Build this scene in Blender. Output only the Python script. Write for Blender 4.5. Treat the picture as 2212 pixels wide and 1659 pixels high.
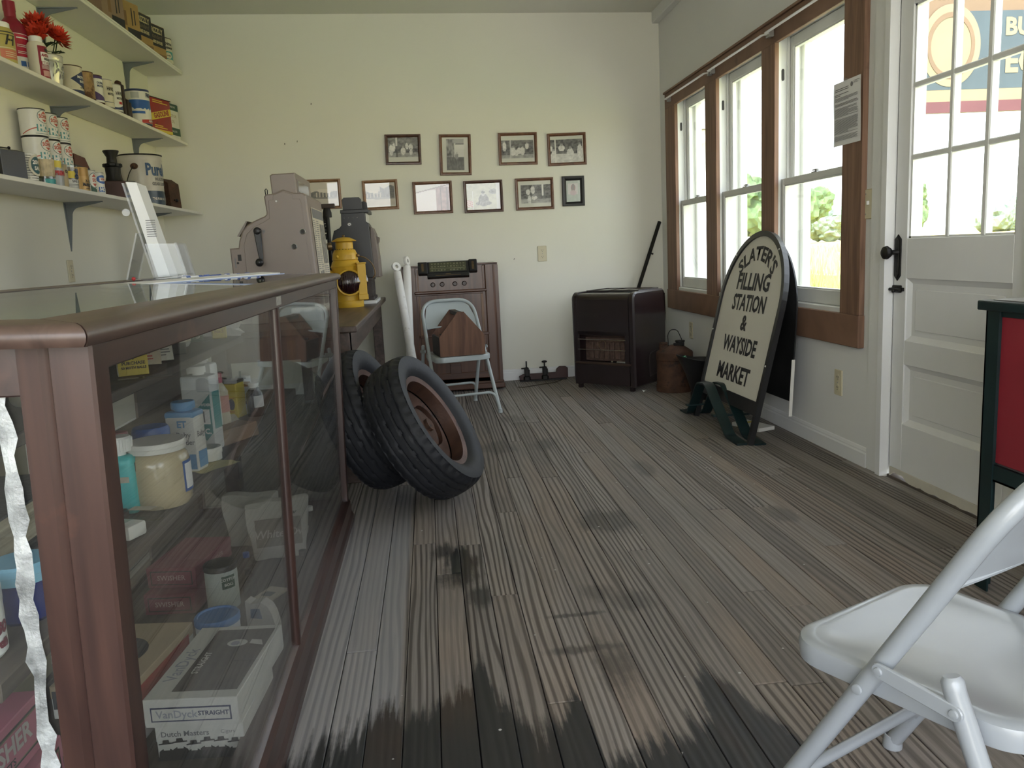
import bpy, bmesh, math, random
from mathutils import Vector, Matrix, noise as mnoise
random.seed(7)
D = bpy.data
SC = bpy.context.scene
COL = SC.collection
for o in list(D.objects):
    D.objects.remove(o)

# ------------------------------------------------------------------ camera
cam = D.cameras.new('camera'); cam.sensor_width = 36.0; cam.sensor_fit = 'HORIZONTAL'
cam.lens = 36.0 * 1737.34 / 2212.0; cam.clip_start = 0.02; cam.clip_end = 2000
camo = D.objects.new('camera', cam); COL.objects.link(camo)
RIGHT = Vector((0.99345389, -0.10273772, -0.04994326))
UP = Vector((0.06578148, 0.15707054, 0.98539416))
FWD = Vector((0.09339253, 0.98222900, -0.16280058))
camo.matrix_world = Matrix(((RIGHT.x, UP.x, -FWD.x, 0.0), (RIGHT.y, UP.y, -FWD.y, 0.0),
                            (RIGHT.z, UP.z, -FWD.z, 1.10), (0, 0, 0, 1)))
SC.camera = camo

# ------------------------------------------------------------------ daylight
W = D.worlds.new('sky'); SC.world = W; W.use_nodes = True
wn = W.node_tree; wn.nodes.clear()
wo = wn.nodes.new('ShaderNodeOutputWorld'); wb = wn.nodes.new('ShaderNodeBackground')
sky = wn.nodes.new('ShaderNodeTexSky')
sky.sky_type = 'NISHITA'; sky.sun_disc = False
sky.sun_elevation = math.radians(52); sky.sun_rotation = math.radians(215)
sky.altitude = 200; sky.air_density = 1.0; sky.dust_density = 4.0; sky.ozone_density = 1.0
hz = wn.nodes.new('ShaderNodeMixRGB'); hz.inputs[0].default_value = 0.55
hz.inputs[2].default_value = (9.0, 9.3, 9.6, 1)
wn.links.new(sky.outputs[0], hz.inputs[1])
wn.links.new(hz.outputs[0], wb.inputs[0]); wb.inputs[1].default_value = 0.30
wn.links.new(wb.outputs[0], wo.inputs[0])
sun = D.lights.new('sun', 'SUN'); sun.energy = 5.0; sun.angle = math.radians(1.2); sun.color = (1.0, 0.95, 0.86)
suno = D.objects.new('sun', sun); COL.objects.link(suno)
suno.rotation_euler = (math.radians(38), 0, math.radians(-35))
# the sky seen through the real openings (portals only guide sampling, they add no light)
def portal(loc, rot, sx, sy):
    l = D.lights.new('window_portal', 'AREA'); l.shape = 'RECTANGLE'; l.size = sx; l.size_y = sy
    l.cycles.is_portal = True
    o = D.objects.new('window_portal', l); COL.objects.link(o); o.location = loc; o.rotation_euler = rot
R90 = math.radians(90)
portal((2.16, 5.06, 1.44), (0, R90, 0), 1.5, 2.75)
portal((2.10, 2.96, 1.54), (0, R90, 0), 1.0, 0.75)
portal((0.0, -1.62, 1.55), (R90, 0, 0), 3.4, 2.0)

vs = SC.view_settings
SC.display_settings.display_device = 'sRGB'
vs.view_transform = 'Standard'; vs.look = 'None'; vs.gamma = 1.0; vs.use_curve_mapping = False
vs.exposure = 1.62

# ------------------------------------------------------------------ materials
def nodes(name):
    m = D.materials.new(name); m.use_nodes = True
    nt = m.node_tree
    return m, nt, nt.nodes['Principled BSDF']

def lnk(nt, a, b): nt.links.new(a, b)

def rgb(c): return (c[0], c[1], c[2], 1.0)

def MT(name, col, rough=0.5, metal=0.0, var=0.10, scale=6.0, bump=0.03, spec=0.5, coat=0.0, dirt=None, dirt_amt=0.5, dscale=9.0, stretch=(1, 1, 1)):
    """plain painted / moulded surface: noise-varied colour, faint relief, optional chips of a second colour"""
    m, nt, p = nodes(name)
    tc = nt.nodes.new('ShaderNodeTexCoord'); mp = nt.nodes.new('ShaderNodeMapping')
    mp.inputs['Scale'].default_value = stretch
    lnk(nt, tc.outputs['Object'], mp.inputs[0])
    n = nt.nodes.new('ShaderNodeTexNoise'); n.inputs['Scale'].default_value = scale; n.inputs['Detail'].default_value = 5
    lnk(nt, mp.outputs[0], n.inputs[0])
    r = nt.nodes.new('ShaderNodeValToRGB'); r.color_ramp.elements[0].position = 0.3; r.color_ramp.elements[1].position = 0.7
    r.color_ramp.elements[0].color = rgb([c * (1 - var) for c in col]); r.color_ramp.elements[1].color = rgb([min(1, c * (1 + var)) for c in col])
    lnk(nt, n.outputs['Fac'], r.inputs[0])
    out = r.outputs[0]
    if dirt:
        n2 = nt.nodes.new('ShaderNodeTexNoise'); n2.inputs['Scale'].default_value = dscale; n2.inputs['Detail'].default_value = 8; n2.inputs['Roughness'].default_value = 0.7
        lnk(nt, mp.outputs[0], n2.inputs[0])
        r2 = nt.nodes.new('ShaderNodeValToRGB'); e = r2.color_ramp.elements
        e[0].position = 1 - dirt_amt - 0.02; e[1].position = 1 - dirt_amt + 0.06
        mx = nt.nodes.new('ShaderNodeMixRGB'); lnk(nt, n2.outputs['Fac'], r2.inputs[0]); lnk(nt, r2.outputs[0], mx.inputs[0])
        lnk(nt, out, mx.inputs[1]); mx.inputs[2].default_value = rgb(dirt); out = mx.outputs[0]
    lnk(nt, out, p.inputs['Base Color'])
    p.inputs['Roughness'].default_value = rough; p.inputs['Metallic'].default_value = metal
    p.inputs['Specular IOR Level'].default_value = spec
    if coat: p.inputs['Coat Weight'].default_value = coat; p.inputs['Coat Roughness'].default_value = 0.15
    if bump:
        b = nt.nodes.new('ShaderNodeBump'); b.inputs['Strength'].default_value = bump; b.inputs['Distance'].default_value = 0.01
        n3 = nt.nodes.new('ShaderNodeTexNoise'); n3.inputs['Scale'].default_value = scale * 6; n3.inputs['Detail'].default_value = 4
        lnk(nt, tc.outputs['Object'], n3.inputs[0]); lnk(nt, n3.outputs['Fac'], b.inputs['Height']); lnk(nt, b.outputs[0], p.inputs['Normal'])
    return m

def WOOD(name, c1, c2, stretch=(12, 1, 12), scale=3.0, rough=0.45, bump=0.12, coat=0.0, knots=None, wear=None, wear_amt=0.35, spec=0.5):
    """stained wood: stretched noise grain between two tones, optional knots and worn patches"""
    m, nt, p = nodes(name)
    tc = nt.nodes.new('ShaderNodeTexCoord'); mp = nt.nodes.new('ShaderNodeMapping'); mp.inputs['Scale'].default_value = stretch
    oi = nt.nodes.new('ShaderNodeObjectInfo'); ad = nt.nodes.new('ShaderNodeVectorMath'); ad.operation = 'ADD'
    sc = nt.nodes.new('ShaderNodeVectorMath'); sc.operation = 'SCALE'; sc.inputs['Scale'].default_value = 37.0
    cb = nt.nodes.new('ShaderNodeCombineXYZ')
    for i in range(3): lnk(nt, oi.outputs['Random'], cb.inputs[i])
    lnk(nt, cb.outputs[0], sc.inputs[0]); lnk(nt, tc.outputs['Object'], ad.inputs[0]); lnk(nt, sc.outputs[0], ad.inputs[1])
    lnk(nt, ad.outputs[0], mp.inputs[0])
    n = nt.nodes.new('ShaderNodeTexNoise'); n.inputs['Scale'].default_value = scale; n.inputs['Detail'].default_value = 8; n.inputs['Distortion'].default_value = 0.8
    lnk(nt, mp.outputs[0], n.inputs[0])
    r = nt.nodes.new('ShaderNodeValToRGB'); r.color_ramp.elements[0].position = 0.32; r.color_ramp.elements[1].position = 0.68
    r.color_ramp.elements[0].color = rgb(c1); r.color_ramp.elements[1].color = rgb(c2)
    lnk(nt, n.outputs['Fac'], r.inputs[0]); out = r.outputs[0]
    for colr, amt, s in ((knots, 0.30, 2.2), (wear, wear_amt, 5.0)):
        if colr:
            n2 = nt.nodes.new('ShaderNodeTexNoise'); n2.inputs['Scale'].default_value = s * (1.6 if colr is knots else 1.0); n2.inputs['Detail'].default_value = 6
            lnk(nt, ad.outputs[0], n2.inputs[0])
            r2 = nt.nodes.new('ShaderNodeValToRGB'); e = r2.color_ramp.elements; e[0].position = 1 - amt; e[1].position = 1 - amt + 0.1
            mx = nt.nodes.new('ShaderNodeMixRGB'); lnk(nt, n2.outputs['Fac'], r2.inputs[0]); lnk(nt, r2.outputs[0], mx.inputs[0])
            lnk(nt, out, mx.inputs[1]); mx.inputs[2].default_value = rgb(colr); out = mx.outputs[0]
    lnk(nt, out, p.inputs['Base Color']); p.inputs['Roughness'].default_value = rough
    p.inputs['Specular IOR Level'].default_value = spec
    if coat: p.inputs['Coat Weight'].default_value = coat; p.inputs['Coat Roughness'].default_value = 0.2
    b = nt.nodes.new('ShaderNodeBump'); b.inputs['Strength'].default_value = bump; b.inputs['Distance'].default_value = 0.004
    lnk(nt, n.outputs['Fac'], b.inputs['Height']); lnk(nt, b.outputs[0], p.inputs['Normal'])
    return m

def GLASS(name, tint=(1, 1, 1), ior=1.5, dust_sheen=0.0, rough=0.0):
    """thin pane: transparent body with a Fresnel mirror on top and a faint dusty film"""
    m = D.materials.new(name); m.use_nodes = True; nt = m.node_tree; nt.nodes.clear()
    o = nt.nodes.new('ShaderNodeOutputMaterial'); t = nt.nodes.new('ShaderNodeBsdfTransparent'); t.inputs[0].default_value = rgb(tint)
    g = nt.nodes.new('ShaderNodeBsdfGlossy'); g.inputs['Roughness'].default_value = rough
    f = nt.nodes.new('ShaderNodeFresnel'); ge = nt.nodes.new('ShaderNodeNewGeometry')
    io = nt.nodes.new('ShaderNodeMath'); io.operation = 'MULTIPLY_ADD'; io.inputs[1].default_value = 1.0 / ior - ior; io.inputs[2].default_value = ior
    lnk(nt, ge.outputs['Backfacing'], io.inputs[0]); lnk(nt, io.outputs[0], f.inputs['IOR'])
    mx = nt.nodes.new('ShaderNodeMixShader'); lnk(nt, f.outputs[0], mx.inputs[0]); lnk(nt, t.outputs[0], mx.inputs[1]); lnk(nt, g.outputs[0], mx.inputs[2])
    out = mx.outputs[0]
    if dust_sheen:
        tc = nt.nodes.new('ShaderNodeTexCoord'); n = nt.nodes.new('ShaderNodeTexNoise'); n.inputs['Scale'].default_value = 3; n.inputs['Detail'].default_value = 6
        lnk(nt, tc.outputs['Object'], n.inputs[0])
        ma = nt.nodes.new('ShaderNodeMath'); ma.operation = 'MULTIPLY'; ma.inputs[1].default_value = dust_sheen * 2; lnk(nt, n.outputs['Fac'], ma.inputs[0])
        d = nt.nodes.new('ShaderNodeBsdfDiffuse'); d.inputs[0].default_value = (0.75, 0.75, 0.72, 1)
        m2 = nt.nodes.new('ShaderNodeMixShader'); lnk(nt, ma.outputs[0], m2.inputs[0]); lnk(nt, out, m2.inputs[1]); lnk(nt, d.outputs[0], m2.inputs[2]); out = m2.outputs[0]
    lnk(nt, out, o.inputs[0])
    return m

def PRINT(name, rough=0.4):
    """flat print: colours stored on the sheet's own vertices"""
    m, nt, p = nodes(name)
    a = nt.nodes.new('ShaderNodeAttribute'); a.attribute_name = 'ink'
    lnk(nt, a.outputs['Color'], p.inputs['Base Color']); p.inputs['Roughness'].default_value = rough
    return m

# ------------------------------------------------------------------ mesh builder
class B:
    def __init__(s): s.bm = bmesh.new(); s.keep = []
    def _mi(s, faces, mi):
        for f in faces: f.material_index = mi
    def box(s, x0, x1, y0, y1, z0, z1, mi=0, bev=0.0, M=None, seg=1):
        t = bmesh.new(); bmesh.ops.create_cube(t, size=1.0)
        for v in t.verts:
            v.co = Vector(((x0 + x1) / 2 + v.co.x * (x1 - x0), (y0 + y1) / 2 + v.co.y * (y1 - y0), (z0 + z1) / 2 + v.co.z * (z1 - z0)))
        if bev: bmesh.ops.bevel(t, geom=list(t.edges), offset=bev, segments=seg, affect='EDGES', profile=0.5)
        s.add(t, mi, M)
        return s
    def add(s, t, mi=0, M=None):
        if M is not None: bmesh.ops.transform(t, matrix=M, verts=t.verts)
        for f in t.faces: f.material_index = mi
        me = D.meshes.new('tmp'); t.to_mesh(me); t.free(); s.bm.from_mesh(me); D.meshes.remove(me)
    def prism(s, pts, d0, d1, axis='y', mi=0, bev=0.0, M=None):
        """pts: outline (a,b) -> axis y: (x,z); axis x: (y,z); axis z: (x,y); extruded from d0 to d1"""
        t = bmesh.new()
        def P(a, b, d): return {'y': (a, d, b), 'x': (d, a, b), 'z': (a, b, d)}[axis]
        A = [t.verts.new(P(a, b, d0)) for a, b in pts]; Bv = [t.verts.new(P(a, b, d1)) for a, b in pts]
        n = len(pts); t.faces.new(A); t.faces.new(list(reversed(Bv)))
        for i in range(n): t.faces.new((A[i], Bv[i], Bv[(i + 1) % n], A[(i + 1) % n]))
        bmesh.ops.recalc_face_normals(t, faces=t.faces)
        if bev:
            ed = [e for e in t.edges if abs((e.verts[0].co - e.verts[1].co).length) > 0 and any(len(f.verts) == n for f in e.link_faces)]
            bmesh.ops.bevel(t, geom=ed, offset=bev, segments=1, affect='EDGES')
        s.add(t, mi, M); return s
    def tube(s, pts, r, seg=10, mi=0, closed=False, M=None, caps=True, flat=1.0):
        pts = [Vector(p) for p in pts]; n = len(pts); t = bmesh.new(); rings = []
        tang = []
        for i in range(n):
            a = pts[(i - 1) % n] if (closed or i > 0) else pts[i]; b = pts[(i + 1) % n] if (closed or i < n - 1) else pts[i]
            tang.append((b - a).normalized())
        up = Vector((0, 0, 1)) if abs(tang[0].z) < 0.9 else Vector((1, 0, 0))
        u = tang[0].cross(up).normalized()
        for i in range(n):
            tg = tang[i]; u = (u - tg * u.dot(tg)).normalized(); w = tg.cross(u)
            rr = r[i] if isinstance(r, (list, tuple)) else r
            rings.append([t.verts.new(pts[i] + (u * math.cos(k * 2 * math.pi / seg) + w * flat * math.sin(k * 2 * math.pi / seg)) * rr) for k in range(seg)])
        for i in range(n if closed else n - 1):
            A, Bq = rings[i], rings[(i + 1) % n]
            for k in range(seg): t.faces.new((A[k], A[(k + 1) % seg], Bq[(k + 1) % seg], Bq[k]))
        if caps and not closed: t.faces.new(list(reversed(rings[0]))); t.faces.new(rings[-1])
        bmesh.ops.recalc_face_normals(t, faces=t.faces)
        s.add(t, mi, M); return s
    def lathe(s, prof, seg=32, mi=0, M=None, mis=None, a0=0.0, a1=2 * math.pi):
        """prof: (r,z) points bottom to top, revolved about z; mis: material per segment"""
        t = bmesh.new(); full = abs(a1 - a0 - 2 * math.pi) < 1e-6; ns = seg if full else seg + 1; rings = []
        for r, z in prof:
            if r < 1e-6: rings.append([t.verts.new((0, 0, z))])
            else: rings.append([t.verts.new((r * math.cos(a0 + (a1 - a0) * k / seg), r * math.sin(a0 + (a1 - a0) * k / seg), z)) for k in range(ns)])
        tag = []
        for i in range(len(prof) - 1):
            A, Bq = rings[i], rings[i + 1]
            for k in range(seg):
                k2 = (k + 1) % ns
                if len(A) == 1 and len(Bq) == 1: continue
                if len(A) == 1: f = t.faces.new((A[0], Bq[k2], Bq[k]))
                elif len(Bq) == 1: f = t.faces.new((A[k], A[k2], Bq[0]))
                else: f = t.faces.new((A[k], A[k2], Bq[k2], Bq[k]))
                f.material_index = mis[i] if mis else mi
        if M is not None: bmesh.ops.transform(t, matrix=M, verts=t.verts)
        bmesh.ops.recalc_face_normals(t, faces=t.faces)
        me = D.meshes.new('tmp'); t.to_mesh(me); t.free(); s.bm.from_mesh(me); D.meshes.remove(me); return s
    def cyl(s, p0, p1, r0, r1=None, seg=16, mi=0):
        r1 = r0 if r1 is None else r1; p0 = Vector(p0); p1 = Vector(p1)
        return s.tube([p0, p1], [r0, r1], seg, mi)
    def ball(s, c, r, mi=0, sx=1, sy=1, sz=1, seg=16, M=None):
        t = bmesh.new(); bmesh.ops.create_uvsphere(t, u_segments=seg, v_segments=max(6, seg // 2), radius=1.0)
        for v in t.verts: v.co = Vector((c[0] + v.co.x * r * sx, c[1] + v.co.y * r * sy, c[2] + v.co.z * r * sz))
        s.add(t, mi, M); return s
    def poly(s, pts, mi=0, M=None):
        t = bmesh.new(); t.faces.new([t.verts.new(p) for p in pts]); s.add(t, mi, M); return s
    def text(s, body, size, M, mi=0, bold=0.0, xs=1.0, wrap=None, ext=0.0, align='CENTER', shear=0.0, arc=None, fit=None):
        """lettering in the local xy plane put in place by M; wrap=R bends it round a vertical cylinder"""
        cu = D.curves.new('lettering', 'FONT'); cu.body = body; cu.size = size; cu.align_x = align; cu.align_y = 'CENTER'
        cu.offset = bold; cu.resolution_u = 2; cu.extrude = ext; cu.shear = shear
        ob = D.objects.new('lettering', cu); me = ob.to_mesh(); t = bmesh.new(); t.from_mesh(me); ob.to_mesh_clear()
        D.objects.remove(ob); D.curves.remove(cu)
        if fit:
            lo = [min(v.co[i] for v in t.verts) for i in (0, 1)]; hi = [max(v.co[i] for v in t.verts) for i in (0, 1)]
            for v in t.verts:
                for i in (0, 1): v.co[i] = ((v.co[i] - lo[i]) / (hi[i] - lo[i]) - 0.5) * fit[i]
        for v in t.verts:
            v.co.x *= xs
            if arc: a = v.co.x / arc; rr = arc + v.co.y; v.co.x = rr * math.sin(a); v.co.y = rr * math.cos(a) - arc
            if wrap: a = v.co.x / wrap; v.co = Vector((math.sin(a) * (wrap + v.co.z), v.co.y, math.cos(a) * (wrap + v.co.z) - wrap))
        s.add(t, mi, M); return s
    def cage(s, f):
        for v in s.bm.verts: v.co = Vector(f(*v.co))
        return s
    def done(s, name, mats, parent=None, smooth=False, loc=None, rot=None, **props):
        me = D.meshes.new(name)
        if smooth:
            for f in s.bm.faces: f.smooth = True
            for e in s.bm.edges:
                if len(e.link_faces) == 2 and e.calc_face_angle(0) > math.radians(38): e.smooth = False
        s.bm.to_mesh(me); s.bm.free()
        if not isinstance(mats, (list, tuple)): mats = [mats]
        for m in mats: me.materials.append(m)
        o = D.objects.new(name, me); COL.objects.link(o)
        if parent is not None: o.parent = parent
        if loc is not None: o.location = loc
        if rot is not None: o.rotation_euler = rot
        for k, v in props.items(): o[k] = v
        return o

def T(name, label, cat, loc=(0, 0, 0), rz=0.0, group=None, rot=None):
    o = D.objects.new(name, None); o.empty_display_size = 0.05; COL.objects.link(o); o.location = loc
    o.rotation_euler = rot if rot else (0, 0, rz); o['label'] = label; o['category'] = cat
    if group: o['group'] = group
    return o

def dup(o, parent=None):
    c = o.copy(); COL.objects.link(c)
    if parent is not None: c.parent = parent
    for ch in list(o.children): dup(ch, c)
    return c

def again(src, label, loc, rz=None):
    c = dup(src); c['label'] = label; c.location = loc
    if rz is not None: c.rotation_euler = (0, 0, rz)
    return c

def fillet(pts, r, n=6):
    pts = [Vector(p) for p in pts]; out = [pts[0]]
    for i in range(1, len(pts) - 1):
        a, b, c = pts[i - 1], pts[i], pts[i + 1]; u = (a - b).normalized(); v = (c - b).normalized()
        d = min(r, (a - b).length * 0.49, (c - b).length * 0.49); p0 = b + u * d; p1 = b + v * d
        for k in range(n + 1):
            t = k / n; out.append(p0 * (1 - t) ** 2 + b * 2 * t * (1 - t) + p1 * t * t)
    out.append(pts[-1]); return out

def MX(loc=(0, 0, 0), x=None, y=None, z=None):
    """matrix with the given local axes (x right, y up, z out of the print)"""
    x = Vector(x); y = Vector(y); z = Vector(z) if z else x.cross(y)
    return Matrix(((x.x, y.x, z.x, loc[0]), (x.y, y.y, z.y, loc[1]), (x.z, y.z, z.z, loc[2]), (0, 0, 0, 1)))
# ------------------------------------------------------------------ palette
m_wall = MT('painted_plaster', (0.80, 0.79, 0.70), 0.75, var=0.015, scale=1.5, bump=0.02, spec=0.25)
m_wall2 = MT('painted_wall_white', (0.74, 0.745, 0.73), 0.7, var=0.015, scale=1.5, bump=0.02, spec=0.25)
m_ceil = MT('ceiling_paint', (0.72, 0.71, 0.64), 0.8, var=0.02, scale=1.0, bump=0.02, spec=0.2)
m_trimw = MT('white_trim_paint', (0.77, 0.78, 0.78), 0.4, var=0.02, scale=4, bump=0.02)
m_sash = MT('old_white_paint', (0.72, 0.73, 0.70), 0.45, var=0.05, scale=6, bump=0.06, dirt=(0.42, 0.40, 0.36), dirt_amt=0.27, dscale=12)
m_casing = WOOD('pine_casing', (0.15, 0.080, 0.050), (0.27, 0.155, 0.10), (14, 1.2, 1.2), 2.0, 0.6, 0.1, knots=(0.045, 0.02, 0.014))
m_casingv = WOOD('pine_casing_upright', (0.15, 0.080, 0.050), (0.27, 0.155, 0.10), (14, 14, 1.0), 2.0, 0.6, 0.1, knots=(0.045, 0.02, 0.014))
m_case = WOOD('mahogany', (0.028, 0.012, 0.010), (0.062, 0.028, 0.021), (14, 1.2, 14), 2.2, 0.38, 0.06, coat=0.35, wear=(0.13, 0.055, 0.034), wear_amt=0.33)
m_casev = WOOD('mahogany_upright', (0.028, 0.012, 0.010), (0.062, 0.028, 0.021), (14, 14, 1.0), 2.2, 0.38, 0.06, coat=0.35, wear=(0.13, 0.050, 0.030), wear_amt=0.33)
m_case_top = WOOD('worn_mahogany', (0.062, 0.038, 0.030), (0.115, 0.072, 0.056), (14, 1.2, 14), 2.0, 0.42, 0.08, coat=0.3, wear=(0.17, 0.10, 0.068), wear_amt=0.33)
m_shelfw = WOOD('dusty_shelf_wood', (0.07, 0.055, 0.045), (0.13, 0.105, 0.085), (14, 1.0, 14), 2.5, 0.6, 0.1)
m_deck = WOOD('case_floor_boards', (0.06, 0.045, 0.036), (0.125, 0.10, 0.08), (12, 0.9, 12), 2.5, 0.55, 0.12)
m_table = WOOD('dark_table_wood', (0.045, 0.028, 0.022), (0.10, 0.066, 0.052), (12, 1, 12), 2.4, 0.45, 0.08, coat=0.2, wear=(0.15, 0.10, 0.08), wear_amt=0.33)
m_radio = WOOD('walnut_veneer', (0.055, 0.022, 0.012), (0.115, 0.050, 0.028), (10, 10, 0.8), 2.4, 0.35, 0.04, coat=0.3)
m_radio_h = WOOD('walnut_moulding', (0.06, 0.024, 0.013), (0.10, 0.043, 0.024), (0.8, 10, 10), 2.4, 0.35, 0.04, coat=0.3)
m_radio_l = WOOD('light_walnut_strip', (0.14, 0.075, 0.038), (0.20, 0.11, 0.06), (10, 10, 0.8), 2.4, 0.4, 0.04)
m_tote = WOOD('worn_box_wood', (0.075, 0.030, 0.014), (0.15, 0.07, 0.036), (10, 10, 1.0), 2.4, 0.6, 0.12, wear=(0.25, 0.14, 0.08), wear_amt=0.36)
m_tote_dk = WOOD('dark_box_side', (0.012, 0.009, 0.008), (0.03, 0.022, 0.018), (1, 10, 10), 2.4, 0.6, 0.1)
m_frame = WOOD('picture_frame_wood', (0.10, 0.040, 0.022), (0.19, 0.085, 0.045), (8, 8, 8), 3, 0.4, 0.05, coat=0.3)
m_frame_dk = WOOD('dark_picture_frame', (0.045, 0.017, 0.012), (0.09, 0.036, 0.022), (8, 8, 8), 3, 0.4, 0.05, coat=0.3)
m_frame_lt = WOOD('golden_picture_frame', (0.20, 0.095, 0.040), (0.30, 0.155, 0.07), (8, 8, 8), 3, 0.4, 0.05, coat=0.3)
m_black = MT('black_enamel', (0.012, 0.012, 0.013), 0.35, var=0.3, scale=8, bump=0.03)
m_iron = MT('black_iron', (0.020, 0.019, 0.018), 0.5, 0.6, var=0.3, scale=14, bump=0.12)
m_rust = MT('rusty_iron', (0.075, 0.036, 0.021), 0.8, 0.2, var=0.35, scale=16, bump=0.2, dirt=(0.03, 0.02, 0.015), dirt_amt=0.42)
m_rubber = MT('tire_rubber', (0.014, 0.015, 0.018), 0.62, var=0.25, scale=9, bump=0.05, spec=0.4, dirt=(0.6, 0.6, 0.58), dirt_amt=0.245, dscale=28)
m_rim = MT('rusty_rim', (0.085, 0.045, 0.032), 0.5, 0.5, var=0.3, scale=12, bump=0.1, dirt=(0.03, 0.02, 0.016), dirt_amt=0.42)
m_ring = MT('worn_nickel_ring', (0.50, 0.48, 0.46), 0.4, 0.7, var=0.2, scale=14, bump=0.1, dirt=(0.16, 0.09, 0.06), dirt_amt=0.47, dscale=30)
m_chair = MT('grey_chair_enamel', (0.33, 0.36, 0.39), 0.28, var=0.03, scale=5, bump=0.01, spec=0.6, coat=0.25)
m_chair2 = MT('pale_green_chair_enamel', (0.36, 0.40, 0.40), 0.35, var=0.04, scale=5, bump=0.01, spec=0.6)
m_heater = MT('brown_heater_enamel', (0.016, 0.009, 0.010), 0.3, var=0.2, scale=6, bump=0.02, spec=0.6, coat=0.5)
m_heat_in = MT('heater_radiants', (0.10, 0.06, 0.045), 0.7, var=0.4, scale=30, bump=0.2)
m_chrome = MT('chrome', (0.60, 0.60, 0.60), 0.15, 1.0, var=0.05, scale=10, bump=0.01)
m_brass = MT('old_brass', (0.20, 0.14, 0.075), 0.4, 0.9, var=0.2, scale=16, bump=0.05)
m_regp = MT('taupe_register_enamel', (0.235, 0.190, 0.165), 0.42, var=0.03, scale=5, bump=0.01, spec=0.5)
m_regb = MT('dark_register_enamel', (0.020, 0.021, 0.024), 0.42, var=0.2, scale=6, bump=0.02)
m_regw = WOOD('dark_register_wood', (0.03, 0.022, 0.019), (0.055, 0.04, 0.034), (8, 8, 2), 3, 0.5, 0.05)
m_regg = MT('brown_register_side', (0.16, 0.125, 0.105), 0.45, var=0.08, scale=6, bump=0.02)
m_yel = MT('yellow_lamp_paint', (0.60, 0.36, 0.030), 0.42, var=0.08, scale=7, bump=0.04, dirt=(0.05, 0.035, 0.02), dirt_amt=0.30, dscale=11)
m_lens = MT('dark_red_lens', (0.020, 0.004, 0.006), 0.12, var=0.2, scale=8, bump=0.0, spec=0.8, coat=0.6)
m_white = MT('white_paint', (0.74, 0.73, 0.70), 0.5, var=0.04, scale=6, bump=0.05, dirt=(0.5, 0.48, 0.44), dirt_amt=0.36)
m_marble = MT('white_marble', (0.75, 0.76, 0.75), 0.3, var=0.06, scale=8, bump=0.0)
m_ivory = MT('ivory_plastic', (0.62, 0.57, 0.41), 0.4, var=0.02, bump=0.0)
m_slot = MT('dark_slot', (0.03, 0.028, 0.025), 0.6, var=0.1, bump=0.0)
m_paper = MT('white_paper', (0.80, 0.80, 0.80), 0.6, var=0.02, scale=10, bump=0.01)
m_paper_old = MT('aged_paper', (0.52, 0.47, 0.37), 0.7, var=0.10, scale=8, bump=0.04)
m_ink = MT('black_ink', (0.018, 0.018, 0.02), 0.55, var=0.1, bump=0.0)
m_inkg = MT('grey_ink', (0.17, 0.17, 0.18), 0.6, var=0.1, bump=0.0)
m_red = MT('red_print', (0.42, 0.028, 0.03), 0.45, var=0.06, bump=0.0)
m_redtin = MT('red_tin', (0.30, 0.022, 0.018), 0.4, var=0.12, scale=10, bump=0.02, dirt=(0.05, 0.015, 0.012), dirt_amt=0.40)
m_maroon = MT('maroon_plastic', (0.24, 0.012, 0.030), 0.35, var=0.06, bump=0.0)
m_navy = MT('navy_print', (0.012, 0.028, 0.10), 0.4, var=0.1, bump=0.0)
m_blue = MT('blue_print', (0.018, 0.10, 0.36), 0.4, var=0.06, bump=0.0)
m_ltblue = MT('light_blue_plastic', (0.12, 0.32, 0.58), 0.4, var=0.04, bump=0.0)
m_teal = MT('teal_plastic', (0.05, 0.50, 0.50), 0.35, var=0.04, bump=0.0)
m_tealp = MT('teal_print', (0.04, 0.27, 0.28), 0.45, var=0.05, bump=0.0)
m_green = MT('green_print', (0.025, 0.085, 0.055), 0.45, var=0.08, bump=0.0)
m_yell = MT('yellow_print', (0.66, 0.52, 0.06), 0.45, var=0.05, bump=0.0)
m_gold = MT('gold_tin', (0.42, 0.26, 0.09), 0.38, 0.3, var=0.12, scale=14, bump=0.02)
m_tin = MT('bright_tin', (0.55, 0.55, 0.53), 0.28, 0.85, var=0.1, scale=10, bump=0.05)
m_tindull = MT('dull_tin', (0.36, 0.36, 0.35), 0.4, 0.7, var=0.1, scale=10, bump=0.04)
m_cream = MT('cream_tin', (0.62, 0.58, 0.46), 0.4, var=0.08, scale=14, bump=0.02, dirt=(0.30, 0.22, 0.12), dirt_amt=0.36)
m_canw = MT('white_tin', (0.70, 0.69, 0.64), 0.3, var=0.05, scale=10, bump=0.01, dirt=(0.42, 0.36, 0.27), dirt_amt=0.30)
m_plw = MT('white_plastic', (0.78, 0.78, 0.75), 0.35, var=0.02, bump=0.0)
m_clearw = GLASS('clear_bottle_glass', (0.93, 0.95, 0.94), 1.5)
m_case_gl = GLASS('case_glass', (0.97, 0.985, 0.98), 1.52, dust_sheen=0.015)
m_win_gl = GLASS('window_glass', (0.97, 0.98, 0.98), 1.45, dust_sheen=0.012)
m_pic_gl = GLASS('picture_glass', (1, 1, 1), 1.5)
m_acryl = GLASS('clear_acrylic', (0.93, 0.95, 0.96), 1.45, dust_sheen=0.06)
m_jelly = MT('amber_cream', (0.50, 0.41, 0.25), 0.25, var=0.08, scale=10, bump=0.0, coat=0.8)
m_amberd = MT('dark_brown_glass', (0.02, 0.011, 0.009), 0.12, var=0.1, bump=0.0, coat=0.6)
m_pink = MT('pink_box', (0.35, 0.115, 0.155), 0.55, var=0.08, scale=10, bump=0.02)
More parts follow.
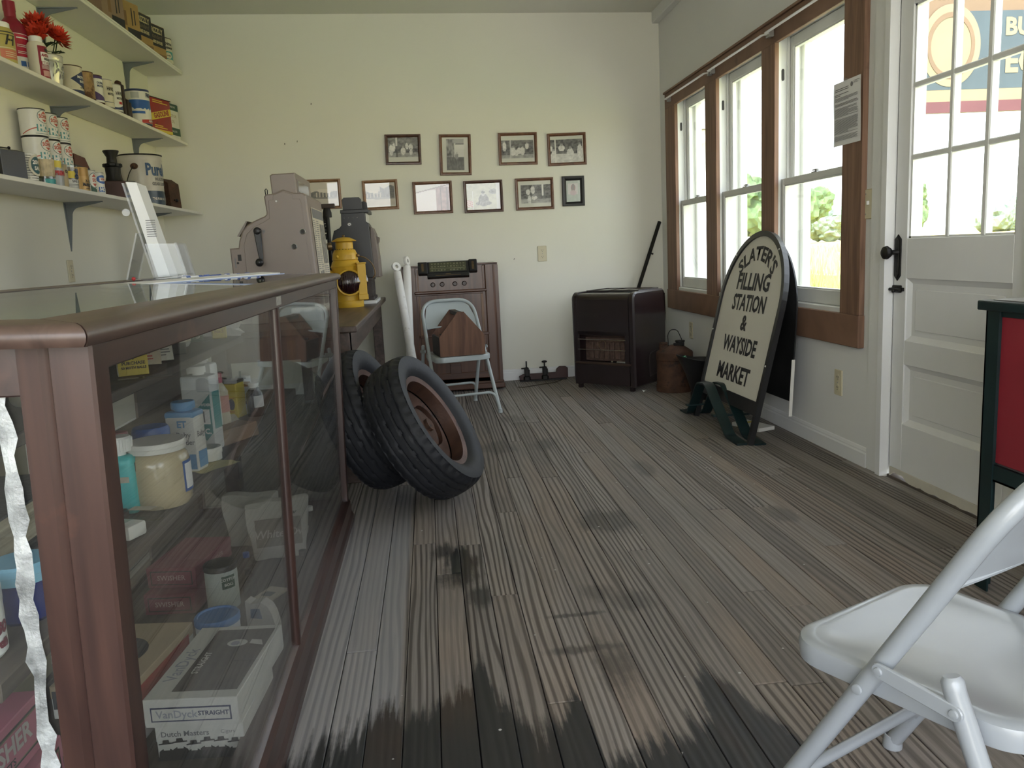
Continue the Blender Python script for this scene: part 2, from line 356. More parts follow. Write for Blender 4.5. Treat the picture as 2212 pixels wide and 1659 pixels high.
m_pinkd = MT('dark_pink_box', (0.20, 0.045, 0.065), 0.55, var=0.10, scale=10, bump=0.02)
m_kraft = MT('kraft_card', (0.36, 0.225, 0.08), 0.65, var=0.08, scale=10, bump=0.03)
m_kraftp = MT('brown_paper', (0.26, 0.175, 0.115), 0.7, var=0.08, scale=8, bump=0.06)
m_sack = MT('sackcloth', (0.55, 0.52, 0.47), 0.8, var=0.08, scale=10, bump=0.08)
m_leaf = MT('dark_green_leaf', (0.018, 0.040, 0.012), 0.6, var=0.3, scale=20, bump=0.05)
m_petal = MT('orange_red_petal', (0.56, 0.045, 0.016), 0.6, var=0.25, scale=30, bump=0.03)
m_sign = MT('sign_white_board', (0.66, 0.64, 0.57), 0.5, var=0.03, scale=4, bump=0.01)
m_cartg = MT('dark_green_paint', (0.006, 0.019, 0.020), 0.38, var=0.25, scale=6, bump=0.05, dirt=(0.30, 0.28, 0.22), dirt_amt=0.295, dscale=22)
m_cartr = MT('red_panel_paint', (0.25, 0.020, 0.032), 0.5, var=0.10, scale=5, bump=0.02)
m_wire = MT('dull_wire', (0.10, 0.10, 0.10), 0.4, 0.8, var=0.2, scale=20, bump=0.05)
m_brist = MT('badger_bristle', (0.36, 0.29, 0.20), 0.9, var=0.45, scale=4, bump=0.3, stretch=(40, 40, 1))
m_bracket = MT('grey_bracket_steel', (0.17, 0.19, 0.21), 0.45, 0.0, var=0.05, bump=0.02)
m_shelfp = MT('white_shelf_paint', (0.78, 0.76, 0.70), 0.5, var=0.02, scale=3, bump=0.02)
m_pen_b = MT('blue_pen', (0.05, 0.10, 0.35), 0.3, var=0.05, bump=0.0)
m_greenbot = MT('green_bottle_glass', (0.05, 0.20, 0.10), 0.1, var=0.1, bump=0.0, coat=0.8)
m_glassdim = MT('dial_glass', (0.055, 0.058, 0.032), 0.15, var=0.2, scale=20, bump=0.0, coat=0.6)
m_grille = MT('grille_cloth', (0.42, 0.43, 0.41), 0.9, var=0.06, scale=30, bump=0.1)
m_print = PRINT('photo_print', 0.45)
# ------------------------------------------------------------------ floor
def floor_material():
    m, nt, p = nodes('weathered_floor_board')
    N = nt.nodes.new
    def math_(op, a, b=None, clamp=False):
        n = N('ShaderNodeMath'); n.operation = op; n.use_clamp = clamp
        for i, v in enumerate((a, b)):
            if v is None: continue
            if isinstance(v, (int, float)): n.inputs[i].default_value = v
            else: lnk(nt, v, n.inputs[i])
        return n.outputs[0]
    def vmap(v, s, off=None):
        n = N('ShaderNodeMapping'); n.inputs['Scale'].default_value = s
        lnk(nt, v, n.inputs[0])
        return n.outputs[0]
    def noise(v, s, d=5, rough=0.55, dist=0.0):
        n = N('ShaderNodeTexNoise'); n.inputs['Scale'].default_value = s; n.inputs['Detail'].default_value = d
        n.inputs['Roughness'].default_value = rough; n.inputs['Distortion'].default_value = dist
        lnk(nt, v, n.inputs[0]); return n.outputs['Fac']
    def ramp(f, a, b, c0=(0, 0, 0, 1), c1=(1, 1, 1, 1)):
        n = N('ShaderNodeValToRGB'); e = n.color_ramp.elements
        e[0].position = a; e[1].position = b; e[0].color = c0; e[1].color = c1; lnk(nt, f, n.inputs[0]); return n.outputs[0]
    def mix(f, a, b):
        n = N('ShaderNodeMixRGB')
        if isinstance(f, float): n.inputs[0].default_value = f
        else: lnk(nt, f, n.inputs[0])
        for i, v in ((1, a), (2, b)):
            if isinstance(v, tuple): n.inputs[i].default_value = v
            else: lnk(nt, v, n.inputs[i])
        return n.outputs[0]
    geo = N('ShaderNodeNewGeometry'); pos = geo.outputs['Position']
    oi = N('ShaderNodeObjectInfo'); rnd = oi.outputs['Random']
    off = N('ShaderNodeCombineXYZ')
    lnk(nt, math_('MULTIPLY', rnd, 31.0), off.inputs[0]); lnk(nt, math_('MULTIPLY', rnd, 57.0), off.inputs[1])
    va = N('ShaderNodeVectorMath'); va.operation = 'ADD'; lnk(nt, pos, va.inputs[0]); lnk(nt, off.outputs[0], va.inputs[1]); bp = va.outputs[0]
    # growth-ring figure
    w = N('ShaderNodeTexWave'); w.wave_type = 'BANDS'; w.bands_direction = 'X'; w.wave_profile = 'SIN'
    w.inputs['Scale'].default_value = 15; w.inputs['Distortion'].default_value = 14.0; w.inputs['Detail'].default_value = 2.0
    w.inputs['Detail Scale'].default_value = 0.5; w.inputs['Detail Roughness'].default_value = 0.45
    lnk(nt, vmap(bp, (1.0, 0.085, 1.0)), w.inputs[0])
    grain = w.outputs['Fac']
    fine = noise(vmap(bp, (150, 4, 150)), 1.0, 4)
    base = ramp(rnd, 0.0, 1.0, (0.190, 0.168, 0.150, 1), (0.330, 0.300, 0.275, 1))
    tint = mix(ramp(noise(vmap(bp, (3, 0.7, 3)), 1.0, 4), 0.45, 0.75), base, (0.300, 0.240, 0.195, 1))
    tint = mix(math_('MULTIPLY', ramp(noise(vmap(pos, (1.6, 1.0, 1)), 1.0, 5), 0.42, 0.7), 0.6), tint, (0.20, 0.19, 0.18, 1))
    lines = ramp(grain, 0.12, 0.55, (0.30, 0.28, 0.27, 1), (1, 1, 1, 1))
    amt = math_('ADD', math_('MULTIPLY', math_('FRACT', math_('MULTIPLY', rnd, 7.3)), 0.75), 0.25)
    mul = N('ShaderNodeMixRGB'); mul.blend_type = 'MULTIPLY'; lnk(nt, amt, mul.inputs[0]); lnk(nt, tint, mul.inputs[1]); lnk(nt, lines, mul.inputs[2])
    mul2 = N('ShaderNodeMixRGB'); mul2.blend_type = 'MULTIPLY'; mul2.inputs[0].default_value = 0.55; lnk(nt, mul.outputs[0], mul2.inputs[1])
    lnk(nt, ramp(fine, 0.25, 0.7, (0.45, 0.44, 0.43, 1), (1.1, 1.1, 1.1, 1)), mul2.inputs[2])
    colr = mul2.outputs[0]
    sep = N('ShaderNodeSeparateXYZ'); lnk(nt, pos, sep.inputs[0]); x, y = sep.outputs[0], sep.outputs[1]
    # bluish sky reflection painted into the colour of the boards along the display case
    dust_sheen = math_('MULTIPLY', ramp(math_('MULTIPLY', math_('ADD', x, 0.135), -60.0), 0.0, 1.0), ramp(math_('MULTIPLY', math_('SUBTRACT', 3.9, y), 1.2), 0.0, 1.0))
    dust_sheen = math_('MULTIPLY', dust_sheen, 0.5)
    colr = mix(dust_sheen, colr, (0.33, 0.335, 0.36, 1))
    # old oil stains: their outlines were walked off on the floor
    fc = N('ShaderNodeFloatCurve'); cv = fc.mapping.curves[0]
    edge = [(-0.40, 1.66), (-0.30, 1.75), (-0.22, 1.80), (-0.182, 1.89), (-0.13, 1.83), (-0.06, 1.86), (-0.03, 1.90), (0.03, 1.93), (0.064, 2.09), (0.088, 1.92),
            (0.136, 1.80), (0.205, 1.72), (0.26, 1.76), (0.299, 1.86), (0.315, 1.58), (0.42, 1.61), (0.50, 1.63), (0.58, 1.72), (0.652, 1.87), (0.70, 1.74), (0.74, 1.62), (0.80, 1.45), (1.2, 1.3)]
    xs0, xs1 = -0.4, 1.2
    def cpt(i, q):
        u = (q[0] - xs0) / (xs1 - xs0); v = (q[1] - 1.2) / 1.0
        return u, v
    cv.points[0].location = cpt(0, edge[0]); cv.points[-1].location = cpt(0, edge[-1])
    for q in edge[1:-1]: cv.points.new(*cpt(0, q))
    fc.mapping.update()
    lnk(nt, math_('MULTIPLY', math_('SUBTRACT', x, xs0), 1 / (xs1 - xs0)), fc.inputs['Value'])
    yb = math_('ADD', fc.outputs[0], 1.2)
    streak = noise(vmap(bp, (60, 3.0, 1)), 1.0, 5, 0.65)
    cloud = noise(vmap(pos, (9, 6, 1)), 1.0, 6, 0.7)
    big = math_('ADD', math_('ADD', math_('SUBTRACT', yb, y), math_('MULTIPLY', math_('SUBTRACT', streak, 0.5), 0.42)), math_('MULTIPLY', math_('SUBTRACT', cloud, 0.5), 0.20))
    st = ramp(math_('MULTIPLY', math_('ADD', big, 0.05), 8.0), 0.1, 0.75)
    blobs = [(0.045, 2.74, 0.085, 0.23, 1.05), (-0.02, 2.90, 0.06, 0.12, 0.8), (0.10, 2.47, 0.06, 0.10, 0.85), (0.65, 3.09, 0.14, 0.20, 0.62), (0.56, 2.33, 0.08, 0.10, 0.5), (0.47, 2.42, 0.07, 0.09, 0.45),
             (0.37, 2.275, 0.12, 0.018, 0.7), (0.36, 2.06, 0.14, 0.03, 0.65), (0.34, 4.47, 0.12, 0.2, 0.55), (0.60, 4.45, 0.10, 0.18, 0.6), (1.0, 3.8, 0.06, 0.2, 0.5), (0.42, 1.95, 0.07, 0.16, 0.6), (1.35, 3.0, 0.09, 0.14, 0.45), (0.50, 5.2, 0.12, 0.2, 0.5),
             (-0.04, 4.05, 0.3, 0.45, 0.45)]
    for cx_, cy_, rx, ry, k in blobs:
        dx = math_('DIVIDE', math_('SUBTRACT', x, cx_), rx); dy = math_('DIVIDE', math_('SUBTRACT', y, cy_), ry)
        d = math_('SQRT', math_('ADD', math_('MULTIPLY', dx, dx), math_('MULTIPLY', dy, dy)))
        v = math_('ADD', math_('SUBTRACT', 1.0, d), math_('MULTIPLY', math_('SUBTRACT', math_('ADD', streak, cloud), 1.0), 1.6))
        st = math_('MAXIMUM', st, math_('MULTIPLY', ramp(v, 0.05, 0.55), k))
    brown = mix(ramp(noise(vmap(bp, (5, 1.2, 1)), 1.0, 3), 0.5, 0.7), (0.016, 0.017, 0.019, 1), (0.040, 0.026, 0.020, 1))
    colr = mix(math_('MULTIPLY', st, 0.95), colr, brown)
    # flecks of white paint
    vo = N('ShaderNodeTexVoronoi'); vo.inputs['Scale'].default_value = 17; lnk(nt, vmap(pos, (1.6, 0.9, 1)), vo.inputs[0])
    sp = math_('ADD', math_('MULTIPLY', vo.outputs['Distance'], 1.0), math_('MULTIPLY', cloud, 0.25))
    fleck = ramp(sp, 0.17, 0.20, (1, 1, 1, 1), (0, 0, 0, 1))
    reg = ramp(math_('SUBTRACT', 1.0, math_('MULTIPLY', math_('ABSOLUTE', math_('SUBTRACT', x, 1.45)), 1.9)), 0.1, 0.7)
    reg = math_('MULTIPLY', reg, ramp(math_('SUBTRACT', 1.0, math_('MULTIPLY', math_('ABSOLUTE', math_('SUBTRACT', y, 3.9)), 0.75)), 0.0, 0.6))
    colr = mix(math_('MULTIPLY', math_('MULTIPLY', fleck, reg), 0.85), colr, (0.55, 0.54, 0.50, 1))
    vo2 = N('ShaderNodeTexVoronoi'); vo2.inputs['Scale'].default_value = 9; lnk(nt, pos, vo2.inputs[0])
    colr = mix(ramp(vo2.outputs['Distance'], 0.03, 0.04, (1, 1, 1, 1), (0, 0, 0, 1)), colr, (0.50, 0.50, 0.48, 1))
    lnk(nt, colr, p.inputs['Base Color'])
    lnk(nt, math_('SUBTRACT', 0.62, math_('MULTIPLY', st, 0.16)), p.inputs['Roughness']); p.inputs['Specular IOR Level'].default_value = 0.4
    b = N('ShaderNodeBump'); b.inputs['Strength'].default_value = 0.35; b.inputs['Distance'].default_value = 0.0015
    lnk(nt, math_('ADD', math_('MULTIPLY', grain, amt), math_('MULTIPLY', fine, 0.5)), b.inputs['Height']); lnk(nt, b.outputs[0], p.inputs['Normal'])
    return m
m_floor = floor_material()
m_sub = MT('dark_subfloor', (0.015, 0.013, 0.012), 0.9, bump=0.0)
FLOOR = B().box(-2.19, 2.16, -1.72, 6.95, -0.06, -0.019).done('floor', m_sub, kind='structure')
PITCH = 0.0872; X0F = -0.305 - PITCH * 21
t = B().box(-PITCH / 2 + 0.0012, PITCH / 2 - 0.0012, 0.0, 1.0, -0.019, 0.0, bev=0.0014)
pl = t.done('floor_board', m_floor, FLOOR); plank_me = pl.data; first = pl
special = {5: [2.466], 6: [1.809, 3.3], 9: [3.782, 5.1], 8: [4.585], 10: [5.07], 16: [3.121, 5.6], 18: [3.105], 12: [1.799, 4.2], 13: [1.78], 2: [3.0], 15: [2.2, 4.9], 4: [2.95], 11: [2.75]}
for k in range(-1, 49):
    xc = X0F + PITCH * (k + 0.5); xa, xb = xc - PITCH / 2, xc + PITCH / 2
    if xb < -2.09 or xa > 2.0: continue
    row = round((xc + 0.305) / PITCH - 0.5)
    cuts = special.get(row, None)
    if cuts is None:
        cuts = []; yy = -1.6 + random.uniform(0.8, 2.8)
        while yy < 6.3: cuts.append(yy); yy += random.uniform(2.0, 3.6)
    ys = [-1.62] + cuts + [6.838]
    for a, b in zip(ys[:-1], ys[1:]):
        if first is not None: o = first; first = None
        else: o = D.objects.new('floor_board', plank_me); COL.objects.link(o); o.parent = FLOOR
        o.location = (xc + random.uniform(-0.0005, 0.0005), a + 0.0008, random.uniform(-0.0016, 0.0)); o.scale = (1, b - a - 0.0016, 1)

# ------------------------------------------------------------------ walls and ceiling
XR, XL, YB, YF = 2.01, -2.088, 6.84, -1.62
B().box(XL - 0.12, XR + 0.14, YB, YB + 0.12, -0.06, 3.3).done('wall_back', m_wall, kind='structure')
B().box(XL - 0.12, XL, YF - 0.12, YB, -0.06, 3.3).done('wall_left', m_wall, kind='structure')
WIN = [(5.665, 6.367), (4.70, 5.452), (3.759, 4.52)]
ZW0, ZW1 = 0.735, 2.17
DY0, DY1, DZ = 2.55, 3.375, 2.13
b = B(); X2 = XR + 0.14
b.box(XR, X2, YF - 0.12, DY0 - 0.02, -0.06, 3.3).box(XR, X2, DY0 - 0.02, DY1 + 0.02, DZ, 3.3).box(XR, X2, DY1 + 0.02, WIN[2][0] - 0.03, -0.06, 3.3)
b.box(XR, X2, WIN[2][0] - 0.03, WIN[0][1] + 0.03, -0.06, ZW0 - 0.03).box(XR, X2, WIN[2][0] - 0.03, WIN[0][1] + 0.03, ZW1 + 0.03, 3.3)
for a, c in ((WIN[2][1] + 0.03, WIN[1][0] - 0.03), (WIN[1][1] + 0.03, WIN[0][0] - 0.03)): b.box(XR, X2, a, c, ZW0 - 0.03, ZW1 + 0.03)
b.box(XR, X2, WIN[0][1] + 0.03, YB, -0.06, 3.3)
b.done('wall_right', m_wall2, kind='structure')
# shop front behind the camera: a doorway and two broad windows
b = B()
for x0, x1, z0, z1 in ((XL, -1.75, -0.06, 3.3), (1.7, XR, -0.06, 3.3), (-1.75, 1.7, 2.5, 3.3), (-1.75, -0.5, -0.06, 0.6), (0.5, 1.7, -0.06, 0.6), (-0.62, -0.5, 0.6, 2.5), (0.5, 0.62, 0.6, 2.5)):
    b.box(x0, x1, YF - 0.12, YF, z0, z1)
b.done('wall_front', m_wall2, kind='structure')
B().prism([(XL - 0.12, 3.042), (XR + 0.14, 2.970), (XR + 0.14, 3.12), (XL - 0.12, 3.19)], YF - 0.12, YB + 0.12, 'y').done('ceiling', m_ceil, kind='structure')
B().box(1.952, XR, YF, YB, 2.885, 3.0, bev=0.004).done('trim_1', m_wall2, kind='structure', label='white painted beam along the top of the window wall')
B().box(XL - 0.4, XR + 0.6, YF - 0.5, YB + 0.4, 3.3, 3.36).done('ceiling_roof', MT('roof_boards', (0.2, 0.19, 0.18), 0.8), kind='structure')
# baseboards: flat board with a moulded top
bb = [(0.0, 0.0), (0.014, 0.0), (0.014, 0.066), (0.010, 0.074), (0.010, 0.080), (0.005, 0.092), (0.0, 0.095)]
B().prism([(XR - a, z) for a, z in bb], 3.518, YB, 'y').done('baseboard_right', m_trimw, kind='structure')
B().prism([(YB - a, z) for a, z in bb], XL, XR - 0.014, 'x').done('baseboard_back', m_trimw, kind='structure')
B().prism([(XL + a, z) for a, z in bb], YF, YB - 0.014, 'y').done('baseboard_left', m_trimw, kind='structure')

# ------------------------------------------------------------------ window casing of rough pine
TX0, TX1 = 1.984, XR
n = 2
def trim(bld, mat, lab):
    global n
    o = bld.done('trim_%d' % n, mat, kind='structure', label=lab); n += 1; return o
trim(B().box(TX0, TX1, 3.578, 6.622, 2.165, 2.283, bev=0.002), m_casing, 'rough pine head board over the three windows')
trim(B().box(TX0 - 0.012, TX1, 3.570, 6.630, 2.283, 2.298, bev=0.002), m_casing, 'thin dark cap strip on the pine head board')
trim(B().box(TX0 - 0.006, TX1, 3.572, 6.625, 0.567, 0.722, bev=0.003), m_casing, 'wide rough pine apron under the three windows')
for a, c, lab in ((3.578, 3.759, 'broad pine upright beside the door, notice pinned to it'), (4.52, 4.70, 'pine upright between the second and third window'), (5.452, 5.665, 'pine upright between the first and second window'), (6.367, 6.622, 'pine upright next to the back corner')):
    trim(B().box(TX0, TX1, a, c, 0.722, 2.165, bev=0.002), m_casingv, lab)

# ------------------------------------------------------------------ double-hung windows
for i, (y0, y1) in enumerate(WIN):
    w = D.objects.new('window_%d' % (i + 1), None); COL.objects.link(w); w.location = (XR, (y0 + y1) / 2, ZW0); w['kind'] = 'structure'
    w['label'] = ['old white double-hung window next to the back corner', 'middle one of the three white double-hung windows', 'white double-hung window nearest the door'][i]
    h = (y1 - y0) / 2 + 0.028; zt = ZW1 - ZW0 + 0.028
    # box frame: liners, sill, stops
    j = B()
    for s in (-1, 1):
        a, c = sorted((s * h, s * (h + 0.03))); j.box(0.0, 0.19, a, c, -0.03, zt)
        a, c = sorted((s * (h - 0.022), s * h)); j.box(0.0, 0.016, a, c, -0.005, zt); j.box(0.058, 0.072, *sorted((s * (h - 0.012), s * h)), 0, zt)
        j.box(0.142, 0.19, *sorted((s * (h - 0.035), s * h)), -0.03, zt, bev=0.004)
    j.box(0.0, 0.19, -h, h, zt, zt + 0.03).box(0.0, 0.016, -h, h, zt - 0.022, zt).box(0.142, 0.19, -h, h, zt - 0.035, zt)
    j.done('jamb', m_sash, w)
    B().box(-0.012, 0.20, -h, h, -0.03, 0.012, bev=0.004).done('sill', m_sash, w)
    zm = 1.415 - ZW0
    for nm, xa, za, zb, rb, rt in (('lower_sash', 0.020, 0.014, zm + 0.012, 0.072, 0.034), ('upper_sash', 0.074, zm - 0.02, zt - 0.004, 0.034, 0.055)):
        hs = h - 0.004; st = 0.046
        f = B()
        for s in (-1, 1): f.box(xa, xa + 0.034, *sorted((s * (hs - st), s * hs)), za, zb, bev=0.002)
        f.box(xa, xa + 0.034, -hs + st, hs - st, za, za + rb, bev=0.002).box(xa, xa + 0.034, -hs + st, hs - st, zb - rt, zb, bev=0.002)
        for s in (-1, 1): f.box(xa + 0.006, xa + 0.028, *sorted((s * (hs - st - 0.008), s * (hs - st))), za + rb, zb - rt)
        f.box(xa + 0.006, xa + 0.028, -hs + st, hs - st, za + rb, za + rb + 0.008).box(xa + 0.006, xa + 0.028, -hs + st, hs - st, zb - rt - 0.008, zb - rt)
        so = f.done(nm, m_sash, w)
        B().box(xa + 0.015, xa + 0.018, -hs + st, hs - st, za + rb, zb - rt).done('pane', m_win_gl, so)
    l = B(); l.box(0.022, 0.060, -0.03, 0.03, zm + 0.012, zm + 0.018).cyl((0.04, 0, zm + 0.018), (0.04, 0, zm + 0.030), 0.012).box(0.034, 0.046, -0.004, 0.045, zm + 0.024, zm + 0.030)
    l.done('sash_lock', m_tindull, w)
    pl_ = B()
    pts = [(0.035 + 0.008 * math.cos(a), zt - 0.20 + 0.022 * (1 if math.sin(a) > 0 else -1) + 0.010 * math.sin(a)) for a in [k * math.pi / 8 for k in range(16)]]
    pl_.prism(pts, h - 0.003, h + 0.001, 'y'); pl_.done('pulley', m_slot, w)

# ------------------------------------------------------------------ curtain rods
for i, (a, c, lab) in enumerate(((6.456, 5.52, 'white flat curtain rod over the window by the back corner'), (5.466, 4.562, 'white flat curtain rod over the middle window'), (4.537, 3.62, 'white flat curtain rod over the window by the door'))):
    r = T('curtain_rod', lab, 'curtain rod', (0, (a + c) / 2, 2.218), group='white curtain rods over the windows'); L = abs(a - c) / 2
    path = fillet([(1.982, -L, 0), (1.935, -L, 0), (1.935, L, 0), (1.982, L, 0)], 0.025, 5)
    f = B(); f.tube(path, 0.0115, 8, flat=0.4); f.done('rod', m_plw, r, smooth=True)
    for s in (-1, 1): B().box(1.955, 1.984, s * L - 0.012, s * L + 0.012, -0.018, 0.018, bev=0.002).done('bracket', m_tindull, r)

# ------------------------------------------------------------------ entrance door
door = D.objects.new('door_1', None); COL.objects.link(door); door.location = (2.03, (DY0 + DY1) / 2, 0.0); door['kind'] = 'structure'
door['label'] = 'white panelled door with nine panes and black hardware'
yc = (DY0 + DY1) / 2
def L(y): return y - yc
leaf = B(); g0, g1 = L(2.646), L(3.284); d0, d1 = L(DY0), L(DY1)
leaf.box(0, 0.04, d0, g0, 0.035, 2.12, bev=0.002).box(0, 0.04, g1, d1, 0.035, 2.12, bev=0.002)
for z0, z1 in ((0.035, 0.263), (0.527, 0.633), (0.90, 1.07), (2.008, 2.12)): leaf.box(0, 0.04, g0, g1, z0, z1, bev=0.002)
leaf.done('door_leaf', m_trimw, door)
for z0, z1 in ((0.263, 0.527), (0.633, 0.90)):
    p_ = B(); p_.box(0.018, 0.026, g0, g1, z0, z1)
    a = 0.022
    for (ya, yb_, za, zb) in ((g0, g0 + a, z0, z1), (g1 - a, g1, z0, z1)): p_.prism([(0.003, ya), (0.018, ya), (0.018, yb_), (0.003, yb_ if ya == g1 - a else ya + 0.004)] if False else [(0.006, ya if ya == g0 else yb_), (0.018, ya), (0.018, yb_)], za, zb, 'z')
    p_.prism([(0.006, z1), (0.018, z1), (0.018, z1 - a)], g0, g1, 'y').prism([(0.006, z0), (0.018, z0), (0.018, z0 + a)], g0, g1, 'y')
    p_.box(0.013, 0.019, g0 + 0.05, g1 - 0.05, z0 + 0.045, z1 - 0.045, bev=0.004)
    p_.done('panel', m_trimw, door)
ym = [L(3.040), L(3.016), L(2.832), L(2.806)]; zm_ = [1.392, 1.414, 1.680, 1.702]
mu = B()
for a, c in ((ym[1], ym[0]), (ym[3], ym[2])): mu.box(0.004, 0.036, a, c, 1.07, 2.008, bev=0.004)
for a, c in ((zm_[0], zm_[1]), (zm_[2], zm_[3])): mu.box(0.005, 0.035, g0, g1, a, c, bev=0.004)
for a, c in ((1.07, 1.078), (2.0, 2.008)): mu.box(0.008, 0.034, g0, g1, a, c)
for a in (g0, g1 - 0.012): mu.box(0.008, 0.034, a, a + 0.012, 1.07, 2.008)
mu.done('muntins', m_sash, door)
for a, c in ((g0, ym[3]), (ym[2], ym[1]), (ym[0], g1)):
    for z0, z1 in ((1.07, zm_[0]), (zm_[1], zm_[2]), (zm_[3], 2.008)):
        B().box(0.019, 0.022, a, c, z0, z1).done('pane', m_win_gl, door)
pp = [(L(3.345) + dy, z) for dy, z in ((-0.024, 0.91), (0.0, 0.888), (0.024, 0.91), (0.024, 1.068), (0.0, 1.088), (-0.024, 1.068))]
kp = B(); kp.prism(pp, -0.006, 0.0, 'x', bev=0.002); pc = [(a * 0.6 + L(3.345) * 0.4, z * 0.9 + 0.0988) for a, z in pp]
kp.prism(pc, -0.009, -0.005, 'x', bev=0.002).cyl((-0.010, L(3.345), 0.925), (-0.004, L(3.345), 0.925), 0.006)
kp.done('lock_plate', m_iron, door)
kn = B(); MK = MX((-0.004, L(3.345), 1.012), (0, 1, 0), (0, 0, 1), (-1, 0, 0))
kn.lathe([(0.0, 0), (0.016, 0), (0.014, 0.008), (0.010, 0.014), (0.010, 0.028), (0.020, 0.036), (0.029, 0.050), (0.027, 0.062), (0.016, 0.070), (0, 0.072)], 24, M=MK)
kn.done('door_knob', m_iron, door, smooth=True)
lt = B(); lt.box(-0.012, 0, L(3.37) - 0.060, L(3.37), 0.838, 0.870, bev=0.003).cyl((-0.018, L(3.375), 0.852), (-0.018, L(3.30), 0.852), 0.007).ball((-0.026, L(3.335), 0.846), 0.008).box(-0.010, 0.0, L(3.37) - 0.075, L(3.37) + 0.01, 0.845, 0.860)
lt.done('bolt_latch', m_iron, door)
# frame of the door
fr = B(); fr.box(XR - 0.012, XR, 3.432, 3.517, 0.0, 2.20, bev=0.003).box(XR - 0.012, XR, 2.40, 2.49, 0, 2.20, bev=0.003).box(XR - 0.012, XR, 2.40, 3.517, 2.20, 2.29, bev=0.003)
fr.done('trim_%d' % n, m_wall2, kind='structure', label='flat white door casing'); n += 1
fr = B(); fr.prism([(XR - 0.02, 3.386), (XR - 0.02, 3.424), (XR - 0.012, 3.432), (XR + 0.02, 3.432), (2.028, 3.376), (2.022, 3.376)], 0, 2.20, 'z').box(2.072, 2.15, DY1 - 0.004, DY1 + 0.02, 0, 2.13).box(2.0, 2.15, DY0 - 0.04, DY0, 0, 2.13).box(2.0, 2.15, DY0 - 0.04, DY1 + 0.03, 2.122, 2.20)
fr.done('trim_%d' % n, m_trimw, kind='structure', label='bright white door jamb'); n += 1
th = B(); pts = [(0.0, 0.0)]
ww = T('weather_strip', 'peeling off-white strip along the foot of the door', 'weather strip', (2.028, yc, 0))
s_ = B(); ys = [d1 - 0.02 - k * (d1 - d0 - 0.02) / 24 for k in range(25)]; random.seed(3)
zb = [0.012 + (0.020 if 0 < k < 4 else 0) + random.uniform(-0.004, 0.004) for k in range(25)]
s_.prism([(y, 0.052) for y in ys] + [(ys[k], zb[k]) for k in range(24, -1, -1)], -0.008, -0.002, 'x'); s_.done('strip', MT('aged_strip', (0.60, 0.57, 0.49), 0.7, var=0.1, dirt=(0.3, 0.27, 0.22), dirt_amt=0.35), ww)
B().box(2.02, 2.15, DY0, DY1, -0.004, 0.012, bev=0.002).done('trim_%d' % n, m_shelfw, kind='structure', label='worn wooden door threshold')

# ------------------------------------------------------------------ outlets and switch
def outlet(lab, loc, rz, w=0.078, h=0.130, switch=False):
    o = T('light_switch' if switch else 'wall_outlet', lab, 'light switch' if switch else 'outlet', loc, rz, 'ivory outlet plates' if not switch else None)
    p_ = B().box(-w / 2, w / 2, -0.007, 0, -h / 2, h / 2, bev=0.004); p_.done('cover_plate', m_ivory, o)
    if switch:
        for x in (-0.026, 0.026): B().box(x - 0.005, x + 0.005, -0.018, -0.006, -0.004, 0.014, bev=0.002).done('toggle', m_plw, o)
    else:
        for z in (-0.026, 0.026):
            f = B(); f.lathe([(0.0, 0.0), (0.017, 0.0), (0.017, 0.003), (0, 0.003)], 16, M=MX((0, -0.0065, z), (1, 0, 0), (0, 0, 1), (0, -1, 0))); r = f.done('receptacle', m_ivory, o)
            sl = B(); sl.box(-0.0075, -0.0055, -0.0105, -0.009, z - 0.001, z + 0.008).box(0.0055, 0.0075, -0.0105, -0.009, z - 0.001, z + 0.008).cyl((0, -0.0105, z - 0.008), (0, -0.009, z - 0.008), 0.0025, seg=8); sl.done('slots', m_slot, r)
    for z in ((-0.045, 0.045) if switch else (0,)): B().cyl((0, -0.0085, z), (0, -0.006, z), 0.0035, seg=8).done('screw', m_tindull, o)
    return o
outlet('ivory outlet on the back wall above the fretsaw jig', (0.963, YB, 1.066), 0)
outlet('ivory outlet low on the window wall between sign and door', (XR, 3.80, 0.368), R90 * -1)
outlet('ivory outlet behind the gas can in the back corner', (XR, 6.10, 0.42), R90 * -1)
outlet('ivory outlet on the left wall above the display case', (XL, 5.0, 1.113), R90)
outlet('ivory double light switch between the window and the door', (XR, 3.573 - 0.0, 1.23), R90 * -1, 0.125, 0.135, True)

# ------------------------------------------------------------------ notice sheet
nt_ = T('notice_sheet', 'white printed notice taped to the pine upright by the door', 'notice', (1.975, 3.704, 1.658), -R90)
sh = B()
gx = 8
def nf(u, v): return -0.004 - 0.014 * max(0, (v - 0.3)) ** 2 - 0.010 * u * u
pts = [[((u / gx - 0.5) * 0.245, 0, (v / gx - 0.5) * 0.288) for v in range(gx + 1)] for u in range(gx + 1)]
for u in range(gx):
    for v in range(gx): sh.poly([(q[0], -0.002 * math.sin(q[2] * 14), q[2]) for q in (pts[u][v], pts[u + 1][v], pts[u + 1][v + 1], pts[u][v + 1])])
bmesh.ops.remove_doubles(sh.bm, verts=sh.bm.verts, dist=1e-5)
sh.done('sheet', m_paper, nt_)
pr = B(); random.seed(5); z = 0.118
pr.lathe([(0, 0), (0.011, 0), (0.011, 0.0004), (0, 0.0004)], 16, M=MX((0.045, -0.0032, 0.117), (1, 0, 0), (0, 0, 1), (0, -1, 0)))
for z, l, th_ in [(0.127, 0.052, 0.002), (0.122, 0.03, 0.0014), (0.118, 0.04, 0.0014)]: pr.box(0.061, 0.061 + l, -0.0035, -0.003, z, z + th_)
for z, l in ((0.112, 0.125), (0.104, 0.125), (0.088, 0.125), (0.081, 0.05)): pr.box(-0.108, -0.108 + l, -0.0035, -0.003, z, z + 0.003)
z = 0.072
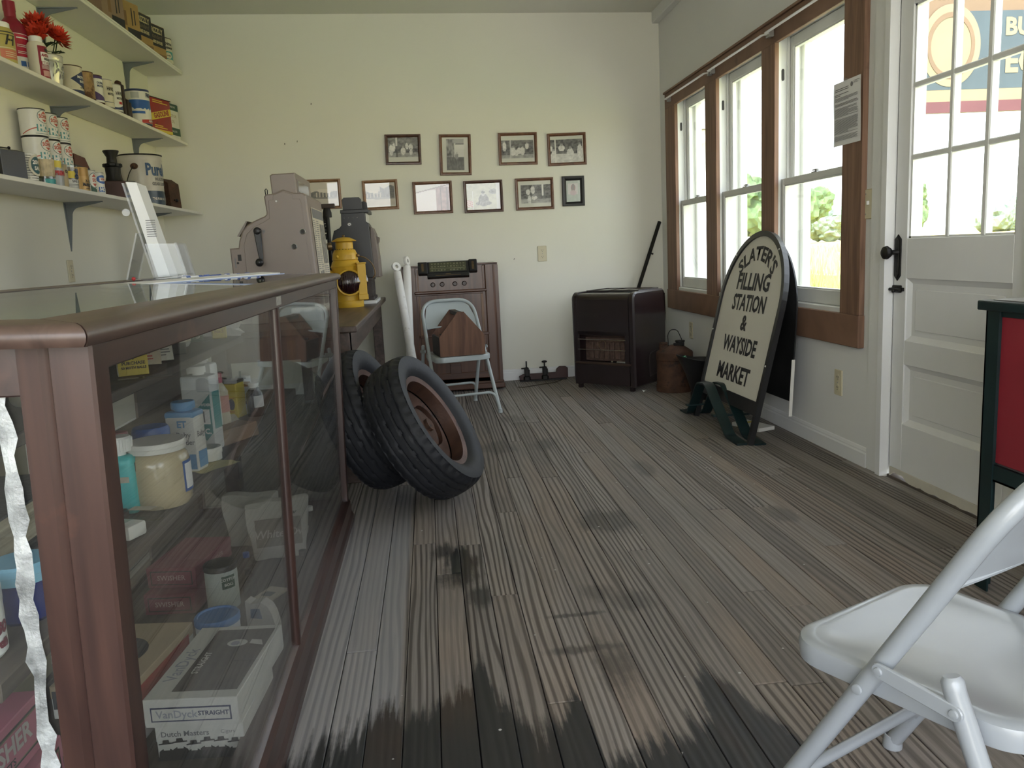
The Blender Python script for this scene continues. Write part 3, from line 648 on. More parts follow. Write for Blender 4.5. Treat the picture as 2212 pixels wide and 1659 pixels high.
while z > -0.125:
    if random.random() < 0.13: z -= 0.008
    l = 0.21 * random.choice((1, 1, 1, 0.95, 0.6, 0.97)); pr.box(-0.105, -0.105 + l, -0.0045, -0.004, z, z + 0.0017); z -= 0.0046
pr.done('lettering', m_inkg, nt_)
B().box(-0.03, 0.0, -0.0035, 0.004, 0.138, 0.152).done('tape', m_acryl, nt_)
# ------------------------------------------------------------------ outdoors
m_field = MT('ripe_wheat_field', (0.62, 0.46, 0.12), 0.9, var=0.22, scale=0.35, bump=0.0, stretch=(1, 1, 1))
m_lawn = MT('mown_grass', (0.26, 0.34, 0.08), 0.9, var=0.25, scale=1.6, bump=0.0)
m_grav = MT('pale_gravel', (0.52, 0.49, 0.40), 0.9, var=0.15, scale=3.0, bump=0.1)
m_clap = MT('peeling_clapboard', (0.72, 0.74, 0.76), 0.7, var=0.06, scale=3, bump=0.03, dirt=(0.33, 0.33, 0.34), dirt_amt=0.36, dscale=5)
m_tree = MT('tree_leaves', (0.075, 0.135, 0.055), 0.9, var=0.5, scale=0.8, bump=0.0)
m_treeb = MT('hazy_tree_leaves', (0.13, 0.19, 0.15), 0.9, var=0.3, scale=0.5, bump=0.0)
m_bark = MT('bark', (0.10, 0.08, 0.06), 0.9)
GZ = -0.30
def sheet(name, mat, x0, x1, y0, y1, z, lab, kind='structure'):
    o = B().box(x0, x1, y0, y1, z - 0.2, z).done(name, mat); o['kind'] = 'structure'; o['label'] = lab; return o
sheet('ground', m_grav, -30, 5.2, -25, 60, GZ, 'pale gravel yard round the building')
sheet('lawn_ground', m_lawn, 5.2, 13.0, -40, 140, GZ + 0.004, 'green grass strip at the edge of the wheat field')
sheet('field_ground', m_field, 13.0, 900, -300, 900, GZ + 0.1, 'ripe yellow wheat field running to the horizon')
# standing wheat at the field edge
wh = B(); random.seed(11)
for k in range(5200):
    x = 13.4 + random.random() ** 1.6 * 26; y = 10 + random.random() * 60; h = random.uniform(0.55, 0.8); a = random.uniform(0, 3.14); w_ = 0.05 + 0.004 * (x - 13)
    dx, dy = math.cos(a) * w_, math.sin(a) * w_; lx, ly = random.uniform(-.12, .12), random.uniform(-.12, .12)
    wh.bm.faces.new([wh.bm.verts.new(q) for q in ((x - dx, y - dy, GZ), (x + dx, y + dy, GZ), (x + lx, y + ly, GZ + h))])
wh.done('standing_wheat', MT('wheat_ears', (0.66, 0.50, 0.16), 0.9, var=0.2, scale=2, bump=0.0), kind='stuff', label='standing ripe wheat along the field edge', category='wheat')
gr = B()
for k in range(3800):
    x = 9.5 + random.random() * 3.2; y = 8 + random.random() * 40; h = random.uniform(0.15, 0.5); a = random.uniform(0, 3.14); w_ = 0.03
    dx, dy = math.cos(a) * w_, math.sin(a) * w_
    gr.bm.faces.new([gr.bm.verts.new(q) for q in ((x - dx, y - dy, GZ), (x + dx, y + dy, GZ), (x + random.uniform(-.1, .1), y, GZ + h))])
gr.done('tall_grass', MT('tall_grass_blades', (0.30, 0.42, 0.10), 0.9, var=0.25, scale=2, bump=0.0), kind='stuff', label='tall green grass in front of the wheat', category='grass')

def tree(lab, x, y, h, w, mat, seed, n=16):
    rnd = random.Random(seed)
    t = T('field_tree', lab, 'tree', (x, y, GZ), group='distant trees beyond the wheat field')
    B().tube([(0, 0, 0), (0.1, 0, h * 0.3), (0, 0.1, h * 0.6)], [h * 0.035, h * 0.028, h * 0.015], 8).done('trunk', m_bark, t)
    c = B()
    for k in range(n):
        a = rnd.uniform(0, 6.28); rr = rnd.uniform(0, 0.36) * w; zz = h * rnd.uniform(0.34, 0.84)
        r = w * rnd.uniform(0.16, 0.26) * (1.15 - 0.5 * abs(zz / h - 0.55))
        tb = bmesh.new(); bmesh.ops.create_icosphere(tb, subdivisions=3, radius=1.0)
        for v in tb.verts:
            nz = 1 + 0.34 * mnoise.noise(v.co * 2.6 + Vector((k * 7.1, seed, 0))) + 0.2 * mnoise.noise(v.co * 7 + Vector((k, seed * 3, 5)))
            v.co = Vector((math.cos(a) * rr, math.sin(a) * rr, zz)) + v.co * r * nz
        c.add(tb)
    c.done('crown', mat, t, smooth=False)
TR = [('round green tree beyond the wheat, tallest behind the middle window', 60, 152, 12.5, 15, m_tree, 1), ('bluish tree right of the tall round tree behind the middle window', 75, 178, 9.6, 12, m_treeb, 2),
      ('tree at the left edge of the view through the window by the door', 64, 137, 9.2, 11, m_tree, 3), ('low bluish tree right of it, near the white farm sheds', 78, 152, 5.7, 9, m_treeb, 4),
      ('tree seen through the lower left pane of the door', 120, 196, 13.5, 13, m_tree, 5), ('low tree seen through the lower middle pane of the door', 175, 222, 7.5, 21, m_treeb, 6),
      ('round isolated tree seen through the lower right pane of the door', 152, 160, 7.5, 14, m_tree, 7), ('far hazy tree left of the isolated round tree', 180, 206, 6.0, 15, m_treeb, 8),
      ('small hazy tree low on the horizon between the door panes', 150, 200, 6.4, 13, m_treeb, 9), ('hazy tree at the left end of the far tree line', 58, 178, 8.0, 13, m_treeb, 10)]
for q in TR: tree(*q)
fb = T('farm_shed', 'low white farm shed far off beyond the wheat', 'farm building', (92, 178, GZ))
B().box(-9, 9, -4, 4, 0, 3.0).done('wall', m_clap, fb); B().prism([(-4.5, 2.9), (4.5, 2.9), (0, 4.6)], -9.4, 9.4, 'x').done('roof', m_tindull, fb)
fb2 = dup(fb); fb2['label'] = 'long white farm shed seen through the door panes'; fb2.location = (215, 262, GZ); fb2.scale = (2.6, 1.2, 1.2)

# neighbouring clapboard house seen through the window by the corner
hs = T('clapboard_house', 'white clapboard house with peeling paint outside the corner window', 'house', (2.55, 12.6, GZ))
B().box(-1.4, 1.38, -1.6, 1.6, 0, 2.85).done('wall', m_clap, hs)
cb = B(); cb.prism([(-0.022, 0.0), (-0.004, 0.13), (0, 0.13), (0, 0)], -1.30, 1.30, 'x'); c0 = cb.done('clapboard', m_clap, hs); c0.location = (0, -1.6, 0.1)
for k in range(1, 21):
    c1 = c0.copy(); COL.objects.link(c1); c1.parent = hs; c1.location = (0, -1.6, 0.1 + 0.118 * k)
for x in (-1.35, 1.33): B().box(x - 0.06, x + 0.06, -1.65, -1.57, 0.02, 2.72, bev=0.004).done('corner_board', m_clap, hs)
B().box(-1.6, 1.55, -1.9, 1.9, 2.70, 2.86, bev=0.01).done('cornice', MT('cream_cornice', (0.68, 0.66, 0.52), 0.7), hs)
B().prism([(-1.95, 2.86), (1.95, 2.86), (0, 3.9)], -1.65, 1.60, 'x').done('roof', MT('shingle_roof', (0.25, 0.24, 0.24), 0.8, var=0.2, scale=4), hs)

# painted shop sign hanging outside the door
eg = T('farm_egg_sign', 'faded painted egg sign hanging outside beyond the door panes', 'sign', (3.30, 5.2, 1.855))
m_sgt = MT('faded_tan_paint', (0.13, 0.085, 0.05), 0.6, var=0.08, scale=5); m_sgb = MT('faded_blue_paint', (0.035, 0.055, 0.07), 0.6, var=0.1, scale=5); m_sgr = MT('faded_red_paint', (0.09, 0.026, 0.034), 0.6, var=0.08)
m_sgc = MT('faded_cream_paint', (0.20, 0.165, 0.10), 0.6, var=0.06)
B().box(0.0, 1.5, 0, 0.03, 0.0, 0.86).done('board', m_sgt, eg)
e = B(); e.box(0.0, 1.5, -0.012, 0.0, 0.0, 0.07).done('red_border', m_sgr, eg)
e = B(); e.box(0.0, 1.5, -0.006, 0.0, 0.07, 0.145); e.done('cream_stripe', m_sgc, eg)
e = B(); e.box(0.0, 1.5, -0.007, 0.0, 0.145, 0.30).prism([(0.30, 0.30), (1.5, 0.30), (1.5, 0.63), (0.26, 0.63), (0.34, 0.46)], -0.007, 0.0, 'y'); e.done('blue_field', m_sgb, eg)
e = B(); e.lathe([(0, 0), (0.205, 0), (0.205, 0.003), (0, 0.003)], 48, M=MX((0.17, -0.007, 0.42), (1, 0, 0), (0, 0, 1.25), (0, -1, 0))); e.done('egg_emblem', m_sgc, eg)
e = B(); e.lathe([(0.14, 0.003), (0.14, 0.006), (0.165, 0.006), (0.165, 0.003), (0.14, 0.003)], 48, M=MX((0.17, -0.007, 0.42), (1, 0, 0), (0, 0, 1.25), (0, -1, 0)))
e.text('FARM FRESH', 0.05, MX((0.16, -0.012, 0.735), (1, 0, 0), (0, 0, 1), (0, -1, 0)), bold=0.001); e.done('emblem_ring', m_sgt, eg)
e = B(); e.text('BUCKEYE', 0.15, MX((0.86, -0.010, 0.525), (1, 0, 0), (0, 0, 1), (0, -1, 0)), bold=0.006); e.text('EGGS', 0.19, MX((0.78, -0.010, 0.305), (1, 0, 0), (0, 0, 1), (0, -1, 0)), bold=0.008)
e.done('lettering', m_sgc, eg)
B().box(-0.10, 0.0, -0.03, 0.07, GZ - 1.855, 1.35, bev=0.006).done('post', m_trimw, eg); B().box(1.5, 1.6, -0.03, 0.07, GZ - 1.855, 1.35, bev=0.006).done('post', m_trimw, eg)
# ------------------------------------------------------------------ glass display case (old and racked: its right side has sunk)
def cg(x, y, z):
    return (x + 0.030 * (z - 1.03), y, z + max(0.0, -0.375 - x) * 0.035 * max(0.0, z) / 1.04)
CX0, CX1, CY0, CY1 = -1.005, -0.375, 0.925, 3.36
case = T('display_case', 'long dark mahogany glass display case with a white-lined glass top', 'display case', (0, 0, 0))
def cp(bld, name, mat, par=case, smooth=False, lab=None):
    o = bld.cage(cg).done(name, mat, par, smooth)
    if lab: o['label'] = lab
    return o
nose = lambda o, i, zb=1.022: [(i, zb), (o - 0.006, zb), (o - 0.001, zb + 0.006), (o, zb + 0.012), (o - 0.002, zb + 0.018), (o - 0.008, zb + 0.023), (o - 0.016, zb + 0.0255), (i, zb + 0.026)]
TW = 0.085
xo, yn, yf, xb = -0.362, 0.886, 3.395, -1.02
r_ = B(); t_ = bmesh.new()
def mitre_rail(a, b_, outdir, along):
    """rail with rounded nose from corner a to corner b_, profile grows inwards, mitred ends"""
    bm = bmesh.new(); prof = [(0.006, 1.022), (0.001, 1.028), (0.0, 1.034), (0.002, 1.040), (0.008, 1.045), (0.016, 1.0475), (TW, 1.048), (TW, 1.022)]
    A = []; C_ = []
    for off, z in prof:
        A.append(bm.verts.new((a[0] - outdir[0] * off + along[0] * off, a[1] - outdir[1] * off + along[1] * off, z)))
        C_.append(bm.verts.new((b_[0] - outdir[0] * off - along[0] * off, b_[1] - outdir[1] * off - along[1] * off, z)))
    k = len(prof); bm.faces.new(A); bm.faces.new(list(reversed(C_)))
    for i in range(k): bm.faces.new((A[i], C_[i], C_[(i + 1) % k], A[(i + 1) % k]))
    bmesh.ops.recalc_face_normals(bm, faces=bm.faces); return bm
for a, b_, o_, al, mt in (((xo, yn + 0.001), (xo, yf - 0.001), (1, 0), (0, 1), m_case_top), ((xb, yn), (xo - 0.0015, yn), (0, -1), (1, 0), m_case_top), ((xb, yf), (xo, yf), (0, 1), (1, 0), m_case_top), ((xb, yn), (xb, yf), (-1, 0), (0, 1), m_case_top)):
    q = B(); q.add(mitre_rail(a, b_, o_, al)); cp(q, 'top_moulding', mt, smooth=True)
cp(B().box(xb + TW, xo - TW, yn + TW, yf - TW, 1.026, 1.034), 'top_lining', MT('white_lining_card', (0.60, 0.62, 0.57), 0.6, var=0.03, bump=0.0))
cp(B().box(xb + TW, xo - TW, yn + TW, yf - TW, 1.0405, 1.0465), 'top_glass', GLASS('greenish_top_glass', (0.86, 0.93, 0.86), 1.52))
q = B(); w_ = 0.022
q.box(xo - TW - w_, xo - TW, yn + TW, yf - TW, 1.0345, 1.0355).box(xb + TW, xo - TW - w_, yn + TW, yn + TW + w_, 1.0345, 1.0355)
cp(q, 'felt_border', MT('green_felt_edge', (0.20, 0.22, 0.13), 0.8, var=0.1, bump=0.02))
cp(B().poly([(-0.86, 1.42, 1.0352), (-0.70, 1.50, 1.0352), (-0.74, 1.72, 1.0352), (-0.90, 1.62, 1.0352)]), 'pink_card', MT('faded_pink_card', (0.62, 0.33, 0.30), 0.6), lab='faded pink card lying under the top glass')
for x0, x1, y0, y1 in ((-0.90, -0.70, 1.15, 1.45), (-0.68, -0.49, 1.25, 1.72), (-0.72, -0.52, 1.76, 2.1), (-0.93, -0.75, 1.8, 2.3), (-0.66, -0.48, 2.2, 2.7)):
    cp(B().box(x0, x1, y0, y1, 1.0342, 1.0350 + random.random() * 0.0006), 'lining_sheet', m_paper)
# frieze rails under the top, corner posts, base rails
cp(B().box(CX1 - 0.035, CX1, CY0 + 0.040, CY1 - 0.03, 0.990, 1.022, bev=0.002), 'frieze_rail', m_case)
cp(B().box(CX0, CX1 - 0.075, CY0 + 0.004, CY0 + 0.032, 0.965, 1.022, bev=0.002), 'frieze_rail', m_case)
cp(B().box(CX0, CX1, CY1 - 0.03, CY1, 0.985, 1.022, bev=0.002), 'frieze_rail', m_case)
cp(B().box(CX0, CX0 + 0.03, CY0, CY1, 0.985, 1.022, bev=0.002), 'frieze_rail', m_case)
for x0, x1, y0, y1 in ((CX1 - 0.082, CX1, CY0, CY0 + 0.042), (CX0, CX0 + 0.05, CY0, CY0 + 0.042), (CX1 - 0.030, CX1, CY1 - 0.045, CY1), (CX0, CX0 + 0.04, CY1 - 0.04, CY1)):
    q = B()
    if y0 == CY0 and x1 == CX1:
        q.prism([(x1, y0 + 0.003), (x1, y1), (x1 - 0.030, y1), (x1 - 0.030, y0 + 0.03), (x0, y0 + 0.03), (x0, y0 + 0.004), (x1 - 0.058, y0 + 0.002), (x1 - 0.050, y0 + 0.008), (x1 - 0.046, y0 + 0.002), (x1 - 0.004, y0)], 0.0, 1.022, 'z')
    else: q.box(x0, x1, y0, y1, 0, 1.022, bev=0.002)
    cp(q, 'post', m_casev)
cp(B().tube([(CX1 - 0.013, 2.05, 0.10), (CX1 - 0.013, 2.05, 0.992)], 0.0135, 12), 'glazing_bar', m_casev, smooth=True)
cp(B().prism([(CX1 - 0.06, 0.0), (CX1 + 0.018, 0.0), (CX1 + 0.018, 0.028), (CX1 + 0.010, 0.042), (CX1 + 0.006, 0.085), (CX1 - 0.004, 0.100), (CX1 - 0.018, 0.112), (CX1 - 0.06, 0.112)], CY0, CY1, 'y'), 'base_rail', m_case)
cp(B().box(CX0, CX1 - 0.06, CY0, CY0 + 0.04, 0.0, 0.11, bev=0.003), 'base_rail', m_case)
cp(B().box(CX0, CX1 - 0.06, CY1 - 0.04, CY1, 0.0, 0.11, bev=0.003), 'base_rail', m_case)
cp(B().box(CX0, CX0 + 0.04, CY0, CY1, 0.0, 0.11, bev=0.003), 'base_rail', m_case)
cp(B().box(CX0 + 0.03, CX1 - 0.03, CY0 + 0.03, CY1 - 0.03, 0.045, 0.068), 'case_floor', m_deck)
# glass
for a, c in ((CY0 + 0.035, 2.043), (2.057, CY1 - 0.04)): cp(B().box(CX1 - 0.016, CX1 - 0.012, a, c, 0.105, 0.998), 'side_glass', m_case_gl)
cp(B().box(CX0 + 0.04, CX1 - 0.075, CY0 + 0.018, CY0 + 0.022, 0.10, 0.972), 'end_glass', m_case_gl)
cp(B().box(CX0 + 0.03, CX1 - 0.02, CY1 - 0.020, CY1 - 0.016, 0.10, 0.99), 'end_glass', m_case_gl)
q = B(); random.seed(4); prev = None
for k in range(46):
    z = 0.11 + k * 0.0192; xm = CX1 - 0.108 + 0.014 * (0.9 - z) + random.uniform(-.0025, .0025); hw = 0.009 + random.uniform(-.003, .003); yy = CY0 + 0.0165 - random.uniform(0, 0.003)
    cur = [(xm - hw, yy, z), (xm, yy - random.uniform(0, .002), z), (xm + hw, yy, z)]
    if prev:
        for i in (0, 1): q.poly([prev[i], prev[i + 1], cur[i + 1], cur[i]])
    prev = cur
bmesh.ops.remove_doubles(q.bm, verts=q.bm.verts, dist=1e-5)
cp(q, 'tape_strip', MT('yellowed_clear_tape', (0.34, 0.36, 0.36), 0.18, var=0.6, scale=26, bump=0.4, coat=0.7), lab='wrinkled clear tape strip beside the corner post')['kind'] = 'stuff'
cp(B().box(CX1 - 0.001, CX1 + 0.0008, 2.022, 2.085, 0.997, 1.018), 'maker_plate', MT('paper_maker_plate', (0.32, 0.31, 0.28), 0.5, var=0.3, scale=90, bump=0.0), lab='small pale paper tag over the glazing bar')
# shelves, shelf rests, partly boarded back
SZ1, SZ2, SZ0, SX = 0.894, 0.607, 0.068, -0.54
cp(B().box(CX0 + 0.03, SX, CY0 + 0.045, 2.38, SZ1 - 0.019, SZ1, bev=0.002), 'upper_shelf', m_shelfw)
cp(B().box(CX0 + 0.03, SX, CY0 + 0.045, 3.20, SZ2 - 0.026, SZ2, bev=0.002), 'middle_shelf', m_shelfw)
for y in (1.55, 2.36):
    cp(B().box(CX0 + 0.04, CX0 + 0.075, y - 0.03, y + 0.03, 0.11, 0.985), 'back_stile', m_slot)
    cp(B().box(CX0 + 0.07, SX - 0.09, y - 0.008, y + 0.008, SZ1 - 0.040, SZ1 - 0.019), 'shelf_bracket', m_iron)
cp(B().box(CX0 + 0.014, CX0 + 0.022, 0.97, 2.0, 0.11, 0.86), 'back_panel', MT('tan_back_board', (0.30, 0.26, 0.17), 0.7, var=0.06), lab='tan board closing part of the back')
cp(B().box(CX0 + 0.014, CX0 + 0.022, 2.75, 3.33, 0.11, 0.985), 'back_panel', m_shelfw)
def inside(p): return cg(*p)
def TH(name, lab, cat, x, y, z, rz=0.0, group=None, rot=None):
    """thing standing in the case: z is the nominal shelf height"""
    p_ = cg(x, y, z); return T(name, lab, cat, p_, rz, group, rot)

def label_strips(o, R, z0, z1, n, a0, wid, mat, par, seed=1, name='lettering', th=0.0006):
    rnd = random.Random(seed); q = B(); dz = (z1 - z0) / n
    for k in range(n):
        l = wid * rnd.uniform(0.6, 1.0); zc = z0 + dz * (k + 0.5); sg = 6
        for i in range(sg):
            a = a0 - l / 2 + l * i / sg; b2 = a0 - l / 2 + l * (i + 1) / sg; h = dz * 0.26
            q.poly([((R + th) * math.cos(w), (R + th) * math.sin(w), zz) for w, zz in ((a, zc - h), (b2, zc - h), (b2, zc + h), (a, zc + h))])
    return q.done(name, mat, par)
def patch(R, z0, z1, a0, a1, mi=0, q=None, th=0.0004, n=10, f=None):
    q = q or B()
    for i in range(n):
        a = a0 + (a1 - a0) * i / n; b2 = a0 + (a1 - a0) * (i + 1) / n
        lo = lambda w: z0 if not f else f(w)[0]; hi = lambda w: z1 if not f else f(w)[1]
        q.poly([((R + th) * math.cos(a), (R + th) * math.sin(a), lo(a)), ((R + th) * math.cos(b2), (R + th) * math.sin(b2), lo(b2)), ((R + th) * math.cos(b2), (R + th) * math.sin(b2), hi(b2)), ((R + th) * math.cos(a), (R + th) * math.sin(a), hi(a))], mi)
    return q
def WT(q, body, size, R, z, a, mi=0, bold=0.0, xs=1.0, th=0.0008, **kw):
    """lettering wrapped on a can of radius R facing angle a"""
    q.text(body, size, MX(((R + th) * math.cos(a), (R + th) * math.sin(a), z), (-math.sin(a), math.cos(a), 0), (0, 0, 1), (math.cos(a), math.sin(a), 0)), mi, bold, xs, wrap=R, **kw); return q
def FT(q, body, size, loc, xdir, ydir, mi=0, bold=0.0, xs=1.0, **kw):
    q.text(body, size, MX(loc, xdir, ydir), mi, bold, xs, **kw); return q

# ---- middle shelf, near the corner post
Z = SZ2
A0 = math.radians(-45)   # direction that faces the camera
t = TH('hair_spray_bottle', 'teal squeeze bottle with white ribbed cap, next to the corner post', 'bottle', -0.632, 1.655, Z)
b = B(); b.box(-0.030, 0.030, -0.022, 0.022, 0, 0.122, bev=0.012, seg=3); b.done('body', m_teal, t, True)
b = B(); b.lathe([(0.012, 0.120), (0.012, 0.130), (0.024, 0.130), (0.025, 0.156), (0.022, 0.160), (0, 0.160)], 28); b.done('cap', m_plw, t, True)
b = B()
for k in range(28):
    a = k * 2 * math.pi / 28; b.cyl((0.0245 * math.cos(a), 0.0245 * math.sin(a), 0.132), (0.0255 * math.cos(a), 0.0255 * math.sin(a), 0.156), 0.0012, seg=4)
b.done('cap_ribs', m_plw, t)['kind'] = 'stuff'
b = B(); FT(b, 'AFTER', 0.020, (0.0305, 0.0, 0.06), (0, 0, 1), (0, -1, 0), bold=0.0006); b.box(0.0302, 0.0306, -0.012, 0.012, 0.088, 0.106); b.done('lettering', m_ink, t)
b = B(); b.box(-0.018, 0.020, -0.0226, -0.0221, 0.068, 0.080); b.done('label', m_paper_old, t)

t = TH('cream_jar', 'big glass jar of amber cream with a dented pale lid', 'jar', -0.575, 1.700, Z)
R = 0.062
b = B(); b.lathe([(0, 0.003), (R * .86, 0.003), (R * .97, 0.014), (R, 0.035), (R, 0.092), (R * .95, 0.108), (R * .84, 0.116), (R * 0.80, 0.118), (0, 0.118)], 36); b.done('contents', m_jelly, t, True)
b = B(); b.lathe([(R * 0.86, 0.118), (R * 0.92, 0.119), (R * 0.92, 0.128), (R * 0.935, 0.129), (R * 0.935, 0.136), (R * .9, 0.139), (0, 0.1395)], 36); b.done('lid', m_canw, t, True)
b = B(); patch(R, 0.030, 0.095, math.radians(-25), math.radians(45), 0, b); patch(R, 0.036, 0.089, math.radians(-20), math.radians(45), 1, b, 0.0007); b.done('label', [m_blue, m_paper], t)

t = TH('hair_tonic_bottle', 'narrow clear bottle with a dull red screw cap', 'bottle', -0.668, 1.76, Z)
b = B(); b.lathe([(0, 0), (0.022, 0), (0.024, 0.006), (0.022, 0.07), (0.014, 0.105), (0.012, 0.118), (0.012, 0.126)], 24); b.done('body', m_clearw, t, True)
b = B(); b.lathe([(0, 0.003), (0.019, 0.003), (0.020, 0.055), (0, 0.055)], 20); b.done('contents', m_amberd, t, True)
b = B(); b.lathe([(0.016, 0.118), (0.0165, 0.146), (0.015, 0.148), (0, 0.148)], 20); b.done('cap', MT('dull_red_cap', (0.28, 0.075, 0.08), 0.5), t, True)

t = TH('cleanser_can', 'squat white can with a tall bright blue cap', 'can', -0.628, 1.830, Z)
b = B(); b.lathe([(0, 0), (0.039, 0), (0.039, 0.090), (0, 0.090)], 30); b.done('body', m_plw, t, True)
b = B(); b.lathe([(0.040, 0.088), (0.040, 0.136), (0.036, 0.143), (0.0, 0.144)], 30); b.done('cap', m_blue, t, True)
label_strips(t, 0.039, 0.06, 0.085, 3, A0, 1.0, m_inkg, t, 3)

def flat_tin(name, lab, x, y, w, d, h, rz, body, cap, mat, capmat, z=Z, topmat=None):
    t = TH(name, lab, 'tin', x, y, z, rz)
    b = B(); b.box(-w / 2, w / 2, -d / 2, d / 2, 0, h, bev=0.008, seg=2); b.done('body', mat, t, True)
    if topmat: b = B(); b.box(-w / 2 - 0.001, w / 2 + 0.001, -d / 2 - 0.001, d / 2 + 0.001, h - 0.018, h + 0.0012, bev=0.008, seg=2); b.done('top_band', topmat, t, True)
    b = B(); r = min(w, d) * 0.46 * cap; b.lathe([(r * .75, h), (r * .75, h + 0.006), (r, h + 0.006), (r, h + 0.020), (r * .93, h + 0.023), (0, h + 0.023)], 26); b.done('cap', capmat, t, True)
    return t
t = flat_tin('talcum_tin', 'rectangular white powder tin with light blue shoulders and cap', -0.600, 1.985, 0.074, 0.055, 0.148, math.radians(-12), 0, 1.1, m_canw, m_ltblue, topmat=m_ltblue)
b = B(); FT(b, 'ET', 0.022, (0.006, -0.0285, 0.118), (1, 0, 0), (0, 0, 1), 1, 0.0008); FT(b, 'Baby', 0.019, (0.008, -0.0285, 0.092), (1, 0, 0), (0, 0, 1), 0, 0.0003); FT(b, 'Powder', 0.017, (0.008, -0.0285, 0.074), (1, 0, 0), (0, 0, 1), 0, 0.0003)
FT(b, 'Baby', 0.019, (0.0378, 0.0, 0.092), (0, 1, 0), (0, 0, 1), 0, 0.0003); b.box(0.0374, 0.0378, -0.02, 0.02, 0.01, 0.05, 1).box(0.01, 0.034, -0.0282, -0.0277, 0.008, 0.045, 1)
b.done('lettering', [m_inkg, m_ltblue], t)
t = flat_tin('antiseptic_tin', 'tall grey-white tin with white cap and teal diamond label', -0.618, 2.20, 0.085, 0.052, 0.205, math.radians(-14), 0, 0.85, MT('grey_white_tin', (0.60, 0.62, 0.62), 0.4, var=0.04), m_plw)
b = B(); b.prism([(0.02, 0.135), (0.040, 0.155), (0.040, 0.05), (0.02, 0.03), (0.0, 0.05), (0.0, 0.115)], -0.0275, -0.0265, 'y').box(0.0428, 0.0434, -0.018, 0.018, 0.06, 0.16)
FT(b, 'POWDER', 0.010, (0.020, -0.0282, 0.127), (1, 0, 0), (0, 0, 1), 1, 0.0004); FT(b, 'L.C.', 0.020, (0.02, -0.0282, 0.055), (1, 0, 0), (0, 0, 1), 1, 0.0008); b.box(0.004, 0.036, -0.0284, -0.0276, 0.075, 0.115, 1)
b.box(0.018, 0.022, -0.0292, -0.0285, 0.08, 0.11, 2); b.done('label', [m_tealp, m_paper, m_inkg], t)
t = flat_tin('shampoo_bottle', 'white plastic bottle with screw cap, behind the tall powder tin', -0.655, 2.37, 0.075, 0.05, 0.215, math.radians(-10), 0, 0.9, m_plw, m_plw)
t = TH('lotion_bottle', 'cream lotion bottle with a pink cap and pink label', 'bottle', -0.640, 2.46, Z)
b = B(); b.lathe([(0, 0), (0.026, 0), (0.029, 0.03), (0.024, 0.075), (0.028, 0.115), (0.016, 0.138), (0.013, 0.145)], 24); b.done('body', MT('cream_plastic', (0.66, 0.60, 0.45), 0.4), t, True)
b = B(); b.lathe([(0.015, 0.143), (0.015, 0.172), (0.0, 0.173)], 18); b.done('cap', MT('pink_cap', (0.60, 0.17, 0.22), 0.4), t, True)
b = B(); patch(0.0268, 0.055, 0.105, math.radians(-80), 0, 0, b, 0.0025); b.done('label', MT('pink_label', (0.62, 0.30, 0.26), 0.5), t)

t = TH('mustard_tin', 'yellow rectangular tin with black lid and blue oval', 'tin', -0.66, 2.66, Z, math.radians(-16))
b = B(); b.box(-0.042, 0.042, -0.028, 0.028, 0, 0.112, bev=0.003); b.done('body', m_yell, t)
b = B(); b.box(-0.043, 0.043, -0.029, 0.029, 0.112, 0.122, bev=0.003).lathe([(0.012, 0.122), (0.012, 0.130), (0, 0.130)], 16); b.done('lid', m_black, t)
b = B(); b.lathe([(0, 0), (0.011, 0), (0.011, 0.0005), (0, 0.0005)], 20, M=MX((0.022, -0.0283, 0.045), (1, 0, 0), (0, 0, 1.7), (0, -1, 0))); b.done('oval_mark', m_navy, t)
b = B(); FT(b, 'IE', 0.022, (0.008, -0.0285, 0.082), (1, 0, 0), (0, 0, 1), 0, 0.0006); b.box(-0.01, 0.034, -0.0286, -0.0281, 0.064, 0.068).box(0.0, 0.03, -0.0286, -0.0281, 0.018, 0.024); b.done('lettering', MT('orange_print', (0.55, 0.26, 0.04), 0.5), t)

t = TH('talc_bottle', 'waisted white talc bottle with a yellow price tag', 'bottle', -0.625, 2.72, Z)
b = B(); b.lathe([(0, 0), (0.030, 0), (0.031, 0.02), (0.025, 0.07), (0.026, 0.098), (0.024, 0.104), (0.024, 0.124), (0, 0.126)], 26); b.done('body', MT('pale_blue_white_plastic', (0.66, 0.71, 0.74), 0.35), t, True)
b = B(); b.box(0.004, 0.028, -0.028, -0.026, 0.092, 0.108).cyl((0.016, -0.029, 0.1), (0.016, -0.025, 0.1), 0.008); b.done('price_tag', m_gold, t)
b = B(); WT(b, 'MEN', 0.014, 0.029, 0.038, math.radians(-50), 0, 0.0008, th=0.002); b.done('lettering', m_navy, t)
t = TH('iodine_bottle', 'dark brown bottle with pale lid and white label, last on the row', 'bottle', -0.580, 2.66, Z)
b = B(); b.lathe([(0, 0), (0.026, 0), (0.027, 0.006), (0.026, 0.075), (0.014, 0.092), (0.013, 0.096)], 24); b.done('body', m_amberd, t, True)
b = B(); b.lathe([(0.017, 0.094), (0.017, 0.108), (0.0, 0.110)], 18); b.done('cap', m_plw, t, True)
b = B(); patch(0.0268, 0.030, 0.068, math.radians(-85), math.radians(5), 0, b); b.done('label', m_paper, t)
t = TH('aspirin_bottle', 'small white bottle with blue bands standing on a flat carton', 'bottle', -0.655, 2.475 - 0.02, Z + 0.019)
b = B(); b.lathe([(0, 0), (0.012, 0), (0.014, 0.01), (0.014, 0.05), (0.010, 0.056)], 18, mis=[0, 0, 1, 0]); b.done('body', [m_plw, m_blue], t, True)
b = B(); b.lathe([(0.012, 0.055), (0.012, 0.070), (0, 0.071)], 16); b.done('cap', m_plw, t, True)
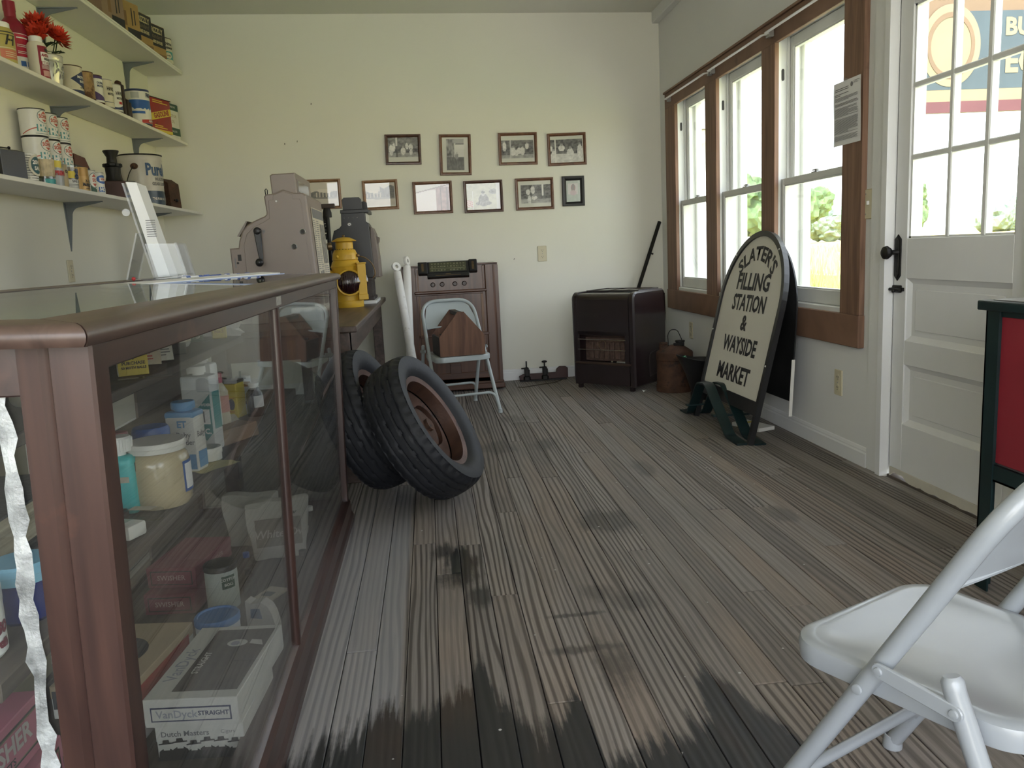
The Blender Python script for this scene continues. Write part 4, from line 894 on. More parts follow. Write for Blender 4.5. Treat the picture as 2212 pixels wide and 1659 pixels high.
t = TH('bandage_carton', 'flat worn white carton lying under small bottles', 'carton', -0.665, 2.53, Z, math.radians(20))
b = B(); b.box(-0.055, 0.055, -0.085, 0.065, 0, 0.018, bev=0.002); b.done('carton', m_canw, t)
t = TH('comb_carton', 'crumpled brown paper carton with silver end, lying on the shelf', 'carton', -0.578, 2.29, Z, math.radians(-28))
b = B(); b.box(-0.035, 0.035, -0.095, 0.085, 0, 0.042, bev=0.004, seg=1)
bmesh.ops.subdivide_edges(b.bm, edges=list(b.bm.edges), cuts=3)
for v in b.bm.verts: v.co += Vector((mnoise.noise(v.co * 30), mnoise.noise(v.co * 31 + Vector((5, 0, 0))), 0.6 * mnoise.noise(v.co * 29 + Vector((0, 7, 0))))) * 0.006
for v in b.bm.verts: v.co.z = max(0, v.co.z)
b.done('carton', m_kraftp, t)
b = B(); b.lathe([(0, 0), (0.018, 0), (0.018, 0.004), (0, 0.004)], 18, M=MX((0.0, -0.099, 0.020), (1, 0, 0), (0, 0, 1), (0, -1, 0))); b.done('silver_seal', m_tin, t)
t = TH('salve_tin', 'shallow round white tin resting on a yellow paper', 'tin', -0.578, 2.065, Z + 0.004)
b = B(); b.lathe([(0, 0), (0.034, 0), (0.034, 0.017), (0.036, 0.017), (0.036, 0.030), (0.034, 0.033), (0, 0.033)], 30, mis=[0, 0, 0, 0, 0, 1]); b.done('tin', [m_canw, m_tindull], t, True)
t = TH('yellow_leaflet', 'crinkled yellow paper leaflet under the round tin', 'leaflet', -0.560, 2.005, Z, math.radians(-30))
b = B(); g = 6
for i in range(g):
    for j in range(g): b.poly([((u / g - .5) * 0.09, (w / g - .5) * 0.12, 0.0018 + 0.0016 * math.sin(u * 2.1 + w)) for u, w in ((i, j), (i + 1, j), (i + 1, j + 1), (i, j + 1))])
bmesh.ops.remove_doubles(b.bm, verts=b.bm.verts, dist=1e-5); b.done('leaflet', MT('yellowed_paper', (0.55, 0.48, 0.24), 0.6), t)
t = TH('perfume_vial', 'flat clear glass vial with black cap lying on its side', 'vial', -0.592, 1.600, Z, math.radians(-12))
b = B(); b.box(-0.025, 0.050, -0.016, 0.016, 0.0, 0.024, bev=0.006, seg=2); b.done('body', m_clearw, t, True)
b = B(); b.cyl((-0.052, 0, 0.012), (-0.025, 0, 0.012), 0.012); b.done('cap', m_black, t, True)
b = B(); b.box(-0.012, 0.035, -0.012, 0.012, 0.0243, 0.0248); b.done('label', m_paper_old, t)
t = TH('soap_carton', 'small white soap carton lying near the shelf edge', 'carton', -0.590, 1.505, Z, math.radians(-22))
b = B(); b.box(-0.040, 0.040, -0.024, 0.024, 0, 0.028, bev=0.006, seg=2); b.done('carton', m_canw, t, True)
b = B(); b.box(-0.03, 0.015, -0.016, 0.016, 0.0282, 0.0288); b.done('label', MT('pale_green_label', (0.42, 0.52, 0.45), 0.5), t)
t = TH('shaving_brush', 'badger shaving brush lying with its bristles toward the glass', 'brush', -0.625, 1.435, Z + 0.030, math.radians(-16))
b = B(); b.lathe([(0, 0.066), (0.022, 0.063), (0.029, 0.045), (0.030, 0.028), (0.026, 0.012), (0.015, -0.008), (0.012, -0.012), (0, -0.012)], 26, M=MX((0, 0, 0), (0, 1, 0), (0, 0, 1), (1, 0, 0))); b.done('bristles', m_brist, t, True)
b = B(); b.lathe([(0.013, -0.012), (0.016, -0.02), (0.012, -0.035), (0.018, -0.055), (0.015, -0.062), (0, -0.062)], 20, M=MX((0, 0, 0), (0, 1, 0), (0, 0, 1), (1, 0, 0))); b.done('handle', m_plw, t, True)

# ---- middle shelf seen through the end glass
t = TH('baby_powder_jar', 'white plastic jar reading Baby in maroon script', 'jar', -0.607, 1.045, Z)
b = B(); b.lathe([(0, 0), (0.033, 0), (0.038, 0.006), (0.039, 0.075), (0, 0.075)], 36); b.done('body', m_plw, t, True)
b = B(); b.lathe([(0.0395, 0.074), (0.0395, 0.094), (0.037, 0.097), (0, 0.097)], 36); b.done('lid', MT('off_white_lid', (0.66, 0.67, 0.65), 0.4), t, True)
b = B(); WT(b, 'Baby-so', 0.030, 0.039, 0.043, math.radians(-42), 0, 0.0016, 0.8, shear=0.25, th=0.001); WT(b, 'soft', 0.012, 0.039, 0.020, math.radians(-8), 0, 0.0022, 1.0, th=0.001); b.done('lettering', MT('maroon_ink', (0.16, 0.012, 0.03), 0.5), t)
t = TH('cold_cream_jar', 'cobalt blue jar with a light blue lid', 'jar', -0.600, 1.170, Z)
b = B(); b.lathe([(0, 0), (0.034, 0), (0.040, 0.006), (0.040, 0.062), (0, 0.062)], 36); b.done('body', MT('cobalt_jar', (0.008, 0.018, 0.14), 0.2, coat=0.6, bump=0.0), t, True)
b = B(); b.lathe([(0.042, 0.060), (0.042, 0.072), (0.0435, 0.073), (0.0435, 0.083), (0.040, 0.087), (0, 0.087)], 36); b.done('lid', MT('sky_blue_lid', (0.20, 0.42, 0.56), 0.4, bump=0.0), t, True)
m_pages = MT('old_page_edges', (0.33, 0.29, 0.21), 0.9, var=0.35, scale=3, bump=0.4, stretch=(1, 1, 60)); m_pages2 = MT('brown_page_edges', (0.24, 0.185, 0.15), 0.9, var=0.3, scale=3, bump=0.4, stretch=(1, 1, 60))
for k, (z0, h, mp_, lab) in enumerate(((0, 0.050, m_pages2, 'thick old book, lower one of the two in the case, brown page edges'), (0.056, 0.070, m_pages, 'thick old book, upper one of the two in the case, black cover'))):
    t = TH('old_book', lab, 'book', -0.775, 1.345, Z + z0, math.radians(6 - 5 * k), 'thick old books in the display case')
    b = B(); b.box(-0.115, 0.112, -0.16, 0.155, 0.004, h - 0.004); b.done('pages', mp_, t)
    b = B(); b.box(-0.12, 0.12, -0.165, 0.165, 0, 0.004).box(-0.12, 0.12, -0.165, 0.165, h - 0.004, h).box(-0.122, -0.116, -0.165, 0.165, 0, h); b.done('cover', MT('cracked_black_cover', (0.016, 0.018, 0.024), 0.45, var=0.5, scale=20, bump=0.15), t)

# ---- upper shelf seen through the end glass and the side
Z = SZ1
t = TH('light_bulb', 'white globe light bulb on the upper shelf', 'light bulb', -0.680, 1.165, Z + 0.034)
b = B(); b.ball((0, 0, 0), 0.034, seg=24).lathe([(0.020, 0.026), (0.013, 0.040), (0.013, 0.05)], 20, M=MX((0, 0, 0), (0, 1, 0), (0, 0, 1), (-1, 0, 0))); b.done('globe', m_plw, t, True)
b = B(); b.lathe([(0.0125, 0.048), (0.0125, 0.068), (0.006, 0.072), (0, 0.072)], 16, M=MX((0, 0, 0), (0, 1, 0), (0, 0, 1), (-1, 0, 0))); b.done('screw_base', m_brass, t, True)
t = TH('rolled_chart', 'rolled sheet of white paper lying on the upper shelf', 'paper roll', -0.66, 1.22, Z + 0.018, math.radians(24))
b = B(); b.lathe([(0.017, -0.06), (0.018, -0.06), (0.018, 0.10), (0.015, 0.10), (0.015, -0.06), (0.017, -0.06)], 24, M=MX((0, 0, 0), (1, 0, 0), (0, 0, 1), (0, -1, 0))); b.done('roll', m_canw, t, True)
t = TH('film_spool_carton', 'little cream cylinder lying on the upper shelf by the post', 'carton', -0.610, 1.275, Z + 0.016, math.radians(60))
b = B(); b.cyl((0, -0.03, 0), (0, 0.03, 0), 0.016, seg=20); b.done('carton', m_cream, t, True)
t = TH('curled_paper', 'curled strip of stiff paper at the near end of the upper shelf', 'paper', -0.655, 1.035, Z)
b = B()
for i in range(8): 
    f0, f1 = i / 8, (i + 1) / 8
    b.poly([(-0.05 + 0.10 * f, w, 0.004 + 0.03 * f * f) for f, w in ((f0, -0.03), (f1, -0.03 + 0.01 * f1), (f1, 0.03), (f0, 0.03))])
bmesh.ops.remove_doubles(b.bm, verts=b.bm.verts, dist=1e-5); b.done('strip', m_paper_old, t)
for k, (x, y, w, h, mb, mc, lab) in enumerate(((-0.632, 1.245, 0.030, 0.062, m_black, m_paper_old, 'small dark box behind the corner post on the upper shelf'),)):
    t = TH('small_box', lab, 'box', x, y + 0.09, Z); B().box(-w / 2, w / 2, -w / 2, w / 2, 0, h, bev=0.002).done('box', mb, t); B().box(-w / 2 + 0.004, w / 2 - 0.004, -w / 2 - 0.0006, -w / 2, 0.008, h - 0.012).done('label', mc, t)
t = TH('tagged_bottle', 'dark little bottle with a grey handwritten tag, first on the upper shelf', 'bottle', -0.592, 1.420, Z)
b = B(); b.lathe([(0, 0), (0.026, 0), (0.028, 0.005), (0.026, 0.045), (0.012, 0.058), (0.012, 0.072), (0, 0.073)], 24, mis=[0, 0, 0, 0, 1, 1]); b.done('body', [m_tindull, m_tin], t, True)
b = B(); b.box(-0.018, 0.018, -0.0310, -0.0300, 0.002, 0.052, M=Matrix.Rotation(math.radians(28), 4, 'Z')); b.done('tag', MT('grey_tag', (0.52, 0.57, 0.62), 0.6), t)
b = B(); FT(b, 'Antique', 0.010, (-0.005, -0.0315, 0.028), (0, 0, 1), (-1, 0, 0), 0, 0.0003); FT(b, 'druggist', 0.009, (0.007, -0.0315, 0.028), (0, 0, 1), (-1, 0, 0), 0, 0.0003); o = b.done('lettering', m_inkg, t); o.rotation_euler = (0, 0, math.radians(28))
t = TH('yellow_carton', 'yellow carton with a black half-round and black lettering', 'carton', -0.580, 1.615, Z, math.radians(24))
b = B(); b.box(-0.027, 0.027, -0.016, 0.016, 0, 0.092, bev=0.001); b.done('carton', m_yell, t)
b = B(); b.box(-0.0275, -0.0268, -0.0162, 0.016, 0.0, 0.092); b.done('white_side', m_canw, t)
b = B(); b.lathe([(0, 0), (0.020, 0), (0.020, 0.0005), (0, 0.0005)], 24, M=MX((0.001, -0.0162, 0.078), (1, 0, 0), (0, 0, 0.9), (0, -1, 0)))
for body, s, z in (('The BEST of', 0.006, 0.050), ('TOM OF TOUR', 0.0075, 0.041), ('a', 0.006, 0.033), ('PURCHASE', 0.0085, 0.024), ('50 MOTH BALLS', 0.0062, 0.015)): FT(b, body, s, (0.001, -0.0168, z), (1, 0, 0), (0, 0, 1), 0, 0.0003)
b.done('lettering', m_ink, t)
for k, (x, y, rz, lab) in enumerate(((-0.592, 1.735, 10, 'cream envelope with red print beside the yellow carton'), (-0.578, 1.800, 26, 'leaning white leaflet with small print on the upper shelf'))):
    t = TH('paper_packet', lab, 'packet', x, y, Z, math.radians(rz)); M_ = Matrix.Rotation(math.radians(-8 - 6 * k), 4, 'X')
    B().box(-0.026 + 0.006 * k, 0.026 - 0.008 * k, -0.006, 0.006 - 0.004 * k, 0.0035, 0.074, M=M_).done('packet', m_canw if k else MT('cream_packet', (0.66, 0.58, 0.46), 0.6), t)
    b = B(); random.seed(k)
    for i in range(9): b.box(-0.016, -0.016 + 0.030 * random.uniform(.6, 1), -0.0066, -0.0061, 0.014 + i * 0.006, 0.0165 + i * 0.006, M=M_)
    b.done('lettering', m_red if k == 0 else m_inkg, t)
t = TH('name_card', 'little white card propped on a short dark box', 'card', -0.600, 1.93, Z, math.radians(22)); B().box(-0.030, 0.030, -0.004, -0.001, 0.028, 0.056).done('card', m_canw, t); B().box(-0.026, 0.030, -0.001, 0.028, 0, 0.040, bev=0.002).done('block', m_slot, t)
b = B(); FT(b, 'TOTE', 0.011, (0.0, -0.0044, 0.043), (1, 0, 0), (0, 0, 1)); b.done('lettering', m_inkg, t)
t = TH('spice_tin', 'orange and white little tin behind the name card', 'tin', -0.655, 1.93, Z); B().box(-0.016, 0.016, -0.011, 0.011, 0, 0.082, bev=0.002).done('tin', MT('orange_tin', (0.45, 0.16, 0.06), 0.5), t); B().box(-0.0165, 0.0165, -0.0115, 0.0115, 0.02, 0.05).done('label', m_canw, t)
t = TH('bead_jar', 'knobbly jar of glass beads with a cream band', 'jar', -0.640, 2.115, Z); b = B(); b.lathe([(0, 0), (0.022, 0), (0.027, 0.008), (0.028, 0.055), (0.024, 0.066), (0, 0.068)], 24); b.done('jar', MT('bead_texture', (0.42, 0.43, 0.40), 0.3, var=0.5, scale=45, bump=0.5), t, True)
b = B(); patch(0.028, 0.014, 0.062, math.radians(-40), math.radians(10), 0, b, 0.0012); b.done('label', m_cream, t)
t = TH('tobacco_tin', 'dark green pocket tin with pale lettering', 'tin', -0.645, 2.225, Z, math.radians(18)); B().box(-0.034, 0.034, -0.014, 0.014, 0, 0.070, bev=0.006, seg=2).done('tin', m_green, t)
b = B(); FT(b, 'COOL', 0.013, (0.008, -0.0145, 0.03), (0, 0, 1), (-1, 0, 0), 0, 0.0004); FT(b, 'UNION', 0.012, (0.021, -0.0145, 0.03), (0, 0, 1), (-1, 0, 0), 0, 0.0004); b.done('lettering', m_canw, t)
t = TH('glass_stopper', 'clear fluted glass stopper beside the green tin', 'stopper', -0.608, 2.245, Z); b = B(); b.lathe([(0, 0), (0.016, 0), (0.020, 0.02), (0.012, 0.04), (0.018, 0.055), (0, 0.062)], 10); b.done('stopper', m_clearw, t)
t = TH('yellow_tag_tin', 'small yellow labelled tin near the end of the upper shelf', 'tin', -0.590, 2.315, Z, math.radians(15)); B().box(-0.020, 0.020, -0.012, 0.012, 0, 0.055, bev=0.003).done('tin', m_yell, t)
b = B(); FT(b, 'TICK', 0.012, (0.0, -0.0125, 0.036), (1, 0, 0), (0, 0, 1), 0, 0.0005); FT(b, 'No.5', 0.012, (0.0, -0.0125, 0.020), (1, 0, 0), (0, 0, 1), 0, 0.0005); b.done('lettering', m_gold, t)
t = TH('crumpled_wrapper', 'crumpled white wrapping paper hanging off the end of the upper shelf', 'wrapping paper', -0.60, 2.40, Z)
b = B(); g = 14; random.seed(9)
for i in range(g):
    for j in range(6):
        q = []
        for u, w in ((i, j), (i + 1, j), (i + 1, j + 1), (i, j + 1)):
            f = u / g; p_ = Vector((-0.02 + 0.06 * (w / 6 - 0.5) * (1 + f), -0.12 + 0.22 * f, 0.045 + 0.03 * math.sin(f * 3) - 0.16 * max(0, f - 0.55)))
            p_ += Vector((0.03 * mnoise.noise(p_ * 26), 0.02 * mnoise.noise(p_ * 24 + Vector((3, 0, 0))), 0.035 * mnoise.noise(p_ * 22 + Vector((0, 9, 0))))); p_.z = max(p_.z, 0.002 if p_.y < -0.01 else -0.2); q.append(p_)
        b.poly(q)
bmesh.ops.remove_doubles(b.bm, verts=b.bm.verts, dist=1e-5); b.done('paper', m_paper, t)

# ---- bottom of the case
Z = SZ0
def flat_box(name, lab, x, y, z, w, d, h, rz, mat, lid=None, group=None, lidh=None):
    t = TH(name, lab, 'box', x, y, z, rz, group)
    lh = lidh or h * 0.45
    B().box(-w / 2 + 0.001, w / 2 - 0.001, -d / 2 + 0.001, d / 2 - 0.001, 0, h - 0.002, bev=0.001).done('tray', mat, t)
    B().box(-w / 2, w / 2, -d / 2, d / 2, h - lh, h, bev=0.0015).done('lid', lid or mat, t)
    return t
def hats(q, y, z, s, mi, mi2, n, sp, x0):
    """row of little men in broad hats and dark cloaks, printed flat on the face at depth y"""
    for k in range(n):
        x = x0 + sp * k; dz = 0.18 * s * math.sin(k * 2.3)
        q.prism([(x - s * .9, z + dz), (x + s * .9, z + dz), (x + s * .75, z + s * .9 + dz), (x + s * .3, z + s * 1.2 + dz), (x - s * .3, z + s * 1.2 + dz), (x - s * .75, z + s * .9 + dz)], y - 0.0002, y, 'y', mi)
        q.prism([(x - s * .30, z + s * 1.0 + dz), (x + s * .30, z + s * 1.0 + dz), (x + s * .36, z + s * 1.5 + dz), (x, z + s * 1.75 + dz), (x - s * .36, z + s * 1.5 + dz)], y - 0.0004, y, 'y', mi2)
        q.prism([(x - s * .75, z + s * 1.62 + dz), (x + s * .75, z + s * 1.72 + dz), (x + s * .72, z + s * 1.84 + dz), (x + s * .34, z + s * 1.84 + dz), (x + s * .28, z + s * 2.15 + dz), (x - s * .30, z + s * 2.12 + dz), (x - s * .36, z + s * 1.80 + dz), (x - s * .74, z + s * 1.74 + dz)], y - 0.0006, y, 'y', mi)
t = flat_box('cigar_box', 'white cigar box with a row of hatted men, underneath the grey-topped one', -0.510, 1.745, Z, 0.185, 0.24, 0.078, math.radians(-4), m_canw, m_canw, 'cigar boxes in the display case')
q = B(); FT(q, 'Dutch Masters', 0.017, (-0.030, -0.1210, 0.060), (1, 0, 0), (0, 0, 1), 2, 0.0003); FT(q, 'Cigars', 0.012, (0.06, -0.1210, 0.060), (1, 0, 0), (0, 0, 1), 2); q.box(-0.0925, 0.0925, -0.1206, -0.1201, 0.0, 0.008, 0); hats(q, -0.1206, 0.003, 0.021, 0, 1, 6, 0.029, -0.072); q.done('lettering', [m_ink, m_canw, m_inkg], t)
t = flat_box('cigar_box', 'white-edged cigar box with a grey picture lid, topmost of the front pair', -0.513, 1.782, Z + 0.079, 0.20, 0.33, 0.064, math.radians(-6), m_canw, m_canw, 'cigar boxes in the display case', 0.060)
q = B(); q.box(-0.050, 0.090, -0.135, 0.145, 0.0641, 0.0645, 0); q.box(-0.085, 0.085, -0.1662, -0.1652, 0.014, 0.046, 2).box(-0.082, 0.082, -0.1668, -0.1661, 0.017, 0.043, 1)
FT(q, 'VanDyck', 0.024, (-0.030, -0.1672, 0.030), (1, 0, 0), (0, 0, 1), 3, 0.0004); FT(q, 'STRAIGHT', 0.014, (0.048, -0.1672, 0.031), (1, 0, 0), (0, 0, 1), 2, 0.0004); FT(q, 'VanDyck', 0.040, (-0.072, -0.02, 0.0646), (0, 1, 0), (-1, 0, 0), 3, 0.0004); FT(q, 'STRAIGHT', 0.021, (-0.030, -0.015, 0.0650), (0, 1, 0), (-1, 0, 0), 1, 0.0004)
q.lathe([(0, 0), (0.024, 0), (0, 0.0003)], 14, 1, M=MX((0.020, 0.075, 0.0648), (1, 0, 0), (0, 0.75, 0), (0, 0, 1))); q.prism([(0.05, 0.07), (0.085, 0.06), (0.075, 0.085), (0.05, 0.09)], 0.0648, 0.0651, 'z', 1); q.lathe([(0, 0), (0.011, 0), (0, 0.0003)], 12, 3, M=MX((0.016, 0.072, 0.0653), (1, 0, 0), (0, 1, 0), (0, 0, 1)))
q.done('lettering', [MT('dark_grey_print', (0.085, 0.075, 0.068), 0.6, var=0.2, scale=30), m_canw, m_navy, MT('faint_blue_print', (0.36, 0.38, 0.44), 0.6)], t)
t = flat_box('cigar_box', 'worn white cigar box, lower one beside the corner post', -0.735, 1.80, Z, 0.16, 0.22, 0.062, math.radians(-8), m_canw, m_canw, 'cigar boxes in the display case')
q = B(); FT(q, 'FUN', 0.016, (0.045, -0.1110, 0.052), (1, 0, 0), (0, 0, 1), 0, 0.0005); FT(q, 'PANETELA', 0.013, (0.035, -0.1110, 0.036), (1, 0, 0), (0, 0, 1), 0, 0.0004); hats(q, -0.1106, 0.002, 0.012, 0, 1, 4, 0.024, -0.02); q.done('lettering', [m_ink, m_canw], t)
t = flat_box('cigar_box', 'tan cigar box with a dark oval on the lid, stacked by the corner post', -0.745, 1.865, Z + 0.063, 0.19, 0.30, 0.078, math.radians(-8), m_canw, MT('tan_lid', (0.40, 0.31, 0.20), 0.6, var=0.08), 'cigar boxes in the display case', 0.03)
q = B(); q.lathe([(0, 0), (0.062, 0), (0, 0.0006)], 28, 0, M=MX((-0.01, 0.0, 0.0782), (0.9, 0.3, 0), (-0.4, 1.1, 0), (0, 0, 1))); q.box(-0.09, 0.09, -0.1512, -0.1502, 0.024, 0.066, 0); hats(q, -0.1516, 0.026, 0.016, 3, 1, 5, 0.034, -0.07); FT(q, 'MASTERS', 0.024, (0.010, -0.1525, 0.012), (1, 0, 0), (0, 0, 1), 1, 0.0003); q.box(0.0952, 0.0956, -0.13, 0.12, 0.02, 0.06, 2).box(-0.03, 0.06, -0.145, -0.10, 0.0782, 0.0788, 4)
q.done('lettering', [MT('charcoal_print', (0.045, 0.05, 0.055), 0.6), m_canw, m_red, m_ink, MT('slate_print', (0.16, 0.20, 0.24), 0.6)], t)
for k, (x, y, dz, rz) in enumerate(((-0.80, 2.52, 0.0, -6), (-0.795, 2.56, 0.066, -9))):
    t = flat_box('tobacco_box', ['dark pink box in the middle of the case floor, lower of the pair', 'dark pink box in the middle of the case floor, upper of the pair'][k], x, y, Z + dz, 0.155, 0.27, 0.064, math.radians(rz), m_pinkd, m_pinkd, 'pink tobacco boxes')
    q = B(); q.box(-0.065, 0.065, -0.1362, -0.1352, 0.010, 0.054, 0).box(-0.062, 0.062, -0.1366, -0.1361, 0.013, 0.051, 1); FT(q, 'SWISHER', 0.022, (0, -0.1370, 0.032), (1, 0, 0), (0, 0, 1), 2, 0.0002); FT(q, 'SWISHER', 0.022, (0.0780, 0.02, 0.034), (0, 1, 0), (0, 0, 1), 2, 0.0002); q.done('lettering', [m_slot, m_pinkd, MT('pinkish_grey', (0.42, 0.30, 0.30), 0.6)], t)
m_pkg = MT('silver_pink_ink', (0.52, 0.47, 0.44), 0.4, 0.4)
for k in range(5):
    t = flat_box('tobacco_box', ['pink box lying at the bottom of the near stack', 'pink box second from the bottom of the near stack', 'pink box in the middle of the near stack', 'pink box second from the top of the near stack', 'pale pink box on top of the near stack'][k],
                 -0.692 + [0, 0.004, 0.012, 0.020, 0.0][k], 1.065 + [0, 0.01, -0.01, 0.012, 0.0][k], Z + 0.001 + 0.0835 * k, 0.18, 0.235, 0.0825, math.radians([0, 3, -3, 2, -1][k]), m_pinkd if k < 3 else m_pink, m_pinkd if k < 3 else m_pink, 'pink tobacco boxes')
    q = B(); q.box(0.0902, 0.0906, -0.105, 0.105, 0.014, 0.070, 0).box(0.0905, 0.0909, -0.102, 0.102, 0.017, 0.067, 1).box(0.0908, 0.0912, -0.099, 0.099, 0.019, 0.065, 3); FT(q, 'SWISHER', 0.038, (0.0920, 0.0, 0.047), (0, 1, 0), (0, 0, 1), 2, 0.0012); FT(q, 'SWEETS', 0.014, (0.0920, 0.0, 0.025), (0, 1, 0), (0, 0, 1), 0, 0.0004, 1.2); FT(q, 'SWISHER', 0.026, (0.0, -0.1182, 0.040), (1, 0, 0), (0, 0, 1), 2, 0.0006)
    q.done('lettering', [m_slot, MT('olive_line', (0.16, 0.14, 0.08), 0.5), m_pkg, m_pink if k > 2 else m_pinkd], t)
t = TH('masters_can', 'white can with a blue lid and yellow flash, in the case', 'can', -0.575, 2.03, Z)
b = B(); b.lathe([(0, 0), (0.054, 0), (0.055, 0.13), (0, 0.13)], 36); b.done('body', MT('bluish_white_tin', (0.62, 0.67, 0.74), 0.35, var=0.05), t, True)
b = B(); b.lathe([(0.057, 0.126), (0.057, 0.140), (0.054, 0.144), (0.049, 0.144), (0.047, 0.140), (0, 0.140)], 36); b.done('lid', MT('mid_blue_lid', (0.06, 0.19, 0.44), 0.4, var=0.05, bump=0.0), t, True)
b = B(); WT(b, 'Dutch Masters', 0.021, 0.055, 0.102, math.radians(-35), 0, 0.0003); patch(0.055, 0.070, 0.088, math.radians(-60), math.radians(0), 1, b, 0.0004, f=lambda a: (0.066 + 0.012 * (a + 1.0), 0.084 + 0.012 * (a + 1.0))); WT(b, 'PERFECTO', 0.012, 0.055, 0.082, math.radians(-28), 2, 0.0003); patch(0.055, 0.010, 0.085, math.radians(-95), math.radians(-75), 3, b, 0.0003)
b.done('label', [MT('rust_ink', (0.35, 0.22, 0.16), 0.5), m_yell, m_ink, m_kraftp], t)
t = TH('carton_torn', 'torn white and blue paper pack behind the blue-lidded can', 'packet', -0.495, 2.16, Z, math.radians(-15))
b = B(); b.prism([(-0.035, 0), (0.045, 0.0), (0.048, 0.05), (0.040, 0.085), (0.030, 0.105), (0.010, 0.118), (-0.02, 0.112), (-0.035, 0.12)], -0.018, 0.018, 'y'); b.done('pack', m_sack, t)
b = B(); b.prism([(-0.024, 0.008), (0.018, 0.008), (0.016, 0.052), (0.005, 0.044), (-0.020, 0.050)], -0.0192, -0.0182, 'y').prism([(-0.022, 0.072), (0.012, 0.070), (0.006, 0.100), (-0.020, 0.098)], -0.0192, -0.0182, 'y'); b.done('label', MT('slate_blue_print', (0.10, 0.15, 0.26), 0.6, var=0.3, scale=60), t)
t = TH('cocoa_can', 'pale can with a black lid and a green label', 'can', -0.665, 2.42, Z)
b = B(); b.lathe([(0, 0), (0.048, 0), (0.048, 0.125), (0, 0.125)], 30); b.done('body', MT('pale_green_tin', (0.52, 0.57, 0.53), 0.4), t, True)
b = B(); b.lathe([(0.050, 0.121), (0.050, 0.134), (0.047, 0.138), (0, 0.138)], 30); b.done('lid', m_black, t, True)
b = B(); patch(0.048, 0.068, 0.108, math.radians(-75), math.radians(-25), 0, b); WT(b, 'COTTON', 0.012, 0.048, 0.096, math.radians(-50), 1, 0.0004); WT(b, 'BOLL', 0.012, 0.048, 0.080, math.radians(-50), 1, 0.0004); b.done('label', [m_green, m_canw], t)
for x, y, w, h, d, rz, lab, txt in ((-0.685, 2.95, 0.20, 0.20, 0.06, -10, 'folded white cloth sack on the case floor, left one', ''), (-0.560, 2.80, 0.22, 0.215, 0.05, 8, 'big white cloth sack with a grey panel of script', 'White Owl')):
    t = TH('cloth_sack', lab, 'sack', x, y, Z, math.radians(rz), 'white cloth sacks in the display case')
    b = B(); b.box(-w / 2, w / 2, -d / 2, d / 2, 0, h, bev=0.012, seg=2); bmesh.ops.subdivide_edges(b.bm, edges=[e for e in b.bm.edges if e.calc_length() > 0.04], cuts=5, use_grid_fill=True)
    for v in b.bm.verts:
        v.co += Vector((0.008 * mnoise.noise(v.co * 12), 0.012 * mnoise.noise(v.co * 14 + Vector((4, 0, 0))), 0.01 * mnoise.noise(v.co * 11 + Vector((0, 4, 0))))); v.co.z = max(0.0, v.co.z); v.co.x *= 0.82 + 0.2 * v.co.z / h
    b.done('sack', m_sack, t, True)
    if txt:
        q = B(); q.box(-0.075, 0.08, -d / 2 - 0.012, -d / 2 - 0.010, 0.055, 0.155, 0); FT(q, txt, 0.040, (0.01, -d / 2 - 0.0125, 0.10), (1, 0, 0), (0, 0, 1), 1, 0.0006, shear=0.2); FT(q, 'cigar', 0.018, (0.05, -d / 2 - 0.0125, 0.172), (1, 0, 0), (0, 0, 1), 2, 0.0004, shear=0.3); q.done('label', [MT('grey_panel_print', (0.28, 0.25, 0.22), 0.8), m_sack, m_ink], t)
for k, (x, y, r, h, mb, mcap, lab) in enumerate(((-0.630, 2.60, 0.019, 0.085, m_clearw, m_blue, 'small clear bottle with a blue cap behind the dark-lidded can'), (-0.598, 2.48, 0.022, 0.075, m_clearw, m_black, 'small clear bottle with a black cap'), (-0.470, 2.93, 0.024, 0.125, m_clearw, m_plw, 'tall clear bottle with a white cap near the far glass'), (-0.452, 2.62, 0.022, 0.070, m_clearw, m_slot, 'stubby clear bottle with a dark stopper by the glass'))):
    t = TH('glass_bottle', lab, 'bottle', x, y, Z, 0, 'clear bottles on the case floor')
    b = B(); b.lathe([(0, 0), (r * .9, 0), (r, 0.004), (r, h * .68), (r * .5, h * .84), (r * .48, h)], 22); b.done('body', mb, t, True)
    b = B(); b.lathe([(r * .56, h - 0.002), (r * .56, h + 0.014), (0, h + 0.015)], 18); b.done('cap', mcap, t, True)
t = TH('seed_packet', 'grey printed paper packet lying on the case floor', 'packet', -0.535, 2.47, Z, math.radians(-25)); B().box(-0.035, 0.035, -0.05, 0.05, 0.0, 0.004).done('packet', m_paper_old, t); B().box(-0.022, 0.012, -0.02, 0.012, 0.0042, 0.0046).done('label', m_inkg, t)
# ---- on top of the case
ZT = 1.0475
def top(x, y): return cg(x, y, ZT)
t = T('brochure_stand', 'clear acrylic brochure stand holding white leaflets on the display case', 'brochure stand', top(-0.905, 2.86), math.radians(6)); t.scale = (1.33, 1.33, 1.33)
